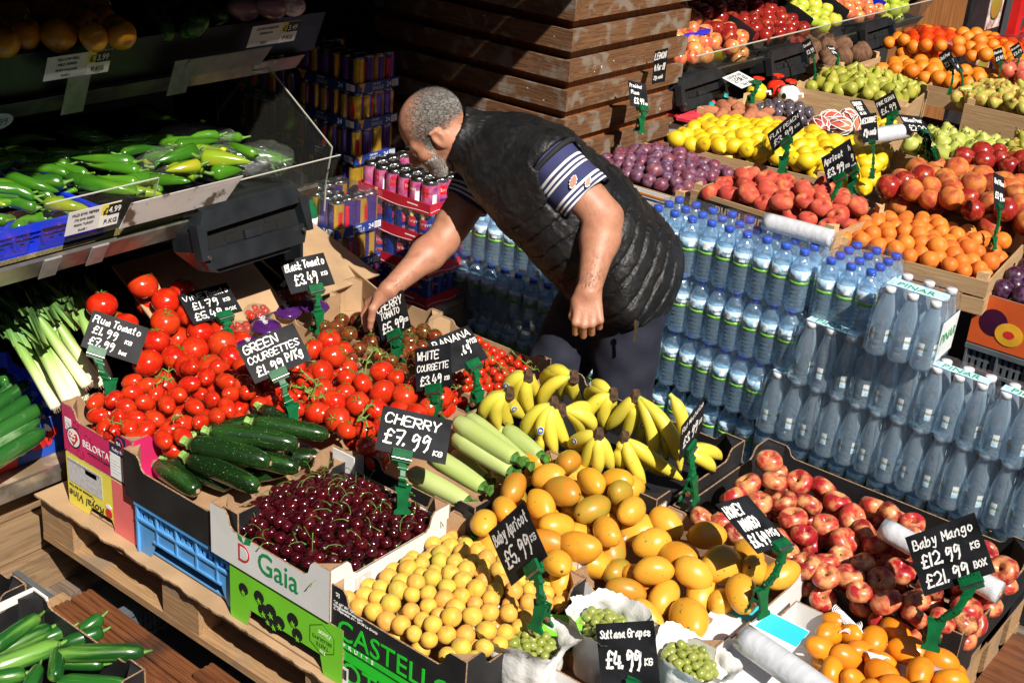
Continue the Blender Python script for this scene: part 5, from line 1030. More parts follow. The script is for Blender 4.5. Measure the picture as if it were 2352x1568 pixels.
# bananas
BTIP = mat('banana_tip', (.05,.03,.012), .8, .3, 60); CROWN = mat('banana_crown', (.09,.045,.02), .8, .4, 60, bump=.6); BGRN = mat('banana_neck', (.42,.50,.06), .5, .2, 20)
STK = mat('blue_sticker', (.02,.10,.55), .35, .1, 90)
def banana_bunch(label, crown, zc, tips, bulge, single=False):
    c = P(*crown, zc); t = thing('banana_bunch', label, 'bananas', T(c), 'bunches of bananas')
    if not single: obj('crown', MB().tube([(0,0,.020),(0,0,.006),(0,0,-.008),(0,0,-.016)], [.010,.014,.016,.010], 7, sm=False), CROWN, t)
    if not single: tips = tips+[((tips[i][0]+tips[i+1][0])/2, (tips[i][1]+tips[i+1][1])/2-14, (tips[i][2]+tips[i+1][2])/2-.015) for i in range(len(tips)-1)]
    for i, (tx, ty, tz) in enumerate(tips):
        q = P(tx, ty, tz)-c; L0 = q.length; out = (RT*bulge[0]+Vector((-DN.x,-DN.y,0)).normalized()*0+Vector((0,0,1))*bulge[1]-FW*.35); ob = Vector((out.x, out.y, out.z))
        a0 = Vector((0,0,.004)); c1 = q*.30+ob*L0*.30; c2 = q*.78+ob*L0*.34; n = 9; m = MB(); pts = []; rs = []
        for k in range(n+1):
            s_ = k/n; pts.append(a0*(1-s_)**3+c1*3*s_*(1-s_)**2+c2*3*s_*s_*(1-s_)+q*s_**3)
            rs.append([.0075,.0095,.0170,.0212,.0226,.0228,.0222,.0205,.0155,.0062][k])
        m.tube(pts[1:], rs[1:], 6, sm=True)
        mm = m.mesh('banana', MT['banana']); o = link('banana', mm, t)
        sm_ = o.modifiers.new('round', 'SUBSURF'); sm_.levels = 1; sm_.render_levels = 1
        obj('neck', MB().tube([pts[0], pts[1], pts[1].lerp(pts[2], .3)], [.0065,.0083,.0095], 6), BGRN, o)
        e = (pts[-1]-pts[-2]).normalized(); obj('tip', MB().tube([pts[-1]-e*.003, pts[-1]+e*.004, pts[-1]+e*.009], [.0060,.0046,.003], 6), BTIP, o)
        if (i+len(label)) % 7 == 1:
            cc = pts[5]; nn = (CAM-c-cc).normalized(); tt = (pts[6]-pts[4]).normalized(); nn = (nn-tt*nn.dot(tt)).normalized(); xx = tt; yy = nn.cross(xx)
            Ms = Matrix.Translation(cc+nn*.0230) @ Matrix((xx, yy, nn)).transposed().to_4x4(); obj('sticker', disc(.0105,16,.0085), TEXTW, o, Ms); obj('sticker', disc(.0095,16,.0076,), STK, o, Ms @ T((0,0,.0007))); obj('sticker', flat([(-.003,-.004),(.002,-.004),(.004,0),(.001,.005),(-.003,.003)]), YELLOW, o, Ms @ T((0,0,.0014)))
    return t
BB = [('banana bunch nearest the cherry tomatoes',(1170,905),.79,[(1112,960,.70),(1147,985,.67),(1178,982,.66),(1205,960,.68)],(-.7,.5)),
('banana bunch at the back left of the banana carton',(1213,865),.80,[(1160,905,.72),(1192,935,.68),(1222,960,.66),(1245,925,.68)],(-.4,.6)),
('banana bunch at the back with a brown crown pointing right',(1318,868),.80,[(1245,940,.68),(1262,870,.74),(1290,915,.70),(1335,935,.68)],(-.6,.7)),
('banana bunch in the middle with four pale fingers',(1272,928),.79,[(1205,1000,.68),(1245,1035,.66),(1278,1042,.66),(1308,1030,.66)],(-.5,.45)),
('banana bunch with a green curved finger beside the middle one',(1290,945),.77,[(1330,1000,.68),(1360,990,.70),(1340,960,.72)],(.6,.6)),
('banana bunch at the back right under the trousers',(1408,908),.80,[(1342,975,.70),(1365,895,.76),(1392,990,.68),(1418,975,.68)],(-.5,.7)),
('long fingered banana bunch with blue stickers',(1460,912),.82,[(1395,985,.70),(1432,1010,.68),(1500,1062,.66),(1562,1078,.66)],(.25,.5)),
('banana bunch in front with green necks and spread fingers',(1375,1000),.77,[(1308,1025,.69),(1342,1075,.66),(1374,1088,.66),(1405,1080,.66)],(-.1,.35)),
('spotted banana bunch in the front right of the carton',(1435,1008),.76,[(1430,1075,.67),(1480,1108,.65),(1565,1100,.65)],(-.4,.3)),
('green necked banana bunch beside the flat nectarine sign',(1508,955),.78,[(1488,995,.70),(1530,1050,.67),(1560,1060,.67)],(.2,.5)),
('flat lying bananas at the right corner of the carton',(1560,1040),.70,[(1655,1052,.655),(1640,1080,.65)],(.1,.5))]
for l, c, zc, tips, bg_ in BB: banana_bunch(l, c, zc, tips, bg_)
banana_bunch('single tall banana standing beside the flat nectarine sign', (1537,908), .82, [(1570,1008,.70)], (.25,.4), True)
# cherries, baby apricots
auto_pile('cherry', .0158, -2.12, -1.735, 1.705, 2.085, inb(-2.12,-1.735,1.705,2.085,.617,.060), 'dark red cherry', 'in the white carton', 'cherry', 'dark cherries in the white carton', seed=11, under=.45, orient=lambda: RZ(rnd(0,6.28)) @ RX(rnd(-.9,.9)))
auto_pile('babyap', .0212, -1.73, -1.34, 1.715, 2.11, inb(-1.73,-1.34,1.71,2.11,.582,.055), 'small yellow apricot', 'in the black carton', 'apricot', 'small yellow apricots in the black carton', seed=12, under=.7)
# mangoes
mg = [(1780,150,105),(1650,240,95),(1735,325,118),(1415,305,110,3),(1370,440,95),(1930,435,120),(2175,445,112),(2095,275,88),(1920,270,82),(1600,420,95),(1230,540,82),(1850,680,140),(1700,550,105),(1640,660,95),(1710,800,90),(2120,345,70),(1560,120,80),(2030,590,75)]
def mor(): return RZ(rnd(0,6.28)) @ RX(PI/2+rnd(-.6,.6)) @ RZ(rnd(0,6.28))
seeds_pile(['mango'], mg, z4, lambda x, y: .665+.045*max(0,1-((x+1.55)/.25)**2)*max(0,1-((y-2.38)/.25)**2), .041, 'ripe orange mango', 'left mango carton', 'mango', 'orange mangoes in white cartons', orient=mor, seed=13, rk=.3555*.86, under=True)
mg = [(160,760,130),(445,830,155),(100,570,85),(350,650,88),(680,860,112),(270,880,80),(20,700,100),(20,870,95),(790,880,60),(570,1010,85),(620,760,60)]
seeds_pile(['mango'], mg, z5, lambda x, y: .655, .043, 'large orange mango', 'honey mango carton', 'mango', 'orange mangoes in white cartons', orient=mor, seed=14, under=False, rk=.3672*.86)
mg = [(90,1040,105),(350,1030,128),(240,1175,155),(-90,920,85),(-20,1150,90),(-150,1000,70),(-200,870,80),(420,1060,60)]
seeds_pile(['mango'], mg, z5, lambda x, y: .605, .043, 'large orange mango', 'front open carton', 'mango', 'orange mangoes in white cartons', orient=mor, seed=15, under=False, rk=.3672*.86)
fn = [(740,180,104),(605,330,96),(525,410,94),(790,310,86),(935,320,92),(1060,350,108),(690,440,84),(840,440,92),(960,450,100),(1170,440,106),(890,545,108),(1410,470,84),(1495,510,90),(1270,540,94),(1090,580,86),(440,560,86),(340,540,80),(530,620,80),(955,640,86),(1205,690,118),(1350,630,88),(820,670,80),(1430,690,98),(975,850,104),(1225,910,125),(1310,820,84),(1100,810,84),(1555,870,108),(1440,930,96),(1650,1060,112),(1445,1085,122),(1975,1120,128),(2090,760,90),(2250,890,104),(2080,840,90),(1620,570,84),(1740,980,90),(880,770,80),(1640,1170,90),(2230,1050,110),(2060,1220,90),(1050,940,90),(1660,660,84),(1540,720,84),(1850,1180,90),(1760,850,90),(1900,900,90),(1300,1000,84),(2000,980,90),(560,520,80),(1180,780,80)]
seeds_pile('flatnect', fn, z5, lambda x, y: .635+.02*max(0, 1-abs(y-2.85)/.25), .033, 'flat red nectarine', 'in the long black carton', 'nectarine', 'flat nectarines in the long black carton', orient=lambda: RZ(rnd(0,6.28)) @ RX(rnd(-.95,.95)) @ RZ(rnd(0,6.28)), seed=19, rk=.3672, bounds=(-1.41,-.60,2.5,3.2))
bmg = [(1130,1260,88),(1060,1350,92),(1235,1400,92),(1385,1300,98),(1535,1245,105),(1300,1380,84),(1610,1365,115),(1810,1430,102),(1690,1510,130),(1450,1510,104),(1280,1560,90),(1400,1450,80),(1160,1185,70),(1250,1265,70),(1540,1600,110),(1130,1500,90),(1880,1560,100),(1700,1640,100),(1360,1620,90)]
seeds_pile('babymango', bmg, z5, lambda x, y: .585, .030, 'small yellow mango', 'bottom right carton', 'mango', 'small yellow mangoes in the bottom right carton', orient=mor, seed=17, rk=.3672*.88)
# foam nets among the small mangoes
NET = mat('foam_net', (.82,.80,.80), .7, .05, 90)
def net(label, pth, conv, z, r):
    m = MB(); rg = random.Random(4)
    for k in range(len(pth)-1):
        a, b = P(*conv(*pth[k]), z), P(*conv(*pth[k+1]), z); r = min(r, .011)
        for j in range(7):
            for s_ in (-1, 1):
                t0 = j/7; c = a.lerp(b, t0); d = (b-a).normalized(); pr_ = [c+Vector((0,0,r*math.sin(u)))+d.cross(Vector((0,0,1)))*r*math.cos(u)+d*(s_*u/PI*.018) for u in (0,.8,1.6,2.4,3.14)]; m.tube(pr_, .0013, 4)
    return tag(obj('foam_net', m, NET), label, 'netting', 'white foam fruit nets')
net('white foam net sleeve between the small mangoes and the carton flap', [(1160,1120),(1220,1180),(1280,1240)], z5, .60, .016)
net('white foam net sleeve at the centre of the small mangoes', [(1380,1400),(1450,1420)], z5, .60, .008)
net('white foam net behind the small mangoes', [(1230,1250),(1310,1210)], z5, .60, .008)
# bags of grapes
PAPER = mat('white_paper', (.68,.68,.67), .6, .03, 9, bump=1, bscale=38)
def bag(label, c, r, h, lean, seed, gl):
    random.seed(seed); t = thing('paper_bag', label, 'bag', T(c) @ RX(lean[0]) @ RY(lean[1]), 'white paper bags of grapes'); n = 72; m = MB(); vs = []; rows = [0,.06,.14,.23,.32,.42,.52,.62,.71,.80,.88,.94,1.0]
    for i, q in enumerate(rows):
        for j in range(n):
            a = 2*PI*j/n; k = r*(.74+.40*q)*(1+.16*mnoise.noise(Vector((math.cos(a)*1.7+seed, math.sin(a)*1.7, q*2)))+.12*mnoise.noise(Vector((math.cos(a)*3+seed*3, math.sin(a)*3, q*5)))+.06*abs(mnoise.noise(Vector((math.cos(a)*6+seed*3, math.sin(a)*6, q*9)))))
            if q > .85: k *= 1+.16*(q-.85)/.15
            zz = h*q*(1+.16*mnoise.noise(Vector((math.cos(a)*1.2, math.sin(a)*1.2+seed, 5)))*q)+(.0016*(1 if j % 2 else -1) if i == 12 else 0)
            sq = max(abs(math.cos(a)), abs(math.sin(a)))**-.35; vs.append((k*sq*math.cos(a)*1.12, k*sq*math.sin(a)*.9, zz))
    m.add(vs, [(i*n+j, i*n+(j+1)%n, (i+1)*n+(j+1)%n, (i+1)*n+j) for i in range(12) for j in range(n)], 0, True); m.add(vs[:n], [tuple(reversed(range(n)))])
    obj('paper', m, PAPER, t)
    g = thing('grape_bunch', gl, 'grapes', T(c) @ RX(lean[0]) @ RY(lean[1]) @ T((0,0,h*.66)), 'bunches of green grapes'); gm = ell(1,1,1.14,12,8).mesh('grape', MT['grape_']); pos = []; 
    for k in range(95):
        a = rnd(0,6.28); rr = r*.78*math.sqrt(rnd(0,1)); pos.append((rr*math.cos(a)*1.1, rr*math.sin(a)*.9, h*.16*(1-(rr/r)**2)+rnd(-.012,.006)))
    q = relax(pos, [.0098]*95, [False]*95, None, None, 25)
    for v in q:
        hr = math.hypot(v[0]/1.1, v[1]/.9); v[:2] *= min(1, r*.80/max(hr, 1e-6))
    for v in q: link('grape', gm, g, T(Vector(v)) @ rrot() @ SC(rnd(.009,.0112)))
    st = MB()
    for k in range(9):
        a = rnd(0,6.28); p0 = Vector((rnd(-.02,.02),rnd(-.02,.02),h*.17)); st.tube([p0, p0+Vector((.015*math.cos(a),.015*math.sin(a),.006)), p0+Vector((.03*math.cos(a),.03*math.sin(a),-.004))], .0012, 4)
    obj('stalk', st, mat('grape_stalk', (.24,.17,.07), .7, .2, 60), g)
MT['grape_'] = fruit('pale_green_grape', [(.24,.31,.05),(.33,.36,.08),(.28,.33,.06)], (.40,.34,.09), 60, .66, .1, .18, .5, coat=.3)
bag('white paper bag of grapes, front left of the three, beside the yellow apricots', P(1200,1590,.47), .074, .150, (-.1,-.12), 1, 'green grapes in the left paper bag')
bag('taller white paper bag of grapes behind the sultana grapes sign', P(1375,1545,.48), .064, .175, (.1,.12), 2, 'green grapes in the taller paper bag behind the sign')
bag('white paper bag of grapes right of the sultana grapes sign', P(1560,1600,.52), .062, .115, (-.1,.1), 3, 'green grapes in the bag right of the sign')
tag(obj('lime_card', MB().box((-.05,-.03,0),(.06,.04,.004)), LIME, None, T((-1.30,1.98,.60)) @ RX(.35) @ RZ(.5) @ SC(.8)), 'lime green printed card with red lettering beside the grapes', 'card')
# plastic film rolls
ROLL = mat('rolled_plastic_film', (.56,.58,.62), .22, .06, 12, bump=.5, bscale=16, coat=.6, stretch=(.6,4,4)); CORE = mat('roll_core', (.45,.33,.2), .8)
def roll(label, a, za, b, zb, r, tail=False):
    p, q = P(*a, za), P(*b, zb); d = q-p; L = d.length; o = obj('bag_roll', MB().lathe([(r*.32,0),(r,0),(r*1.01,L*.1),(r*1.03,L*.5),(r,L*.95),(r*.99,L),(r*.32,L)], 28, 0, lambda v,a_,t: lump(v,.03,9)), ROLL, None, Matrix.Translation(p) @ d.to_track_quat('Z','Y').to_matrix().to_4x4()); tag(o, label, 'plastic roll', 'rolls of clear plastic bags')
    obj('core', MB().lathe([(r*.22,-.001),(r*.318,-.001),(r*.318,L+.001),(r*.22,L+.001),(r*.22,-.001)], 20), CORE, o); return o
roll('roll of clear plastic bags lying in front of the apricots', (1757,508), 1.04, (1912,548), 1.04, .028)
roll('roll of clear plastic bags on the nectarines behind the baby mango sign', (2028,1212), .715, (2298,1362), .69, .027)
roll('large roll of clear plastic bags at the bottom centre', (1705,1462), .655, (1960,1640), .64, .031)
roll('roll of clear plastic bags under the william pear sign', (1975,318), 1.12, (2085,300), 1.12, .030)
# peppers on the left shelf
PP = [(0,.0),(.03,.7),(.10,1.0),(.3,.92),(.55,.72),(.8,.42),(.95,.16),(1,.0)]
def pst(L, r, pts): return [('stem', MB().tube([(.004,0,0),(-.008,0,.002),(-.024,.004,.008)], [r*.45,r*.22,r*.2], 6), STEM)]
pep = [((440,1250),(110,1270),50,1.10),((925,1110),(480,1080),44,1.115),((965,1170),(600,1130),40,1.10),((955,1250),(560,1220),42,1.09),((600,1190),(150,1120),34,1.10),((820,1060),(1160,1025),34,1.12),((1340,1030),(1060,1110),56,1.115),((1370,1080),(1720,1110),58,1.12),((1370,1130),(1130,1170),46,1.115),((1380,1150),(1170,1200),42,1.10),((1340,1210),(1060,1140),44,1.085),((1450,1190),(1680,1150),50,1.09),((970,1300),(800,1310),40,1.06),((380,1370),(120,1400),40,1.05),((340,1440),(130,1430),40,1.03),((360,1500),(90,1520),42,1.02),((520,1440),(300,1540),34,1.03),((1080,1300),(990,1230),36,1.06),((200,1550),(60,1560),40,1.01),((700,1230),(420,1330),38,1.07),((90,1400),(-60,1420),44,1.03),((100,1480),(-60,1520),44,1.01),((470,1130),(200,1150),34,1.10),((640,1350),(860,1350),34,1.05),((1200,1000),(1500,960),40,1.12),((1500,930),(1260,970),36,1.12),((1750,1060),(1560,980),34,1.12),((700,1020),(1000,980),36,1.12),((300,1050),(620,1050),36,1.11),((60,1090),(-80,1170),60,1.09)]
random.seed(21)
for i, (a, b, r, z) in enumerate(pep):
    lt = i in (7,8,10,9)
    long_one('long_green_pepper', r1(*a), z+.10, r1(*b), z+.096, r*.3359*3.55/FPX*1.15, MT['pepperl' if lt else 'pepper'], ('yellowish' if lt else 'bright' if i < 16 else 'dark')+' green long pepper, '+ORD[i]+' counted from the lit middle of the shelf heap', 'pepper', 'long green peppers on the left shelf', prof=PP, bend=rnd(-.018,.022), parts=pst, ribs=.05, n=16)
random.seed(33)
for i in range(46):
    y = 1.2+1.35*(i/46)+rnd(-.05,.05); x = rnd(-3.36,-2.98); z = 1.145+(-2.9-x)*.16; a = rnd(-.5,.5)+(PI if i % 2 else 0)+.9; q = Vector((x,y,z)); dd = Vector((math.cos(a),math.sin(a),rnd(-.12,.12)))*.075; p_, q_ = q-dd, q+dd
    o = long_one('long_green_pepper', pxof(p_), p_.z, pxof(q_), q_.z, rnd(.015,.021), MT['pepper'], 'dark green long pepper in the shaded layer beneath, '+ORD[i]+' along the shelf', 'pepper', 'long green peppers on the left shelf', prof=PP, bend=rnd(-.018,.022), parts=pst, ribs=.05, n=12)
for i in range(6): long_one('thin_green_chilli', r1(1680+i*22,1000+i*8), 1.19, r1(1900+i*26,1230-i*22), 1.13, .0062, MT['pepper'], 'thin green chilli, '+ORD[i]+' from left in the clear bag at the shelf end', 'pepper', 'thin chillies in a clear bag', prof=PP, bend=.02, n=8)
for i, (c, sx_, sy_) in enumerate((((1180,1110),.115,.07),((1560,1110),.115,.07),((1780,1090),.10,.08),((1330,960),.12,.06))):
    cc = P(*r1(*c), 1.18); o = link('plastic_bag', ell(sx_, sy_, .05, 28, 14, lambda v,a,t,i=i: v*(1+.16*mnoise.noise(v*24+Vector((i*9,0,0)))+.10*mnoise.noise(v*60))).mesh('bag', BAGF), None, T(cc) @ RZ(R(60))); tag(o, 'clear plastic bag around peppers, '+ORD[i]+' from left on the shelf', 'bag', 'clear bags of peppers')
for i, c in enumerate(((1505,1020),(1365,830))): obj('price_sticker', rect(.02,.009), mat('yellow_sticker', (.8,.6,.02), .5), None, T(P(*r1(*c), 1.235)) @ RX(.5)); tag(D.objects[-1] if 0 else COL.objects[-1], 'small yellow price sticker on the '+('lit' if i == 0 else 'shaded')+' bag of peppers', 'sticker')
bl = [(160,240,130),(390,240,120),(580,170,112),(30,290,80),(640,60,112),(790,200,90),(280,60,120),(700,140,100),(90,110,110),(500,30,110),(640,255,85),(830,240,80),(420,110,100),(-40,200,110),(200,0,110),(380,-40,100)]
seeds_pile('bell', bl, r1, lambda x, y: 1.56, .046, 'shaded yellow pepper', 'upper left shelf', 'pepper', 'yellow peppers on the upper shelf', orient=lambda: RZ(rnd(0,6.28)) @ RX(rnd(-1.4,1.4)), seed=22, rk=.3359, under=False)
for i, c in enumerate(((1660,60),(1850,50),(1980,30),(1750,-30))): o = link('striped_aubergine', ell(.038,.038,.06,16,10).mesh('aubergine', MT['saub']), None, T(P(*r1(*c), 1.56)) @ RX(1.3)); tag(o, 'dim striped aubergine, '+ORD[i]+' from left on the upper shelf end', 'aubergine', 'striped aubergines')
for i in range(8): o = link('green_vegetable', ell(.03,.03,.05,12,8,lambda v,a,t,i=i: lump(v,.25,30,i)).mesh('vegetable', MT['cucum']), None, T(P(*r1(980+i*70, 60+(i%3)*60), 1.54)) @ rrot()); tag(o, 'shadowed dark vegetable, '+ORD[i]+' from left in the middle of the upper shelf', 'vegetable', 'dark vegetables on the upper shelf')
random.seed(35)
for i in range(44):
    y = 1.15+1.35*(i/44)+rnd(-.04,.04); x = rnd(-3.10,-2.86); z = 1.165+(-2.86-x)*.10+rnd(0,.02); a = rnd(-.45,.45)+(PI if i % 2 else 0)+.8; q = Vector((x,y,z)); dd = Vector((math.cos(a),math.sin(a),rnd(-.15,.15)))*rnd(.06,.085); p_, q_ = q-dd, q+dd
    o = long_one('long_green_pepper', pxof(p_), p_.z, pxof(q_), q_.z, rnd(.015,.023), MT['pepper' if i % 6 else 'pepperl'], 'glossy green long pepper behind the clear guard, '+ORD[i]+' along the shelf front', 'pepper', 'long green peppers on the left shelf', prof=[(0,.0),(.02,.6),(.08,1.0),(.3,1),(.6,.85),(.85,.55),(.96,.25),(1,.0)], bend=rnd(-.03,.03), parts=pst, ribs=.07, n=14)
# purple tomato packs
PURP = mat('purple_film', (.07,.015,.13), .25, .15, 30, bump=.6, bscale=40, coat=.4); YG = mat('lime_print', (.55,.65,.03), .4)
for i, (c, an, zz) in enumerate((((570,680),.45,.70),((600,735),.35,.70),((650,700),.3,.685),((705,690),.5,.70),((560,775),.35,.68))):
    t = thing('tomato_pack', ['clear and purple pack of cherry tomatoes at the back by the vine tomato sign','purple and clear pack of cherry tomatoes in the front of the tray','dark purple pack lying in the middle of the tray','purple pack of cherry tomatoes under the black tomato sign','purple printed pack overhanging the tray near the vine tomato sign'][i], 'tomato pack', T(P(*c, zz)) @ RZ(an-PI/4), 'purple packs of cherry tomatoes')
    obj('sleeve', ell(.055,.045,.018,20,8,lambda v,a,t_: v*(1+.1*mnoise.noise(v*60))), PURP, t, T((.05,0,0))); obj('punnet', ell(.05,.045,.026,18,8,lambda v,a,t_: v*(1+.08*mnoise.noise(v*50))), BAGF, t, T((-.045,0,.004)))
    gm = PR['cherrytom'][1][1]
    for k in range(8): link('cherry_tomato', gm, t, T((-.045+(k%3-1)*.026, (k//3-1)*.026, .006+rnd(0,.004))) @ SC(.0125))
    link('lettering', text_mesh('Skylin', .026, TEXTW), t, T((.012,-.012,.0195)) @ SC(1)); obj('print', flat([(0,0),(.012,.004),(.018,.014),(.008,.02),(-.004,.012)]), YG, t, T((.085,-.01,.012)) @ RY(.5))
# ------------------------------------------------------------------ far display produce
def at3(x, y, z): return P(*r3(x, y), z)
def cpile(kinds, r, cx, cy, w_, d_, z, mound, noun, where, cat, group, seed, rot=0, **k):
    M0 = T((cx, cy, 0)) @ RZ(rot); auto_pile(kinds, r, -w_/2, w_/2, -d_/2, d_/2, inb(-w_/2,w_/2,-d_/2,d_/2,z,mound), noun, where, cat, group, seed=seed, M0=M0, **k)
cpile('plum', .0265, -2.45, 4.10, .44, .42, .925, .055, 'bloomy purple plum', 'in the plum crate', 'plum', 'purple plums beside the planter', 31)
up = lambda: RZ(rnd(0,6.28)) @ RX(rnd(-.8,.8)) @ RZ(rnd(0,6.28))
cpile('flatpeach', .0375, -1.90, 4.03, .54, .36, .975, .05, 'fuzzy flat peach', 'in the peach crate', 'peach', 'flat peaches in the wooden crate', 32, orient=up, under=.5)
cpile('apricot', .0295, -1.43, 4.13, .50, .44, .93, .03, 'orange apricot', 'behind the water bottles', 'apricot', 'orange apricots in the wooden crate', 33, rot=R(6))
cpile(['peach','peach','peach','nectarine'], .0415, -1.32, 4.56, .84, .46, 1.00, .05, 'round red stone fruit', 'behind the apricots', 'peach', 'red peaches behind the apricots', 34, orient=up, under=.4, rot=R(4))
cpile('nectarine', .0400, -1.32, 4.92, .66, .24, 1.04, .03, 'shiny dark red nectarine', 'behind the peaches', 'nectarine', 'dark nectarines behind the peaches', 35, orient=up, under=.3, rot=R(4))
cpile('lemon', .0300, -2.22, 4.58, .80, .46, .985, .05, 'bright yellow lemon', 'behind the plums', 'lemon', 'lemons in the wooden crate', 36, rot=R(14), orient=lie)
cpile('guava', .036, -1.72, 5.12, .36, .42, 1.01, .03, 'pale green guava', 'beside the lemons', 'guava', 'green guavas beside the lemons', 37, orient=up, under=.3)
cpile(['pear','opear','opear'], .034, -1.32, 5.30, .56, .42, 1.02, .04, 'green golden pear', 'at the right edge', 'pear', 'golden pears at the right edge', 38, orient=lambda: RZ(rnd(0,6.28)) @ RX(rnd(.5,1.7)), under=.3)
cpile(['rpear'], .029, -1.62, 5.85, .74, .44, 1.08, .04, 'pale pear with a red blush', 'back right crate', 'pear', 'blushed pears in the back right crate', 39, orient=lambda: RZ(rnd(0,6.28)) @ RX(rnd(.5,1.7)), under=.3)
cpile('pear', .031, -2.38, 5.66, .46, .42, 1.03, .05, 'green conference pear', 'before the oranges', 'pear', 'conference pears in the wooden crate', 40, rot=R(10), orient=lambda: RZ(rnd(0,6.28)) @ RX(rnd(.4,1.8)), under=.4)
cpile('orange', .037, -2.22, 6.20, .64, .30, 1.03, .04, 'bright orange', 'behind the green pears', 'orange', 'loose oranges behind the green pears', 41, orient=up, under=.2)
cpile('orange', .036, -2.28, 6.66, .80, .46, 1.09, .07, 'orange in a red net', 'by the far post', 'orange', 'netted oranges at the back', 42, orient=up, under=.2)
cpile('coconut', .048, -2.80, 6.05, .42, .44, 1.05, .03, 'brown hairy coconut', 'in the back left crate', 'coconut', 'coconuts in the crate', 43, orient=up, under=.2)
cpile('pom', .044, -1.84, 6.22, .26, .22, 1.12, .02, 'pink red pomegranate', 'behind the blushed pears', 'pomegranate', 'pomegranates behind the pears', 44, orient=up, under=0)
cpile('dplum', .040, -1.55, 6.42, .34, .40, 1.10, .03, 'dark brown avocado', 'behind the pomegranates', 'avocado', 'dark avocados at the right edge', 45, under=0)
cpile('passion', .024, -2.45, 5.06, .24, .20, 1.0, .03, 'wrapped passion fruit', 'behind the sweet potatoes', 'passion fruit', 'passion fruit in clear film', 46, under=.2)
cpile('sweetp', .034, -2.56, 4.86, .32, .18, .985, .03, 'reddish sweet potato', 'behind the lemons', 'sweet potato', 'sweet potatoes behind the lemons', 47, orient=lie, under=.2)
cpile('lemon', .026, -2.15, 5.28, .22, .16, .97, .02, 'yellow green lime', 'before the pear crate', 'lime', 'small limes before the pear crate', 48, under=0)
cpile('dplum', .034, -.93, 4.20, .48, .36, .88, .02, 'dark red plum', 'in the orange carton', 'plum', 'dark plums in the orange carton', 49, under=.3)
# foam nets on dragon fruit
for i in range(5):
    o = link('netted_dragon_fruit', ell(.042,.036,.05,14,10,lambda v,a,t: lump(v,.2,20)).mesh('fruit', MT['pom']), None, T(P(1880+i*24, 290-(i%2)*14, 1.02)) @ rrot()); tag(o, 'dragon fruit in white foam netting, '+ORD[i]+' from left behind the lemons', 'dragon fruit', 'netted dragon fruit')
    m = MB()
    for k in range(8):
        for sg in (-1,1): m.tube([(.046*math.cos(k*PI/4+sg*u*.5)*math.sin(u), .041*math.sin(k*PI/4+sg*u*.5)*math.sin(u), -.054*math.cos(u)) for u in (.3,.8,1.3,1.8,2.3,2.8)], .0022, 4)
    obj('foam_net', m, NET, o)
# apples on the far shelf
def shelf_apples(kind, y0, y1, noun, group, seed):
    auto_pile(kind, .037, -3.22, -2.82, y0, y1, lambda x, y: 1.175+max(0,(-2.86-x))*.42, noun, 'on the far shelf', 'apple', group, seed=seed, orient=up, under=.15)
shelf_apples(['pinkap','pinkap','yellowap'], 4.78, 5.12, 'red and yellow apple', 'bicoloured apples at the near shelf end', 51)
shelf_apples(['redap','pinkap'], 5.12, 5.44, 'orange red apple', 'mixed red apples on the far shelf', 52)
shelf_apples('redap', 5.46, 5.98, 'dark red apple', 'dark red apples on the far shelf', 53)
shelf_apples(['greenap','yellowap'], 6.04, 6.40, 'yellow green apple', 'yellow green apples on the far shelf', 54)
shelf_apples(['pinkap'], 6.44, 6.84, 'pink apple', 'pink apples on the far shelf', 55)
shelf_apples('greenap', 6.88, 7.24, 'light green apple', 'light green apples at the far shelf end', 56)
# toys and bags in the promo box
toy = lambda: None
TOYR = mat('glossy_red_plastic', (.75,.03,.01), .2, 0, 5, coat=.6); TOYY = mat('glossy_yellow_plastic', (.80,.60,.02), .2, 0, 5, coat=.6); TEAL = mat('teal_wrapper', (.02,.40,.38), .25, .2, 14, coat=.5, bump=.6); PINKW = mat('pink_red_wrapper', (.75,.05,.08), .3, .2, 20, coat=.3, bump=.6)
def dispenser_toy(label, c, m):
    t = thing('sweet_dispenser', label, 'toy', T(P(*c, 1.0)), 'toy drink dispensers in the promotion box'); r = .048
    obj('globe', ell(r,r,r*.92,20,12), m, t); obj('tap_stem', MB().tube([(0,0,r*.85),(0,0,r*1.25)], .006, 8), TOYR, t)
    h = MB(); h.tube([(-.022,0,r*1.3),(.022,0,r*1.3)], .0045, 8); [h.tube([(.024*math.cos(a),.024*math.sin(a),r*1.3),(.024*math.cos(a+.7),.024*math.sin(a+.7),r*1.3)], .004, 6) for a in [k*.7 for k in range(9)]]; obj('handle', h, TOYR, t)
    obj('spout', MB().tube([(r*.9,0,r*.2),(r*1.35,0,r*.35),(r*1.4,0,r*.05)], [.007,.006,.006], 8), TEXTW, t); obj('print', disc(.012,10,.015), TEXTK, t, T((0,-r*.99,0)) @ RX(PI/2)); link('lettering', text_mesh('MI', .02, YELLOW, .001), t, T((-.012,-r*.93,-.024)) @ RX(PI/2+.4))
dispenser_toy('red round toy dispenser with a tap on top', (1783,205), TOYR); dispenser_toy('yellow round toy dispenser beside the white price card', (1738,212), TOYY); dispenser_toy('white and green round toy dispenser at the right', (1812,218), TEXTW)
for i, c in enumerate(((1635,258),(1668,245),(1690,270),(1655,225),(1620,245))): o = link('sweet_bag', ell(.05,.035,.022,16,9,lambda v,a,t,i=i: v*(1+.25*mnoise.noise(v*40+Vector((i,0,0))))).mesh('bag', TEAL if i < 4 else PINKW), None, T(P(*c, .98)) @ rrot()); tag(o, ('teal' if i < 4 else 'pink')+' shiny sweet bag, '+ORD[i]+' from left under the white price card', 'sweet bag', 'shiny bags of sweets')
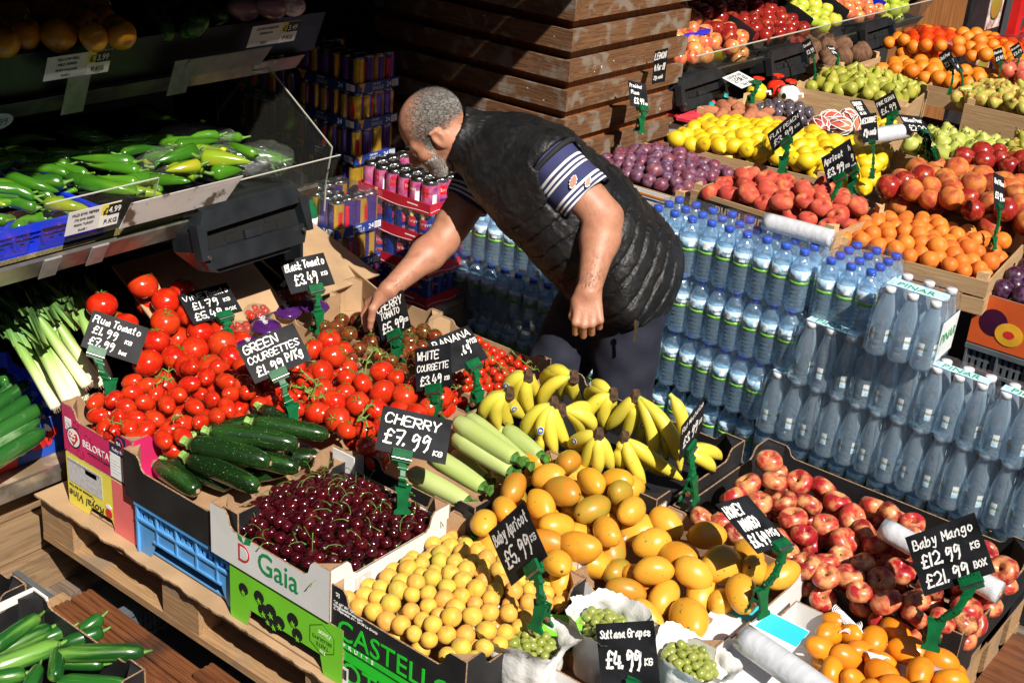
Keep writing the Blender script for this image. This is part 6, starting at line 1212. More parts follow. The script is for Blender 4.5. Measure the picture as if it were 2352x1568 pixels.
bx = carton('low kraft carton of toys and sweets before the far shelf', -2.72, 5.0, .88, .50, .62, .06, .02, GREY, CARDL, group=None)
for i, (c, m, a) in enumerate((((1575,262),PINKW,.3),((1600,275),PINKW,.1),((1560,240),CARDL,.4),((1640,275),TOYR,.2))): tag(obj('flat_packet', MB().box((-.07,-.05,0),(.07,.05,.012)), m, None, T(P(*c, .97)) @ RZ(a) @ RX(.15)), ['pink packet lying at the planter corner','pink and red packet in front of the teal bags','tan card flap with a round hole by the planter','red packet strip before the sweet potatoes'][i], 'packet')
# red nets
REDN = film('red_net_film', (1,.55,.45), .03, .3, (.8,.05,.02), .10, .3, 90)
for i, (x, y) in enumerate(((-2.45,6.62),(-2.12,6.72))): tag(link('orange_net', ell(.19,.17,.06,26,12,lambda v,a,t: v*(1+.08*mnoise.noise(v*14))).mesh('net', REDN), None, T((x,y,1.13))), 'loose red net around oranges, '+('left' if i == 0 else 'right')+' one at the back', 'net', 'red nets of oranges')
# ------------------------------------------------------------------ water bottles
def bodymat(name, tint, body, bw, gl):
    m, t, N, L, b = nmat(name); N.remove(b); o = N['Material Output']
    tr = N.new('ShaderNodeBsdfTransparent'); tr.inputs[0].default_value = (*tint, 1); d0 = N.new('ShaderNodeBsdfDiffuse'); d0.inputs[0].default_value = (*body, 1); tl = N.new('ShaderNodeBsdfTranslucent'); tl.inputs[0].default_value = (*body, 1); df = N.new('ShaderNodeMixShader'); df.inputs[0].default_value = .45; L.new(d0.outputs[0], df.inputs[1]); L.new(tl.outputs[0], df.inputs[2]); g = N.new('ShaderNodeBsdfGlossy'); g.inputs['Roughness'].default_value = .07
    lw = N.new('ShaderNodeLayerWeight'); lw.inputs[0].default_value = .35; rf_ = N.new('ShaderNodeBsdfRefraction'); rf_.inputs['Roughness'].default_value = .04; rf_.inputs['IOR'].default_value = 1.25; rf_.inputs[0].default_value = (*tint, 1); tcb = N.new('ShaderNodeTexCoord'); nzb = N.new('ShaderNodeTexNoise'); nzb.inputs['Scale'].default_value = 55; L.new(tcb.outputs['Object'], nzb.inputs[0]); bpb = N.new('ShaderNodeBump'); bpb.inputs['Strength'].default_value = .7; bpb.inputs['Distance'].default_value = .004; L.new(nzb.outputs[0], bpb.inputs['Height']); L.new(bpb.outputs[0], g.inputs['Normal']); L.new(bpb.outputs[0], rf_.inputs['Normal']); mt_ = N.new('ShaderNodeMixShader'); mt_.inputs[0].default_value = .30; L.new(tr.outputs[0], mt_.inputs[1]); L.new(rf_.outputs[0], mt_.inputs[2]); tr = mt_; ma = N.new('ShaderNodeMath'); ma.operation = 'MULTIPLY_ADD'; ma.inputs[1].default_value = .5; ma.inputs[2].default_value = bw; L.new(lw.outputs['Facing'], ma.inputs[0])
    m1 = N.new('ShaderNodeMixShader'); L.new(ma.outputs[0], m1.inputs[0]); L.new(tr.outputs[0], m1.inputs[1]); L.new(df.outputs[0], m1.inputs[2])
    fr = N.new('ShaderNodeMath'); fr.operation = 'POWER'; L.new(lw.outputs['Facing'], fr.inputs[0]); fr.inputs[1].default_value = 4; mb_ = N.new('ShaderNodeMath'); mb_.operation = 'MULTIPLY_ADD'; mb_.inputs[1].default_value = 1; mb_.inputs[2].default_value = gl; L.new(fr.outputs[0], mb_.inputs[0])
    m2 = N.new('ShaderNodeMixShader'); L.new(mb_.outputs[0], m2.inputs[0]); L.new(m1.outputs[0], m2.inputs[1]); L.new(g.outputs[0], m2.inputs[2]); L.new(m2.outputs[0], o.inputs[0]); return m
BOT = bodymat('blue_tinted_bottle', (.84,.93,1), (.50,.78,1), .22, .13); BOT2 = bodymat('clear_bottle', (.86,.94,1), (.66,.85,1), .27, .15)
CAPB = mat('blue_cap', (.015,.09,.62), .35, .05, 9); CAPW = mat('white_cap', (.80,.82,.85), .35, .03, 9)
LBLB = mat('label_sky_blue', (.22,.58,.88), .35, .3, 90, col2=(.80,.88,.93)); LBLG = mat('label_green', (.05,.38,.03), .35, .3, 90, col2=(.28,.60,.08)); LBLW = mat('label_white', (.75,.80,.82), .35)
def kalun():
    r = .0315; pf = [(.020,.0),(.028,.002),(r,.010)]; z = .010
    for k in range(5): pf += [(r,z+.006),(r*.93,z+.0095),(r,z+.013)]; z += .0135
    pf += [(r,.082),(.0305,.090),(.0308,.098),(.0308,.134),(.031,.139),(.030,.148),(.0265,.160),(.020,.172),(.0145,.181),(.0125,.186),(.0125,.190)]
    b = MB().lathe(pf, 18)
    lab = MB(); lab.lathe([(.0313,.094),(.0313,.104)], 24, 1); lab.lathe([(.0313,.104),(.0313,.139)], 24, 0)
    for a0, a1, z0, z1, mi in ((-2.35,-1.85,.112,.132,2),(-1.15,-.55,.110,.119,3),(.6,1.1,.112,.132,2),(2.0,2.6,.110,.119,3)):
        n = 4; vs = [(.0317*math.cos(a0+(a1-a0)*i/n), .0317*math.sin(a0+(a1-a0)*i/n), zz) for i in range(n+1) for zz in (z0, z1)]; lab.add(vs, [(2*i,2*i+2,2*i+3,2*i+1) for i in range(n)], mi)
    for a0 in (-1.6, 1.5):
        me = text_mesh('Kalun Madran', .010, TEXTR, .0006); vs = [(.0319*math.cos(a0+v.co.x/.0313), .0319*math.sin(a0+v.co.x/.0313), v.co.y+.118) for v in me.vertices]; lab.add(vs, [tuple(p.vertices) for p in me.polygons], 4)
    cap = MB().lathe([(.0150,.184),(.0152,.199),(.0140,.2015),(1e-6,.2018)], 18)
    return b.mesh('bottle', BOT), [('label', lab.mesh('label', [LBLB, LBLG, LBLW, LBLW, NAVY])), ('cap', cap.mesh('cap', CAPB))]
def pinar():
    r = .0325; pf = [(.020,0),(.029,.002),(r,.012),(r,.03),(r*.96,.034),(r,.038),(r,.045),(r*.96,.049),(r,.053),(r,.075),(.031,.09),(.0325,.098),(.0322,.106),(.030,.122),(.0265,.142),(.0215,.162),(.0165,.180),(.0138,.190),(.0138,.196)]
    b = MB().lathe(pf, 18); lab = MB()
    for a0 in (-2.0,-.6,.9,2.4):
        n = 4; w_ = .55; vs = [(.0330*math.cos(a0+w_*i/n), .0330*math.sin(a0+w_*i/n), zz) for i in range(n+1) for zz in (.048,.086)]; lab.add(vs, [(2*i,2*i+2,2*i+3,2*i+1) for i in range(n)], 0)
        vs = [(.0333*math.cos(a0+w_*i/n), .0333*math.sin(a0+w_*i/n), zz) for i in range(n+1) for zz in (.049,.060)]; lab.add(vs, [(2*i,2*i+2,2*i+3,2*i+1) for i in range(n)], 1)
        me = text_mesh('PINAR', .0110, TEXTG, .0010); vs = [(.0336*math.cos(a0-.05+v.co.x/.033), .0336*math.sin(a0-.05+v.co.x/.033), v.co.y+.066) for v in me.vertices]; lab.add(vs, [tuple(p.vertices) for p in me.polygons], 2)
    cap = MB().lathe([(.0160,.190),(.0162,.204),(.0150,.2065),(1e-6,.2068)], 18)
    return b.mesh('bottle', BOT2), [('label', lab.mesh('label', [LBLW, LBLB, TEXTG])), ('cap', cap.mesh('cap', CAPW))]
KA, PI_ = kalun(), pinar()
def pack(kind, x, y, z, nx, ny, label, rot=0, lean=(0,0), wrap=True):
    t = thing('bottle_pack', label, 'bottle pack', T((x, y, z)) @ RZ(rot) @ RX(lean[0]) @ RY(lean[1]), 'shrink wrapped packs of water bottles'); me, sub = KA if kind == 'k' else PI_; s = .0645 if kind == 'k' else .0665
    for j in range(ny):
        for i in range(nx):
            b = link('bottle', me, t, T((i*s+s/2+rnd(-.0008,.0008), j*s+s/2, 0)) @ RZ(rnd(0,6.28)))
            for n, m in sub: link(n, m, b)
    if wrap:
        W_, D_ = nx*s, ny*s; m = MB(); hp = .150 if kind == 'k' else .13; ht = .205 if kind == 'k' else .210; e = .0015
        # wrapper: closed sleeve, scalloped between bottles
        ring = []
        for i in range(nx*4+1): u = i/(nx*4); ring.append((u*W_, -e+.010*abs(math.sin(u*nx*PI))**.0*(1-abs(math.sin(u*nx*PI)))))
        for i in range(1, ny*4+1): u = i/(ny*4); ring.append((W_+e-.010*(1-abs(math.sin(u*ny*PI))), u*D_))
        for i in range(1, nx*4+1): u = 1-i/(nx*4); ring.append((u*W_, D_+e-.010*(1-abs(math.sin(u*nx*PI)))))
        for i in range(1, ny*4): u = 1-i/(ny*4); ring.append((-e+.010*(1-abs(math.sin(u*ny*PI))), u*D_))
        n = len(ring); vs = []; zs = [(.001,.93),(.012,1),(.07,1),(hp,1),(ht-.025,.965),(ht,.90)]
        for z_, k in zs:
            for (a, b_) in ring: vs.append((W_/2+(a-W_/2)*k, D_/2+(b_-D_/2)*k, z_+rnd(-.002,.002)))
        m.add(vs, [(i*n+j, i*n+(j+1)%n, (i+1)*n+(j+1)%n, (i+1)*n+j) for i in range(len(zs)-1) for j in range(n)], 0, True); m.add(vs[-n:], [tuple(range(n))], 0, True)
        obj('shrink_wrap', m, WRAP, t)
    if kind == 'p':
        obj('printed_band', MB().box((nx*s*.08, ny*s*.2, .2105), (nx*s*.92, ny*s*.5, .2115)).box((nx*s*.0, -.0025, .172), (nx*s*.0+.001, -.0015, .19)), LBLB, t); link('lettering', text_mesh('PINAR', .04, TEXTG, .001), t, T((.04, ny*s*.25, .2122)))
        obj('printed_side', MB().box((nx*s+.0025, ny*s*.15, .03), (nx*s+.004, ny*s*.85, .15)), LBLW, t); link('lettering', text_mesh('PINAR', .045, TEXTG, .002), t, T((nx*s+.0048, ny*s*.18, .08)) @ RZ(PI/2) @ RX(PI/2))
    return t
random.seed(8); FY = 3.50
ZL = [.812, .612, .412, .213]; lv = ['top layer','second layer','third layer','lowest layer']
# top layer
for i in range(3): pack('k', -2.145+i*.1965, FY+rnd(-.01,.01), ZL[0], 3, 3, 'blue capped bottle pack, '+ORD[i]+' from left in the top layer right of the man', lean=(0,rnd(-.02,.02)))
pack('k', -1.535, FY+.02, ZL[0]-.01, 3, 4, 'blue capped bottle pack standing apart beside the white capped pack', rot=R(2))
pack('p', -1.300, FY-.10, ZL[0]-.0, 3, 3, 'clear white capped bottle pack, topmost at the right', rot=R(3), lean=(0,.03))
for l in (1,2):
    x = -2.93 if l == 1 else -3.01; i = 0
    while x < -1.70: pack('k', x, FY+rnd(-.006,.006), ZL[l], 3, 2, f'blue capped bottle pack, {ORD[i]} from left in the {lv[l]}', lean=(0,rnd(-.012,.012))); x += .1965; i += 1
    for j in range(5): pack('p', x+.012, FY-.035-.01*j, ZL[l]-.008, 3, 2, f'clear white capped bottle pack, {ORD[j]} from left in the {lv[l]}', lean=(0,.02)); x += .2045
for i in range(14): pack('k', -3.06+i*.2, FY+.03, ZL[3], 3, 1, f'shaded blue capped bottle pack, {ORD[i]} from left in the lowest layer', wrap=False)
for i in range(4): carton(f'black tray supporting the water bottles, {ORD[i]} from left', -2.72+i*.76, FY+.14, .10, .74, .26, .11, 0, BLACK, BLACK, posts=False, group='black trays under the water')
for i in range(3): pallet(f'dark wooden pallet under the water bottles, {ORD[i]} from left', -3.1+i*1.21, FY-.04, -.046+.0, 1.2, .34) if 0 else tag(obj('timber_runner', MB().box((-3.1+i*1.0,FY-.03,0),(-3.1+i*1.0+.99,FY+.30,.099)), GREYW), f'dark timber runner under the bottle trays, {ORD[i]} from left', 'timber', 'timber runners under the water')
# ------------------------------------------------------------------ cans
def canmesh(r, h, cols, kind):
    m = MB(); m.lathe([(r*.8,0),(r*.93,.004),(r,.010),(r,h-.012),(r*.9,h-.003),(r*.88,h),(r*.80,h-.001),(r*.78,h-.003),(1e-6,h-.003)], 18, 0)
    for i, (a0, a1, z0, z1, mi) in enumerate(cols):
        n = max(4, int((a1-a0)*4)); rr = r*1.006+i*.0001; vs = [(rr*math.cos(a0+(a1-a0)*k/n), rr*math.sin(a0+(a1-a0)*k/n), zz*h) for k in range(n+1) for zz in (z0, z1)]; m.add(vs, [(2*k,2*k+2,2*k+3,2*k+1) for k in range(n)], mi, True)
    if kind == 'bravo':
        for a0 in (-2.2, .9):
            me = text_mesh('bravo', .020, TEXTW, .0012); vs = [((r*1.012)*math.cos(a0+v.co.x/r), (r*1.012)*math.sin(a0+v.co.x/r), v.co.y+h*.60) for v in me.vertices]; m.add(vs, [tuple(p.vertices) for p in me.polygons], 3)
    return m
ALU = mat('aluminium', (.62,.62,.62), .25, .05, 9, metal=1)
NAVB = mat('navy_can', (.012,.035,.30), .25, .1, 30, metal=.3); MAG = mat('magenta_can', (.42,.03,.20), .25, .2, 30, metal=.3, col2=(.75,.25,.45)); GOLD = mat('gold_can', (.65,.40,.04), .25, .1, 30, metal=.5); PURC = mat('purple_can', (.08,.04,.25), .25, .1, 30, metal=.4); REDO = mat('red_oval', (.60,.01,.02), .3); FRU = mat('fruit_print', (.55,.12,.03), .4, .3, 60, col2=(.05,.12,.4))
BR = [canmesh(.0285,.116,[(0,6.2832,.1,.88,1),(-2.3,-1.2,.50,.80,2),(.8,1.9,.5,.8,2),(-2.2,-1.3,.12,.38,4),(.9,1.8,.12,.38,4),(-2.0,-1.55,.80,.9,5)],'bravo').mesh('can',[ALU,NAVB,REDO,TEXTW,FRU,YELLOW]), canmesh(.0285,.116,[(0,6.2832,.1,.88,1),(-2.3,-1.2,.50,.80,2),(.8,1.9,.5,.8,2),(-2.2,-1.3,.12,.38,4),(2.4,3.1,.2,.6,6)],'bravo').mesh('can',[ALU,MAG,REDO,TEXTW,PURC,YELLOW,LBLW])]
EA = [canmesh(.0265,.132,[(0,6.2832,.08,.92,1),(-2.4,-1.5,.1,.9,2),(.6,1.4,.1,.9,2),(-1.2,-.7,.2,.8,3)],'').mesh('can',[ALU,PURC,GOLD,REDO]), canmesh(.0265,.132,[(0,6.2832,.08,.92,1),(-2.0,-1.0,.1,.9,2),(1.2,2.2,.1,.9,2),(-.4,.2,.3,.7,3)],'').mesh('can',[ALU,GOLD,PURC,REDO])]
TRAYR = mat('red_tray_card', (.50,.012,.03), .4, .1, 9); TRAYB = mat('blue_tray_card', (.02,.05,.26), .4, .1, 9); GOLDP = mat('gold_print', (.62,.42,.07), .4)
def tray(kind, x, y, z, nx, ny, label, rot=0, film_=True, h=None, which=None):
    t = thing('can_tray', label, 'drinks tray', T((x, y, z)) @ RZ(rot), 'trays of '+('fruit drink' if kind == 'b' else 'energy drink')+' cans'); r = .0285 if kind == 'b' else .0265; s = r*2.02; W_, D_ = nx*s, ny*s; hh = .116 if kind == 'b' else .132
    tm = TRAYR if kind == 'b' else TRAYB; th = .040 if kind == 'b' else .036
    wl = MB().box((-.002,-.004,0),(W_+.002,-.001,th)).box((-.002,D_+.001,0),(W_+.002,D_+.004,th)).box((-.005,-.004,0),(-.0022,D_+.004,th)).box((W_+.0022,-.004,0),(W_+.005,D_+.004,th)).box((-.002,-.001,0),(W_+.002,D_+.001,.002))
    obj('tray', wl, tm, t)
    if kind == 'b':
        for xx in (.25,.75): obj('print', disc(.022,18,.013), REDO, t, T((W_*xx if xx < .5 else W_*.75,-.0042,.020)) @ RX(PI/2)) if xx < .5 else None; 
        link('lettering', text_mesh('bravo', .018, TEXTW, .0006), t, T((W_*.16,-.0055,.014)) @ RX(PI/2)); obj('print', rect(.012,.010), YELLOW, t, T((W_*.24,-.0052,.030)) @ RX(PI/2))
        wv = MB(); wv.tube([(W_*k/12, -.0045, .006+.004*math.sin(k*.7)) for k in range(13)], .0008, 4); obj('print', wv, TEXTW, t); obj('print', rect(.05,.004), TEXTW, t, T((W_*.70,-.0045,.022)) @ RX(PI/2))
        wv = MB(); wv.tube([(W_+.0055, D_*k/12, .010+.004*math.sin(k*.7)) for k in range(13)], .0008, 4); obj('print', wv, TEXTW, t)
    else:
        for (M_, L_) in ((T((0,-.0042,0)) @ RX(PI/2), W_), (T((W_+.0053,0,0)) @ RZ(PI/2) @ RX(PI/2), D_)):
            obj('print', flat([(L_*.12,0),(L_*.17,.036),(L_*.02,.036)]), GOLDP, t, M_); obj('print', flat([(L_*.05,.030),(L_*.08,.012),(L_*.13,.024),(L_*.09,.020)]), REDO, t, M_ @ T((0,0,.0008)))
            link('lettering', text_mesh('GOLDEN', .010, TEXTW), t, M_ @ T((L_*.35,.024,.0008))); link('lettering', text_mesh('EAGLE', .020, GREY, .001), t, M_ @ T((L_*.35,.005,.0008))); link('lettering', text_mesh('24', .026, TEXTW, .001), t, M_ @ T((L_*.70,.009,.0008))); obj('print', rect(L_*.14,.024), TEXTW, t, M_ @ T((L_*.84,.006,.0008))); [obj('print', rect(.0014,.020), TEXTK, t, M_ @ T((L_*.85+k*.005,.008,.0016))) for k in range(5)]
    for j in range(ny):
        for i in range(nx):
            if 0 < i < nx-1 and j > 1: continue
            link('can', (BR[1] if which == 1 else BR[0]) if kind == 'b' else EA[(i+j) % 2], t, T((r+i*s, r+j*s, .0022)) @ RZ(rnd(0,6.28)))
    if film_: obj('shrink_wrap', MB().box((-.003,-.0045,th),(W_+.003,D_+.004,hh+.004)), WRAP, t)
    return t
tag(obj('can_pallet', MB().box((-4.1,3.13,.38),(-2.90,3.17,.44)).box((-4.1,3.17,.0),(-2.88,4.0,.437)), GREYW), 'timber platform under the trays of drinks cans', 'platform')
for k in range(4): tray('b', -3.265+rnd(-.006,.006), 3.33+rnd(-.005,.005), .442+k*.1205, 6, 4, ['lowest red tray of fruit drink cans','red tray of fruit drink cans, second from bottom','red tray of blue fruit drink cans under the top one, torn front','topmost red tray with magenta fruit drink cans'][k], film_=(k != 3), which=(1 if k == 3 else 0))
for k in range(3): tray('e', -3.34+rnd(-.006,.006), 3.08+rnd(-.004,.004), .442+k*.137, 4, 4, ['lowest energy drink tray of the short stack','middle energy drink tray of the short stack','top energy drink tray of the short stack'][k], rot=R(-2))
for k in range(6): tray('e', -3.70+rnd(-.006,.006), 3.42, .442+k*.137, 6, 4, f'energy drink tray of the tall shaded stack, {ORD[k]} from bottom', film_=False)
for k in range(5): tray('e', -4.08, 3.45, .442+k*.137, 6, 4, f'energy drink tray of the dark rear stack, {ORD[k]} from bottom', film_=False)
# green glass bottles
GB = mat('green_glass', (.01,.13,.05), .08, .1, 5, coat=.5); gbm = MB().lathe([(.024,0),(.030,.004),(.030,.09),(.026,.11),(.014,.135),(.012,.150),(.012,.160)], 16); gbm = gbm.mesh('bottle', GB); gl_ = MB().lathe([(.0303,.035),(.0303,.075)], 16).mesh('label', LBLW); gc = MB().lathe([(.013,.158),(.013,.168),(1e-6,.169)], 12).mesh('cap', mat('red_cap',(.6,.02,.02),.4))
gn = 0
for lz in range(3):
    for j in range(2):
        for i in range(4):
            c = Vector((-3.42+i*.064-.0, 2.98+j*.064, .36+lz*.172)); b = tag(link('green_bottle', gbm, None, T(c) @ RZ(-1.5)), f'green bottle with a white label, {ORD[i]} from left, {["front","back"][j]} row, {["bottom","middle","top"][lz]} layer beside the cans', 'bottle', 'green bottles beside the can stacks'); link('label', gl_, b); link('cap', gc, b); link('lettering', text_mesh('san', .018, TEXTR, .001), b, T((.0308,-.015,.05)) @ RZ(PI/2) @ RX(PI/2))
tag(obj('bottle_shelf', MB().box((-3.47,2.93,0),(-3.16,3.05,.359)), BLACK), 'dark box under the green bottles', 'box')
# ------------------------------------------------------------------ the man
def nets(f, lo, hi, h):
    lo = np.array(lo, float); hi = np.array(hi, float); n = np.ceil((hi-lo)/h).astype(int)+1
    g = [lo[i]+np.arange(n[i])*h for i in range(3)]
    V = np.empty(n); 
    X, Y = np.meshgrid(g[0], g[1], indexing='ij')
    for k in range(n[2]):
        p = np.stack([X, Y, np.full_like(X, g[2][k])], -1).reshape(-1, 3); V[:, :, k] = f(p).reshape(n[0], n[1])
    S = V < 0; nx, ny, nz = n
    c = [(a, b, d) for a in (0,1) for b in (0,1) for d in (0,1)]
    sub = lambda A, o: A[o[0]:nx-1+o[0], o[1]:ny-1+o[1], o[2]:nz-1+o[2]]
    cnt = sum(sub(S, o).astype(int) for o in c); act = (cnt > 0) & (cnt < 8)
    acc = np.zeros((nx-1, ny-1, nz-1, 3)); num = np.zeros((nx-1, ny-1, nz-1))
    for i, a in enumerate(c):
        for b in c[i+1:]:
            if sum(abs(a[q]-b[q]) for q in range(3)) != 1: continue
            va, vb = sub(V, a), sub(V, b); x = (va < 0) != (vb < 0); t = np.where(x, va/np.where(x, va-vb, 1), 0)
            for q in range(3): acc[..., q] += np.where(x, a[q]+(b[q]-a[q])*t, 0)
            num += x
    idx = -np.ones(act.shape, int); idx[act] = np.arange(act.sum()); I = np.argwhere(act)
    P_ = lo+(I+acc[act]/num[act][:, None])*h
    F = []
    for ax in range(3):
        u, v = [(1,2),(2,0),(0,1)][ax]
        sl0 = [slice(0, n[q]) for q in range(3)]; 
        a = S[tuple(slice(0, n[q]-1) if q == ax else slice(1, n[q]-1) for q in range(3))]; b = S[tuple(slice(1, n[q]) if q == ax else slice(1, n[q]-1) for q in range(3))]
        for flip, msk in ((False, a & ~b), (True, b & ~a)):
            E_ = np.argwhere(msk)
            if not len(E_): continue
            E_ = E_+np.array([0 if q == ax else 1 for q in range(3)])
            def cell(du, dv):
                q = E_.copy(); q[:, u] += du; q[:, v] += dv; return idx[q[:,0], q[:,1], q[:,2]]
            qd = np.stack([cell(-1,-1), cell(0,-1), cell(0,0), cell(-1,0)], 1); F.append(qd[:, ::-1] if flip else qd)
    F = np.concatenate(F); F = F[(F >= 0).all(1)]
    return P_, F
def cap_(p, a, b, ra, rb):
    a = np.array(a); b = np.array(b); ab = b-a; t = np.clip(((p-a)@ab)/max(1e-12, ab@ab), 0, 1); return np.linalg.norm(p-(a+t[:, None]*ab), axis=1)-(ra+(rb-ra)*t)
def elp(p, c, r, M=None):
    q = p-np.array(c)
    if M is not None: q = q@M
    r = np.array(r); k0 = np.linalg.norm(q/r, axis=1); k1 = np.linalg.norm(q/(r*r), axis=1)+1e-9; return k0*(k0-1)/k1
def smin(a, b, k): h = np.maximum(k-np.abs(a-b), 0)/k; return np.minimum(a, b)-h*h*k*.25
def smax(a, b, k): return -smin(-a, -b, k)
def mk(name, P_, F, m, parent=None, smooth=True):
    me = D.meshes.new(name); me.from_pydata(P_.tolist(), [], F.tolist()); me.materials.append(m); me.polygons.foreach_set('use_smooth', [smooth]*len(me.polygons)); me.update(); return link(name, me, parent)
def V3(v): return np.array([v[0], v[1], v[2]], float)
def QQ(x, y, d): return V3(Q(x, y, d))
DP = 3.92
pelv = QQ(1418,594,DP+.06); hipL = QQ(1452,640,DP-.02); hipR = QQ(1385,650,DP+.16)
waist = QQ(1346,512,DP); chest = QQ(1235,414,DP-.02); upper = QQ(1164,370,DP-.03); neckb = QQ(1105,335,DP-.03)
shL = QQ(1262,372,DP-.20); elL = QQ(1388,500,DP-.22); wrL = QQ(1352,672,DP-.32); 
shR = QQ(1100,420,DP+.12); hand_t = V3(P(850,695,.785)); wrR = V3(P(897,662,.86)); dR = wrR-shR; elR = shR+dR*.50+np.array([.0,.03,-.03])
kneeL = QQ(1432,880,DP+.06); kneeR = QQ(1250,815,DP+.14)
kneeL[2] = .50; kneeR[2] = .50
footL = np.array([kneeL[0]-.02, kneeL[1]+.04, .09]); footR = np.array([kneeR[0]-.01, kneeR[1]+.04, .09])
fwd = -np.array([RT.x, RT.y, 0]); fwd /= np.linalg.norm(fwd); upz = np.array([0,0,1.]); lat = np.cross(upz, fwd)   # lat: his left, towards the camera
# head frame
hc = QQ(992,296,DP-.06); ang = R(45); yawh = R(6)
f0 = fwd*math.cos(yawh)+lat*math.sin(yawh); hx = f0*math.cos(ang)-upz*math.sin(ang); hz = upz*math.cos(ang)+f0*math.sin(ang); hy = np.cross(hz, hx)
HM = np.stack([hx, hy, hz], 1)
HS = .94
def HL(x, y, z): return hc+HM@(np.array([x, y, z])*HS)
def head_sdf(p):
    q = (p-hc)@HM/HS; q = q.copy(); yy = np.abs(q[:,1]); s = np.stack([q[:,0], yy, q[:,2]], 1)
    d = elp(s, (-.012,0,.028), (.100,.077,.090)); d = smin(d, elp(s, (.035,0,-.045), (.060,.056,.078)), .04)
    d = smin(d, cap_(s, (-.015,.052,-.055), (.060,.018,-.112), .024, .022), .03); d = smin(d, elp(s, (.078,0,-.108), (.022,.024,.020)), .02)
    d = smin(d, cap_(s, (.082,.008,.002), (.070,.045,.004), .015, .013), .015)
    d = smin(d, elp(s, (.062,.042,-.035), (.025,.022,.022)), .02)
    d = smax(d, -(np.linalg.norm(s-np.array([.108,.032,-.014]), axis=1)-.018), .014)
    d = np.minimum(d, np.linalg.norm(s-np.array([.080,.032,-.015]), axis=1)-.0125)
    d = smin(d, cap_(s, (.092,0,.000), (.116,0,-.042), .009, .0135), .012); d = smin(d, elp(s, (.104,.011,-.047), (.012,.009,.008)), .006)
    d = smin(d, cap_(s, (.090,0,-.069), (.082,.018,-.072), .009, .006), .008); d = smin(d, cap_(s, (.090,0,-.084), (.081,.015,-.083), .010, .006), .008)
    e = elp(s, (-.008,.080,-.018), (.021,.008,.034)); e = smax(e, -elp(s, (-.006,.090,-.014), (.0125,.009,.022)), .005); e = smin(e, cap_(s, (-.020,.082,.008), (.004,.084,.012), .005, .005), .005); e = smin(e, np.linalg.norm(s-np.array([.004,.078,-.020]), axis=1)-.006, .004)
    d = smin(d, e, .006)
    return d*HS
neck_a = HL(-.035,0,-.055); 
def hand_prims(W, Dv, Sv, Nv, curls, thumb, spread=.10, sc=1.0, splay=0):
    """wrist, towards knuckles, towards thumb, palm side"""
    W = np.array(W); pr = []; kn = [(.033,.082),(.0115,.089),(-.0105,.085),(-.0315,.075)]; ln = [(.040,.024,.020),(.044,.028,.021),(.041,.026,.020),(.032,.020,.018)]
    for i, (s_, l_) in enumerate(kn):
        k = W+Dv*l_*sc+Sv*s_*sc; pr.append((W+Sv*s_*.55*sc, k, .0165*sc, .0110*sc, .012)); d = Dv*math.cos(s_*splay)+Sv*math.sin(s_*splay); p = k; a = 0; 
        for j, L_ in enumerate(ln[i]):
            a += curls[i][j]; dd = d*math.cos(a)+Nv*math.sin(a); q = p+dd*L_*sc; r0 = (.0098,.0088,.0080)[j]*sc*(1 if i < 3 else .9); pr.append((p, q, r0, r0*.9, .0025 if j else .005)); p = q
    b = W+Dv*.022*sc+Sv*.028*sc+Nv*.010*sc; t1 = b+(Sv*thumb[0]+Dv*thumb[1]+Nv*thumb[2])*.042*sc; t2 = t1+(Sv*thumb[3]+Dv*thumb[4]+Nv*thumb[5])*.034*sc; t3 = t2+(Sv*thumb[3]*.6+Dv*thumb[4]+Nv*thumb[5])*.024*sc
    pr += [(W+Sv*.012*sc, b, .017*sc, .016*sc, .02), (b, t1, .0160*sc, .0125*sc, .014), (t1, t2, .0120*sc, .0105*sc, .005), (t2, t3, .0102*sc, .0088*sc, .004)]
    return pr
nrm = lambda v: v/np.linalg.norm(v)
# left hand: loose fist hanging, back of the hand to the camera
DL = nrm(QQ(1350,765,DP-.34)-wrL); toC = nrm(V3(CAM)-wrL); NL = -nrm(toC-DL*(toC@DL)); SL = np.cross(DL, NL)
if SL@fwd < 0: SL = -SL
HLp = hand_prims(wrL, DL, SL, NL, [(1.0,1.5,1.0),(1.05,1.5,1.0),(1.1,1.5,1.0),(1.15,1.5,1.0)], (.3,.9,.3,-.45,.6,.65), sc=1.02)
# right hand: reaching down into the dark tomatoes
DR = nrm(hand_t-wrR+np.array([0,0,-.012])); NR = nrm(np.array([.10,.0,-1.])-DR*(np.array([.10,0,-1.])@DR)); SR = np.cross(NR, DR)
if SR@lat < 0: SR = -SR
HRp = hand_prims(wrR, DR, SR, NR, [(.55,.55,.35),(.45,.6,.4),(.5,.65,.4),(.6,.7,.4)], (.7,.55,.45,.1,.75,.65), sc=1.02, splay=9)
def arm(p, sh, el, wr, s=1.0):
    d = cap_(p, sh, el, .056*s, .050*s); d = smin(d, cap_(p, sh+(el-sh)*.35, el-(el-sh)*.3, .058*s, .054*s), .03)
    mid = el+(wr-el)*.28; d = smin(d, cap_(p, el, mid, .047*s, .053*s), .03); return smin(d, cap_(p, mid, wr, .052*s, .032*s), .03)
def hand(p, pr, base):
    d = base
    for a, b, ra, rb, k in pr: d = smin(d, cap_(p, a, b, ra, rb), k)
    return d
thL = hipL; thR = hipR
def legs(p, g=0):
    d = smin(cap_(p, hipL, kneeL, .105+g, .075+g), cap_(p, hipR, kneeR, .105+g, .075+g), .05)
    d = smin(d, cap_(p, kneeL, footL, .074+g, .058+g), .02); d = smin(d, cap_(p, kneeR, footR, .074+g, .058+g), .02)
    return smin(d, elp(p, pelv, (.155+g, .155+g, .12+g)), .08)
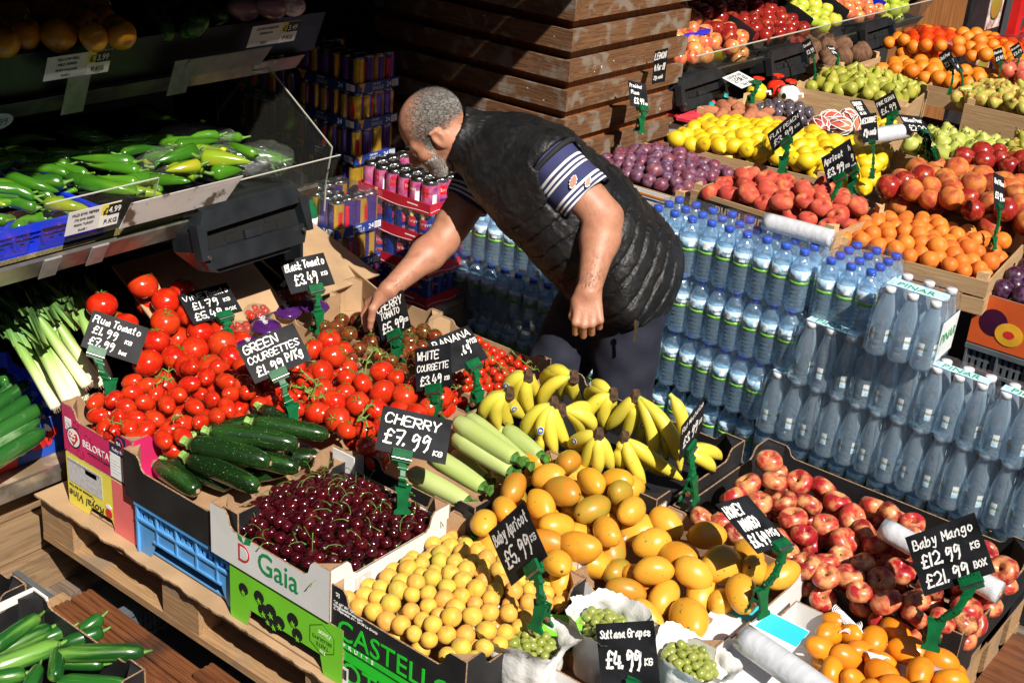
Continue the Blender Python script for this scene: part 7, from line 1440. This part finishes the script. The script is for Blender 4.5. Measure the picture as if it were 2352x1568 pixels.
def torso(p, g=0):
    off = lat*.075
    d = 1e3
    for s_ in (-1, 1):
        d = smin(d, cap_(p, pelv+off*s_*.8, waist+off*s_, .128+g, .140+g), .08) if s_ > -1 else cap_(p, pelv-off*.8, waist-off, .128+g, .140+g)
        d = smin(d, cap_(p, waist+off*s_, chest+off*s_*1.05, .134+g, .126+g), .08); d = smin(d, cap_(p, chest+off*s_, upper+off*s_*1.0, .128+g, .094+g), .08)
    d = smin(d, cap_(p, upper, neckb, .105+g, .070+g), .08)
    d = smin(d, cap_(p, upper+lat*.06, shL, .085+g, .078+g), .06); d = smin(d, cap_(p, upper-lat*.06, shR, .085+g, .068+g), .06)
    return d
def body_sdf(p):
    d = torso(p, -.02); d = smin(d, legs(p, -.018), .05); d = smin(d, cap_(p, neckb, neck_a, .072, .062), .04); d = smin(d, head_sdf(p), .02)
    d = smin(d, arm(p, shL, elL, wrL), .03); d = smin(d, arm(p, shR, elR, wrR, .92), .03)
    d = hand(p, HLp, d); d = hand(p, HRp, d); return d
def near(f, c, r): return lambda p: f(p)
def part_sdf_headonly(p): return smin(smin(head_sdf(p), cap_(p, neckb, neck_a, .072, .062), .04), torso(p, -.02), .03)
man = thing('person', 'grey haired bearded man in a black padded vest bending over the tomatoes', 'person', T((pelv[0], pelv[1], 0)))
SK = None
def skinmat():
    m, t, N, L, b = nmat('skin'); tc = N.new('ShaderNodeTexCoord'); nz = N.new('ShaderNodeTexNoise'); nz.inputs['Scale'].default_value = 22; nz.inputs['Detail'].default_value = 5; L.new(tc.outputs['Object'], nz.inputs[0])
    r = ramp(N, [(.3,(.33,.145,.085)),(.5,(.44,.205,.125)),(.72,(.38,.16,.10))]); L.new(nz.outputs[0], r.inputs[0]); L.new(r.outputs[0], b.inputs['Base Color']); b.inputs['Roughness'].default_value = .5
    b.inputs['Subsurface Weight'].default_value = .12; b.inputs['Subsurface Scale'].default_value = .02; b.inputs['Subsurface Radius'].default_value = (1,.4,.2)
    n2 = N.new('ShaderNodeTexNoise'); n2.inputs['Scale'].default_value = 160; n2.inputs['Detail'].default_value = 3; L.new(tc.outputs['Object'], n2.inputs[0]); bp = N.new('ShaderNodeBump'); bp.inputs['Strength'].default_value = .4; bp.inputs['Distance'].default_value = .002; L.new(n2.outputs[0], bp.inputs['Height']); L.new(bp.outputs[0], b.inputs['Normal']); return m
SKIN = skinmat()
def bb(pts, pad): a = np.array(pts); return a.min(0)-pad, a.max(0)+pad
pos0 = np.array([pelv[0], pelv[1], 0])
PV = []; PF = []; off_ = 0
def region(f, lo, hi, h, keep=None):
    global off_
    a, b = nets(f, lo, hi, h)
    if keep is not None: m = keep(a[b].mean(1)); b = b[m]
    PV.append(a); PF.append(b+off_); off_ += len(a)
armL = lambda p: hand(p, HLp, arm(p, shL, elL, wrL)); armR = lambda p: hand(p, HRp, arm(p, shR, elR, wrR, .92))
# one surface for trunk and legs, refined on arms, hands and head
trunk = lambda p: smin(torso(p, -.025), legs(p, -.02), .05)
region(trunk, *bb([pelv, chest, upper, neckb, shL, shR, footL, footR, kneeL, kneeR], .2), .02)
lo, hi = bb([hc, neck_a], .15); region(part_sdf_headonly, lo, hi, .0042)
lo, hi = bb([shL, elL, wrL], .10); wl = wrL; region(lambda p: arm(p, shL, elL, wrL), lo, hi, .007, lambda c: (c-wrL)@nrm(wrL-elL) < -.03)
lo, hi = bb([q for pr in HLp for q in (pr[0], pr[1])]+[wrL-nrm(wrL-elL)*.05], .045); region(armL, lo, hi, .0034, lambda c: (c-wrL)@nrm(wrL-elL) > -.034)
lo, hi = bb([shR, elR, wrR], .10); region(lambda p: arm(p, shR, elR, wrR, .92), lo, hi, .007, lambda c: (c-wrR)@nrm(wrR-elR) < -.03)
lo, hi = bb([q for pr in HRp for q in (pr[0], pr[1])]+[wrR-nrm(wrR-elR)*.05], .045); region(armR, lo, hi, .0034, lambda c: (c-wrR)@nrm(wrR-elR) > -.034)
BV = np.concatenate(PV)-pos0; BF = np.concatenate(PF); body = mk('body', BV, BF, SKIN, man)
# vest
VEST = mat('black_padded_nylon', (.009,.009,.010), .50, .2, 30, bump=1, bscale=60, spec=.4, dirt=((.013,.013,.014), 8, .5))
axv = nrm(upper-pelv)
spine = [pelv+axv*-.10, pelv, waist, chest, upper, neckb]
hem_n = nrm(QQ(1545,590,DP)-QQ(1400,735,DP)); 
def along(p): return (p-pelv)@axv
def vest_sdf(p):
    g = .015; d = torso(p, g)
    low = elp(p, pelv-axv*.02, (.18,.18,.16)); d = smin(d, low, .08); d = smin(d, cap_(p, pelv+lat*.09, hipL-upz*.03+lat*.01, .148, .125), .05); d = smin(d, cap_(p, pelv-lat*.09, hipR-upz*.01, .145, .12), .05)
    # front flap hanging down from the belly
    fl_a = QQ(1290,560,DP-.10); fl_b = QQ(1400,690,DP-.06); d = smin(d, cap_(p, fl_a, fl_b, .055, .05), .09); d = smin(d, cap_(p, QQ(1400,560,DP-.15), QQ(1440,705,DP-.13), .06, .045), .07)
    # collar
    cb = cap_(p, neckb+nrm(neckb-upper)*-.015, neckb+nrm(neck_a-neckb)*.085, .100, .092); ci = cap_(p, neckb-nrm(neck_a-neckb)*.03, neckb+nrm(neck_a-neckb)*.16, .084, .084)
    d = smin(d, cb, .02)
    # cut: top plane, lower plane
    d = smax(d, (p-(neckb+nrm(neck_a-neckb)*.088))@nrm(neck_a-neckb), .01)
    dn_ = nrm(np.array([.10,.0,-1.])); hem = (p-QQ(1480,735,DP))@(-upz)-.0-.10*((p-pelv)@fwd)*-1.0; d = smax(d, hem, .012)
    # padded baffles across the trunk
    t = along(p); c_ = (p-pelv)@lat; w1 = np.sin(p[:,0]*31+2*np.sin(p[:,1]*19+p[:,2]*13))+np.sin(p[:,1]*41-p[:,2]*23+2*np.sin(p[:,0]*17)); s_ = np.abs(((t+.30*np.abs(c_)+.004*w1)/.050+100) % 1-.5)*.050*2; body_ = .0085*np.exp(-(s_/.008)**2); e3 = (p-pelv)@np.cross(axv, lat); ph = np.arctan2(e3, c_)*9; wr = .0042*(np.abs(np.sin(ph+1.6*w1+t*18))-.6)*np.exp(-((s_-.012)/.016)**2)+.0016*w1
    fade = np.clip((.36-t)/.05, 0, 1)
    d = d+body_*np.clip(fade, .25, 1)+wr
    d = smax(d, -ci, .008)
    # armholes
    for sh, el in ((shL, elL), (shR, elR)):
        ax = nrm(el-sh); q = p-(sh-ax*.01); h_ = q@ax; rr = np.linalg.norm(q-h_[:, None]*ax, axis=1); d = smax(d, -np.maximum(np.maximum(rr-.088, -h_), h_-.13), .014)
    return d
lo, hi = bb([pelv, chest, upper, neckb, shL, shR, hipL, hipR, neck_a, QQ(1440,740,DP)], .23); a, b = nets(vest_sdf, lo, hi, .0054); vest = mk('padded_vest', a-pos0, b, VEST, man)
# armhole binding and zip
def ringpts(c, ax, r, n=28, el=1): 
    a_ = nrm(np.cross(ax, upz)); b_ = np.cross(ax, a_); return [Vector(c-pos0+a_*r*math.cos(2*PI*i/n)+b_*r*el*math.sin(2*PI*i/n)) for i in range(n+1)]
axL = nrm(elL-shL); obj('armhole_binding', MB().tube(ringpts(shL+axL*.002, axL, .0885), .008, 8), mat('ribbed_black', (.01,.01,.01), .8), man)
# sleeves
NAVYC = None
def sleevemat():
    m, t, N, L, b = nmat('striped_cotton'); tc = N.new('ShaderNodeTexCoord'); sp = N.new('ShaderNodeSeparateXYZ'); L.new(tc.outputs['Object'], sp.inputs[0]); ns = N.new('ShaderNodeTexNoise'); ns.inputs['Scale'].default_value = 300; L.new(tc.outputs['Object'], ns.inputs[0])
    mp = N.new('ShaderNodeMapRange'); mp.inputs[1].default_value = 0; mp.inputs[2].default_value = .2; L.new(sp.outputs[2], mp.inputs[0]); nv = (.030,.034,.115); wh = (.75,.75,.74)
    st = [0]; cols = [nv]
    for a0, w_ in ((.040,.008),(.056,.008),(.070,.006),(.112,.008),(.127,.006),(.140,.006),(.186,.006)): st += [a0/.2, (a0+w_)/.2]; cols += [wh, nv]
    r = ramp(N, [(0,(0,0,0))], 'CONSTANT'); e = r.color_ramp.elements
    while len(e) > 1: e.remove(e[-1])
    e[0].position = 0; e[0].color = (*nv, 1)
    for s_, c in list(zip(st, cols))[1:]: q = e.new(min(1, s_)); q.color = (*c, 1)
    L.new(mp.outputs[0], r.inputs[0]); L.new(r.outputs[0], b.inputs['Base Color']); b.inputs['Roughness'].default_value = .85; bp = N.new('ShaderNodeBump'); bp.inputs['Strength'].default_value = .3; bp.inputs['Distance'].default_value = .001; L.new(ns.outputs[0], bp.inputs['Height']); L.new(bp.outputs[0], b.inputs['Normal']); return m
SLV = sleevemat()
def sleeve(sh, el, L0, L1, r0, r1, name='sleeve'):
    ax = nrm(el-sh); M = Matrix.Translation(Vector(sh-pos0)) @ Vector(ax).to_track_quat('Z','Y').to_matrix().to_4x4(); n = 40; rows = 22; vs = []
    for i in range(rows+1):
        z = L0+(L1-L0)*i/rows; r = r0+(r1-r0)*i/rows
        for j in range(n): a = 2*PI*j/n; k = r*(1+.05*math.sin(a*3+z*30)*(.3+i/rows)+.035*mnoise.noise(Vector((math.cos(a)*2, math.sin(a)*2, z*22)))); vs.append((k*math.cos(a), k*math.sin(a), z+.006*math.sin(a*2)))
    for j in range(n): a = 2*PI*j/n; vs.append(((r1-.008)*math.cos(a), (r1-.008)*math.sin(a), L1-.03))
    m = MB().add(vs, [(i*n+j, i*n+(j+1)%n, (i+1)*n+(j+1)%n, (i+1)*n+j) for i in range(rows+1) for j in range(n)], 0, True); return obj(name, m, SLV, man, M)
sl = sleeve(shL, elL, -.006, .150, .084, .080); sleeve(shR, elR, -.04, .085, .078, .070)
axs = nrm(elL-shL); sx_ = nrm(toC-axs*(toC@axs)); sy_ = np.cross(axs, sx_)
for (aa, t_, w_, h_) in ((.95,.100,.017,.008),(.60,.128,.015,.006)):
    dd = sx_*math.cos(aa-1.0)+sy_*math.sin(aa-1.0); c = shL+axs*t_+dd*.0855; tt = np.cross(axs, dd); Mh = Matrix.Translation(Vector(c-pos0)) @ Matrix((Vector(tt), Vector(axs), Vector(np.cross(tt, axs)))).transposed().to_4x4() @ RZ(.5)
    if np.cross(tt, axs)@dd < 0: Mh = Mh @ RY(PI)
    obj('frayed_tear', flat([((w_+.002+.0022*math.sin(k_*2.3))*math.cos(k_*.2618), (h_+.0015+.0018*math.cos(k_*3.1))*math.sin(k_*.2618)) for k_ in range(24)]), TEXTW, man, Mh); obj('tear', disc(w_, 20, h_), SKIN, man, Mh @ T((0,0,.0008)))
# trousers and shoes
TRO = mat('navy_trousers', (.009,.011,.026), .8, .15, 25, bump=.7, bscale=12)
def trou(p): return smax(legs(p, .012)+.004*np.sin(p[:,2]*60+9*p[:,0])*np.sin(p[:,0]*31+p[:,1]*23), (p-(pelv+upz*.03))@upz, .01)
lo, hi = bb([pelv, hipL, hipR, kneeL, kneeR, footL, footR], .2); a, b = nets(trou, lo, hi, .013); mk('trousers', a-pos0, b, TRO, man)
def shoe(f):
    toe = f+fwd*.16; toe[2] = .045; heel = f-fwd*.03; heel[2] = .05; g = lambda p: smax(smin(cap_(p, heel, toe, .048, .042), cap_(p, heel, f+upz*.01, .045, .05), .03), -p[:,2]+.004, .004)
    lo, hi = bb([toe, heel, f], .09); a, b = nets(g, lo, hi, .01); mk('shoe', a-pos0, b, BLACK, man)
shoe(footL); shoe(footR)
zp = QQ(1460,758,DP-.18); obj('zip_pull', MB().box((-.003,-.003,-.035),(.003,.003,.012)).box((-.006,-.004,.0125),(.006,.004,.028)), STEEL, man, T(Vector(zp-pos0)))
# hair and beard: short strands on the head's surface
def strands(name, n, sel, ln, wd, m, tilt, seed):
    rg = np.random.default_rng(seed); a, b = nets(head_sdf, *bb([hc], .14), .006); q = (a[b].mean(1)-hc)@HM/HS; tri = a[b]; nn = np.cross(tri[:,2]-tri[:,0], tri[:,3]-tri[:,1]); nn /= np.linalg.norm(nn, axis=1)[:, None]+1e-9; ln_n = nn@HM
    w_ = sel(q, ln_n); w_ = w_/w_.sum(); k = rg.choice(len(b), n, p=w_); vs = []; u, v = rg.random(n), rg.random(n); pt = tri[k,0]*((1-u)*(1-v))[:,None]+tri[k,1]*(u*(1-v))[:,None]+tri[k,2]*(u*v)[:,None]+tri[k,3]*((1-u)*v)[:,None]; nk = nn[k]; qk = (pt-hc)@HM/HS
    fl = tilt(qk)@HM.T; fl += rg.normal(size=(n,3))*.20; d = nk*.26+fl; d /= np.linalg.norm(d, axis=1)[:, None]; L_ = ln*(.6+.6*rg.random(n))[:, None]; sd = np.cross(d, nk); sd /= np.linalg.norm(sd, axis=1)[:, None]+1e-9
    p0 = pt-nk*.001; p1 = pt+d*L_*.55+nk*.0006; p2 = pt+d*L_-nk*.0005; W_ = sd*wd
    A = np.stack([p0-W_, p0+W_, p1+W_*.8, p1-W_*.8, p2], 1).reshape(-1, 3)-pos0; i5 = np.arange(n)*5; me = D.meshes.new(name)
    fs = [(i, i+1, i+2, i+3) for i in i5.tolist()]+[(i+3, i+2, i+4) for i in i5.tolist()]; me.from_pydata(A.tolist(), [], fs)
    mats = m; [me.materials.append(x) for x in mats]; mi = rg.integers(0, len(mats), n); me.polygons.foreach_set('material_index', np.concatenate([mi, mi]).astype(np.int32)); me.update(); o = link(name, me, man); return o
G1 = mat('grey_hair', (.34,.33,.31), .45, .1, 90); G2 = mat('dark_grey_hair', (.08,.075,.07), .45, .1, 90); G3 = mat('white_hair', (.62,.61,.58), .45, .1, 90); G4 = mat('brown_grey_hair', (.16,.14,.12), .45, .1, 90)
def hsel(q, n):
    x, y, z = q.T; line = z-(-.015+np.clip((x-.02)*1.1, 0, .2)); bald = np.exp(-(((x-.004)/.042)**2+(y/.042)**2+((z-.115)/.05)**2)*1.0)
    w = (line > 0)*(x < .088)*1.0+((x < -.02) & (z > -.055))*1.0; w = np.clip(w, 0, 1)*(1-.93*bald*(z > .06)); side = ((np.abs(y) > .05) & (x > -.005) & (x < .045) & (z > -.03) & (z <= .02)); w = np.maximum(w, side*.7)
    ear = ((np.abs(y) > .074) & (np.abs(x+.006) < .026) & (np.abs(z+.018) < .036)); return w*(~ear)+1e-9*0
def bsel(q, n):
    x, y, z = q.T; w = ((z < -.052) & (x > -.012) & (z > -.140))*1.0; w = np.maximum(w, ((np.abs(y) > .040) & (x < .045) & (x > -.0) & (z < -.005) & (z > -.1))*1.0); lip = (x > .082) & (np.abs(z+.076) < .010) & (np.abs(y) < .024); return w*(~lip)*(np.abs(y) < .074)
strands('hair', 42000, hsel, .0125, .00030, [G1, G2, G3, G2, G4], lambda q: np.stack([-.9+0*q[:,0], .15*np.sign(q[:,1]), -.35+0*q[:,0]], 1), 1)
strands('beard', 12000, bsel, .0065, .00036, [G3, G1, G3, G4], lambda q: np.stack([.25+0*q[:,0], .0*q[:,1], -.8+0*q[:,0]], 1), 2)
strands('eyebrow', 500, lambda q, n: ((np.abs(q[:,2]-.010) < .006) & (q[:,0] > .06) & (np.abs(q[:,1]) > .012) & (np.abs(q[:,1]) < .050))*1.0, .010, .0005, [G2], lambda q: np.stack([0*q[:,0], np.sign(q[:,1]), .2+0*q[:,0]], 1), 3)
for s_ in (-1, 1):
    e = obj('eye', MB().lathe([(1e-6,-.0127),(.009,-.009),(.0127,0),(.009,.009),(1e-6,.0127)], 12), TEXTW, man, T(Vector(HL(.0815, s_*.032, -.015)-pos0)))
    obj('iris', disc(.005, 12), TEXTK, e, Matrix((Vector(hy), Vector(hz), Vector(hx))).transposed().to_4x4() @ T((0,-.002,.0126)))
# arm hair
def arm_hair(a, b, ra, rb, n, seed):
    rg = np.random.default_rng(seed); ax = nrm(b-a); u = nrm(np.cross(ax, upz)); v = np.cross(ax, u); t = rg.random(n); th = rg.random(n)*2*PI; nr = np.cos(th)[:,None]*u+np.sin(th)[:,None]*v; r = ra+(rb-ra)*t; p = a+(b-a)*t[:,None]+nr*(r-.002)[:,None]; d = nr*.5+ax+rg.normal(size=(n,3))*.25; d /= np.linalg.norm(d, axis=1)[:,None]; w_ = np.cross(d, nr)*.00055; A = np.stack([p-w_, p+w_, p+d*.014], 1).reshape(-1,3)-pos0; i3 = np.arange(n)*3
    return A, [(i, i+1, i+2) for i in i3.tolist()]
AH = MB()
for (a, b, ra, rb, n, sd) in ((elL, wrL, .052, .034, 1800, 4), (elR, wrR, .047, .030, 1500, 5)): A, f_ = arm_hair(a, b, ra, rb, n, sd); AH.add(A.tolist(), f_)
obj('arm_hair', AH, G2, man)
# ------------------------------------------------------------------ signs
def c4(f, TL, TR, BL): return f(*TL), f(*TR), f(*BL)
sign('chalkboard sign reading Plum Tomato, £1.99 KG, £7.99 box', *c4(r4,(638,477),(985,603),(578,725)), [('Plum Tomato',.05,.72,.17,.88),('£1.99',.10,.44,.19,.44),('KG',.68,.42,.09,.13),('£7.99',.10,.14,.19,.44),('box',.64,.12,.10,.14)], (255,905), .69, headpos=.28)
sign('chalkboard sign reading VINE Tomato, £1.79 KG, £5.49 BOX', *c4(r4,(1213,378),(1500,282),(1345,577)), [('VINE',.04,.74,.15,.42),('Tomato',.48,.72,.17,.48),('£1.79',.14,.42,.21,.52),('KG',.76,.44,.10,.14),('£5.49',.08,.08,.21,.55),('BOX',.70,.12,.10,.22)], (520,790), .70, headpos=.62)
sign('chalkboard sign reading Black Tomato, £3.49 KG', *c4(r4,(1910,150),(2180,72),(1995,370)), [('Black',.05,.66,.22,.38),('Tomato',.46,.68,.22,.50),('£3.49',.16,.22,.30,.52),('KG',.78,.34,.10,.15)], (730,745), .69, headpos=.55)
sign('chalkboard sign reading GREEN COURGETTES, £1.99 P/Kg', *c4(r4,(1615,728),(1975,563),(1755,980)), [('GREEN',.06,.72,.20,.60),('COURGETTES',.05,.46,.16,.90),('£1.99',.10,.12,.22,.46),('P/Kg',.62,.18,.20,.30)], (670,962), .70, headpos=.40)
sign('chalkboard sign reading CHERRY TOMATO, £5.99 KG', *c4(b1,(343,410),(545,325),(405,650)), [('CHERRY',.06,.70,.19,.86),('TOMATO',.12,.48,.16,.66),('£5.99',.10,.12,.24,.72),('KG',.84,.20,.08,.13)], (912,820), .68, headpos=.45, ratio=1.0)
sign('chalkboard sign reading BANANA .69 P/KG, behind the white courgette sign', *c4(b1,(690,655),(945,547),(825,870)), [('BANANA',.05,.74,.17,.90),('.69',.52,.34,.20,.24),('P/KG',.76,.52,.12,.22)], (1095,930), .70, headpos=.60)
sign('chalkboard sign reading WHITE COURGETTE, £3.49 KG', *c4(b1,(610,705),(850,660),(627,980)), [('WHITE',.06,.70,.18,.64),('COURGETTE',.05,.44,.14,.88),('£3.49',.12,.12,.20,.60),('KG',.80,.16,.08,.14)], (1000,950), .71, headpos=.50, ratio=1.0)
sign('large chalkboard sign reading CHERRY, £7.99 KG, beside the cherries', *c4(b1,(408,1065),(855,1168),(370,1340)), [('CHERRY',.06,.66,.20,.80),('£7.99',.08,.22,.30,.66),('KG',.80,.14,.10,.14)], (925,1152), .685, headpos=.38)
sign('chalkboard sign reading Baby Apricot, £5.99 KG', *c4(z4,(1267,590),(1495,345),(1412,925)), [('Baby Apricot',.04,.70,.19,.92),('£5.99',.10,.26,.28,.68),('KG',.82,.36,.10,.14)], (1243,1420), .66, headpos=.62, ratio=1.25)
sign('chalkboard sign reading Sultana Grapes, £4.99 KG', *c4(z4,(1952,1185),(2313,1122),(1990,1610)), [('Sultana Grapes',.06,.78,.11,.88),('£4.99',.12,.34,.24,.60),('KG',.78,.36,.09,.14)], (1455,1600), .56, headpos=.6, ratio=.95)
sign('chalkboard sign reading Flat Nectarine, £3.99 KG, edge on beside the bananas', (1572,971), (1637,903), (1567,1064), [('Flat Nectarine',.04,.76,.13,.92),('£3.99',.12,.28,.26,.62),('KG',.80,.34,.10,.14)], (1585,1132), .685, ratio=1.4, sgn=-1, headpos=.45)
sign('chalkboard sign reading HONEY MANGO, £6.49 P/Kg', *c4(z5,(390,455),(628,420),(635,728)), [('HONEY',.04,.70,.20,.52),('MANGO',.16,.42,.20,.52),('£6.49',.05,.10,.22,.52),('P/Kg',.64,.20,.12,.30)], (1742,1388), .66, headpos=.72, ratio=.85)
sign('chalkboard sign reading Baby Mango, £12.99 KG, £21.99 BOX', *c4(z5,(1590,658),(1955,467),(1660,1000)), [('Baby Mango',.06,.74,.15,.88),('£12.99',.10,.42,.20,.56),('KG',.80,.46,.10,.13),('£21.99',.08,.10,.20,.60),('BOX',.76,.16,.10,.18)], (2142,1462), .66, headpos=.66, ratio=1.2)
sign('chalkboard sign reading President Plums, £3.99 KG', *c4(r2,(2008,482),(2125,488),(2020,640)), [('President',.06,.76,.13,.70),('Plums',.10,.50,.14,.48),('£3.99',.22,.14,.22,.55),('KG',.82,.14,.08,.14)], (1470,292), 1.04, ratio=.9, headpos=.7)
sign('chalkboard sign reading LEMON, 4 for £1, 29p each, taped to the planter', *c4(r2,(2178,305),(2250,300),(2145,515)), [('LEMON',.06,.72,.18,.88),('4 for £1',.10,.38,.18,.80),('29p each',.12,.12,.10,.70)], (1500,262), 1.0, ratio=.55, clip=False, dep=5.12)
sign('chalkboard sign reading FLAT PEACH, £3.99 KG', *c4(r3,(735,835),(900,700),(738,975)), [('FLAT PEACH',.05,.62,.18,.92),('£3.99',.10,.18,.28,.62),('KG',.78,.26,.10,.16)], (1797,388), 1.0, headpos=.45, ratio=1.25)
sign('dark chalkboard sign partly hidden behind the apricot sign, 9p each', *c4(r3,(1125,945),(1225,880),(1150,1135)), [('h',.80,.66,.16,.12),('9',.80,.30,.20,.12),('each',.72,.10,.08,.25)], (1955,430), 1.02, ratio=.8, headpos=.75)
sign('chalkboard sign reading Apricot, £3.99 KG', *c4(r3,(1065,988),(1195,915),(1080,1170)), [('Apricot',.06,.66,.20,.80),('£3.99',.08,.20,.26,.66),('KG',.80,.20,.10,.16)], (1888,498), .96, ratio=.85, headpos=.5)
sign('chalkboard sign reading NECTARINE, 69p each', *c4(r3,(1313,722),(1398,712),(1320,900)), [('NECTARINE',.05,.68,.18,.90),('69p each',.10,.24,.22,.80)], (2003,402), 1.02, ratio=.55, headpos=.6)
sign('chalkboard sign reading DRAGON FRUIT, £4.49 each', *c4(r3,(1237,632),(1335,608),(1310,745)), [('DRAGON',.06,.70,.20,.70),('FRUIT',.16,.42,.20,.50),('£4.49',.12,.08,.24,.50)], (1990,330), 1.05, clip=False)
sign('chalkboard sign reading PINK GUAVA, £6.99', *c4(r3,(1402,632),(1497,583),(1440,755)), [('PINK GUAVA',.05,.66,.18,.90),('£6.99',.10,.20,.26,.76)], (2042,290), 1.06, headpos=.6)
sign('chalkboard sign reading William Pear, £2.20', *c4(r3,(1548,715),(1722,708),(1600,835)), [('William Pear',.05,.60,.22,.90),('£2.20',.10,.10,.30,.80)], (2125,345), 1.06, headpos=.65)
sign('narrow chalkboard sign reading Turkish Pear, £2.99', *c4(r3,(1715,745),(1798,860),(1722,905)), [('Turkish Pear',.04,.64,.18,.92),('£2.99',.16,.22,.26,.66)], (2133,372), 1.04, headpos=.5, ratio=1.1)
sign('chalkboard sign reading Red Plum, £3.99 KG', *c4(r3,(2145,1078),(2240,1100),(2133,1280)), [('Red Plum',.06,.68,.15,.88),('£3.99',.10,.22,.20,.68),('KG',.80,.22,.08,.15)], (2280,562), .97, ratio=.6, headpos=.5)
sign('small far chalkboard sign standing left above the coconuts, £2.99', *c4(r3,(942,270),(985,250),(985,365)), [('Coconut',.05,.66,.16,.9),('£2.99',.10,.2,.22,.8)], (1872,180), 1.05, ratio=.7)
sign('small far chalkboard sign standing right above the coconuts, 89p', *c4(r3,(1085,283),(1140,275),(1140,350)), [('Coconut',.05,.6,.2,.9),('89p',.10,.16,.26,.6)], (1922,152), 1.08)
sign('far chalkboard sign reading Red Pear, £2.99, before the oranges', *c4(r3,(1800,345),(1848,312),(1845,455)), [('Red Pear',.05,.66,.16,.9),('£2.99',.10,.2,.22,.8)], (2182,212), 1.08, ratio=.7)
sign('far chalkboard sign with 9p, leaning right of the red pear sign', *c4(r3,(1868,372),(1925,345),(1915,452)), [('9p',.3,.3,.3,.4)], (2208,216), 1.08, ratio=1.0)
sign('far chalkboard sign on the orange nets near the red frame', *c4(r3,(2140,315),(2185,300),(2148,410)), [('Plantain',.05,.66,.16,.9),('£2.49',.10,.2,.22,.8)], (2290,192), 1.1, ratio=.55)
sign('farthest chalkboard sign at the right frame edge', *c4(r3,(2245,300),(2290,270),(2250,385)), [('Avocado',.05,.66,.16,.9),('£2.69',.10,.2,.22,.8)], (2325,182), 1.1, ratio=.6)
sign('black Leek label with chalk lettering on the shelf lip', *c4(r4,(355,75),(545,0),(440,112)), [('Leek',.22,.5,.34,.5),('£.49',.34,.06,.34,.46)], (170,570), .985, clip=False, ratio=2.0)
sign('curled white paper card reading EASTER EGG 2 FOR £1', *c4(r3,(440,490),(565,422),(560,565)), [('2 FOR £1',.12,.40,.26,.76),('55p EACH',.25,.10,.16,.6),('EASTER EGG',.10,.74,.14,.8)], (1722,242), 1.02, white=True, headpos=.8)
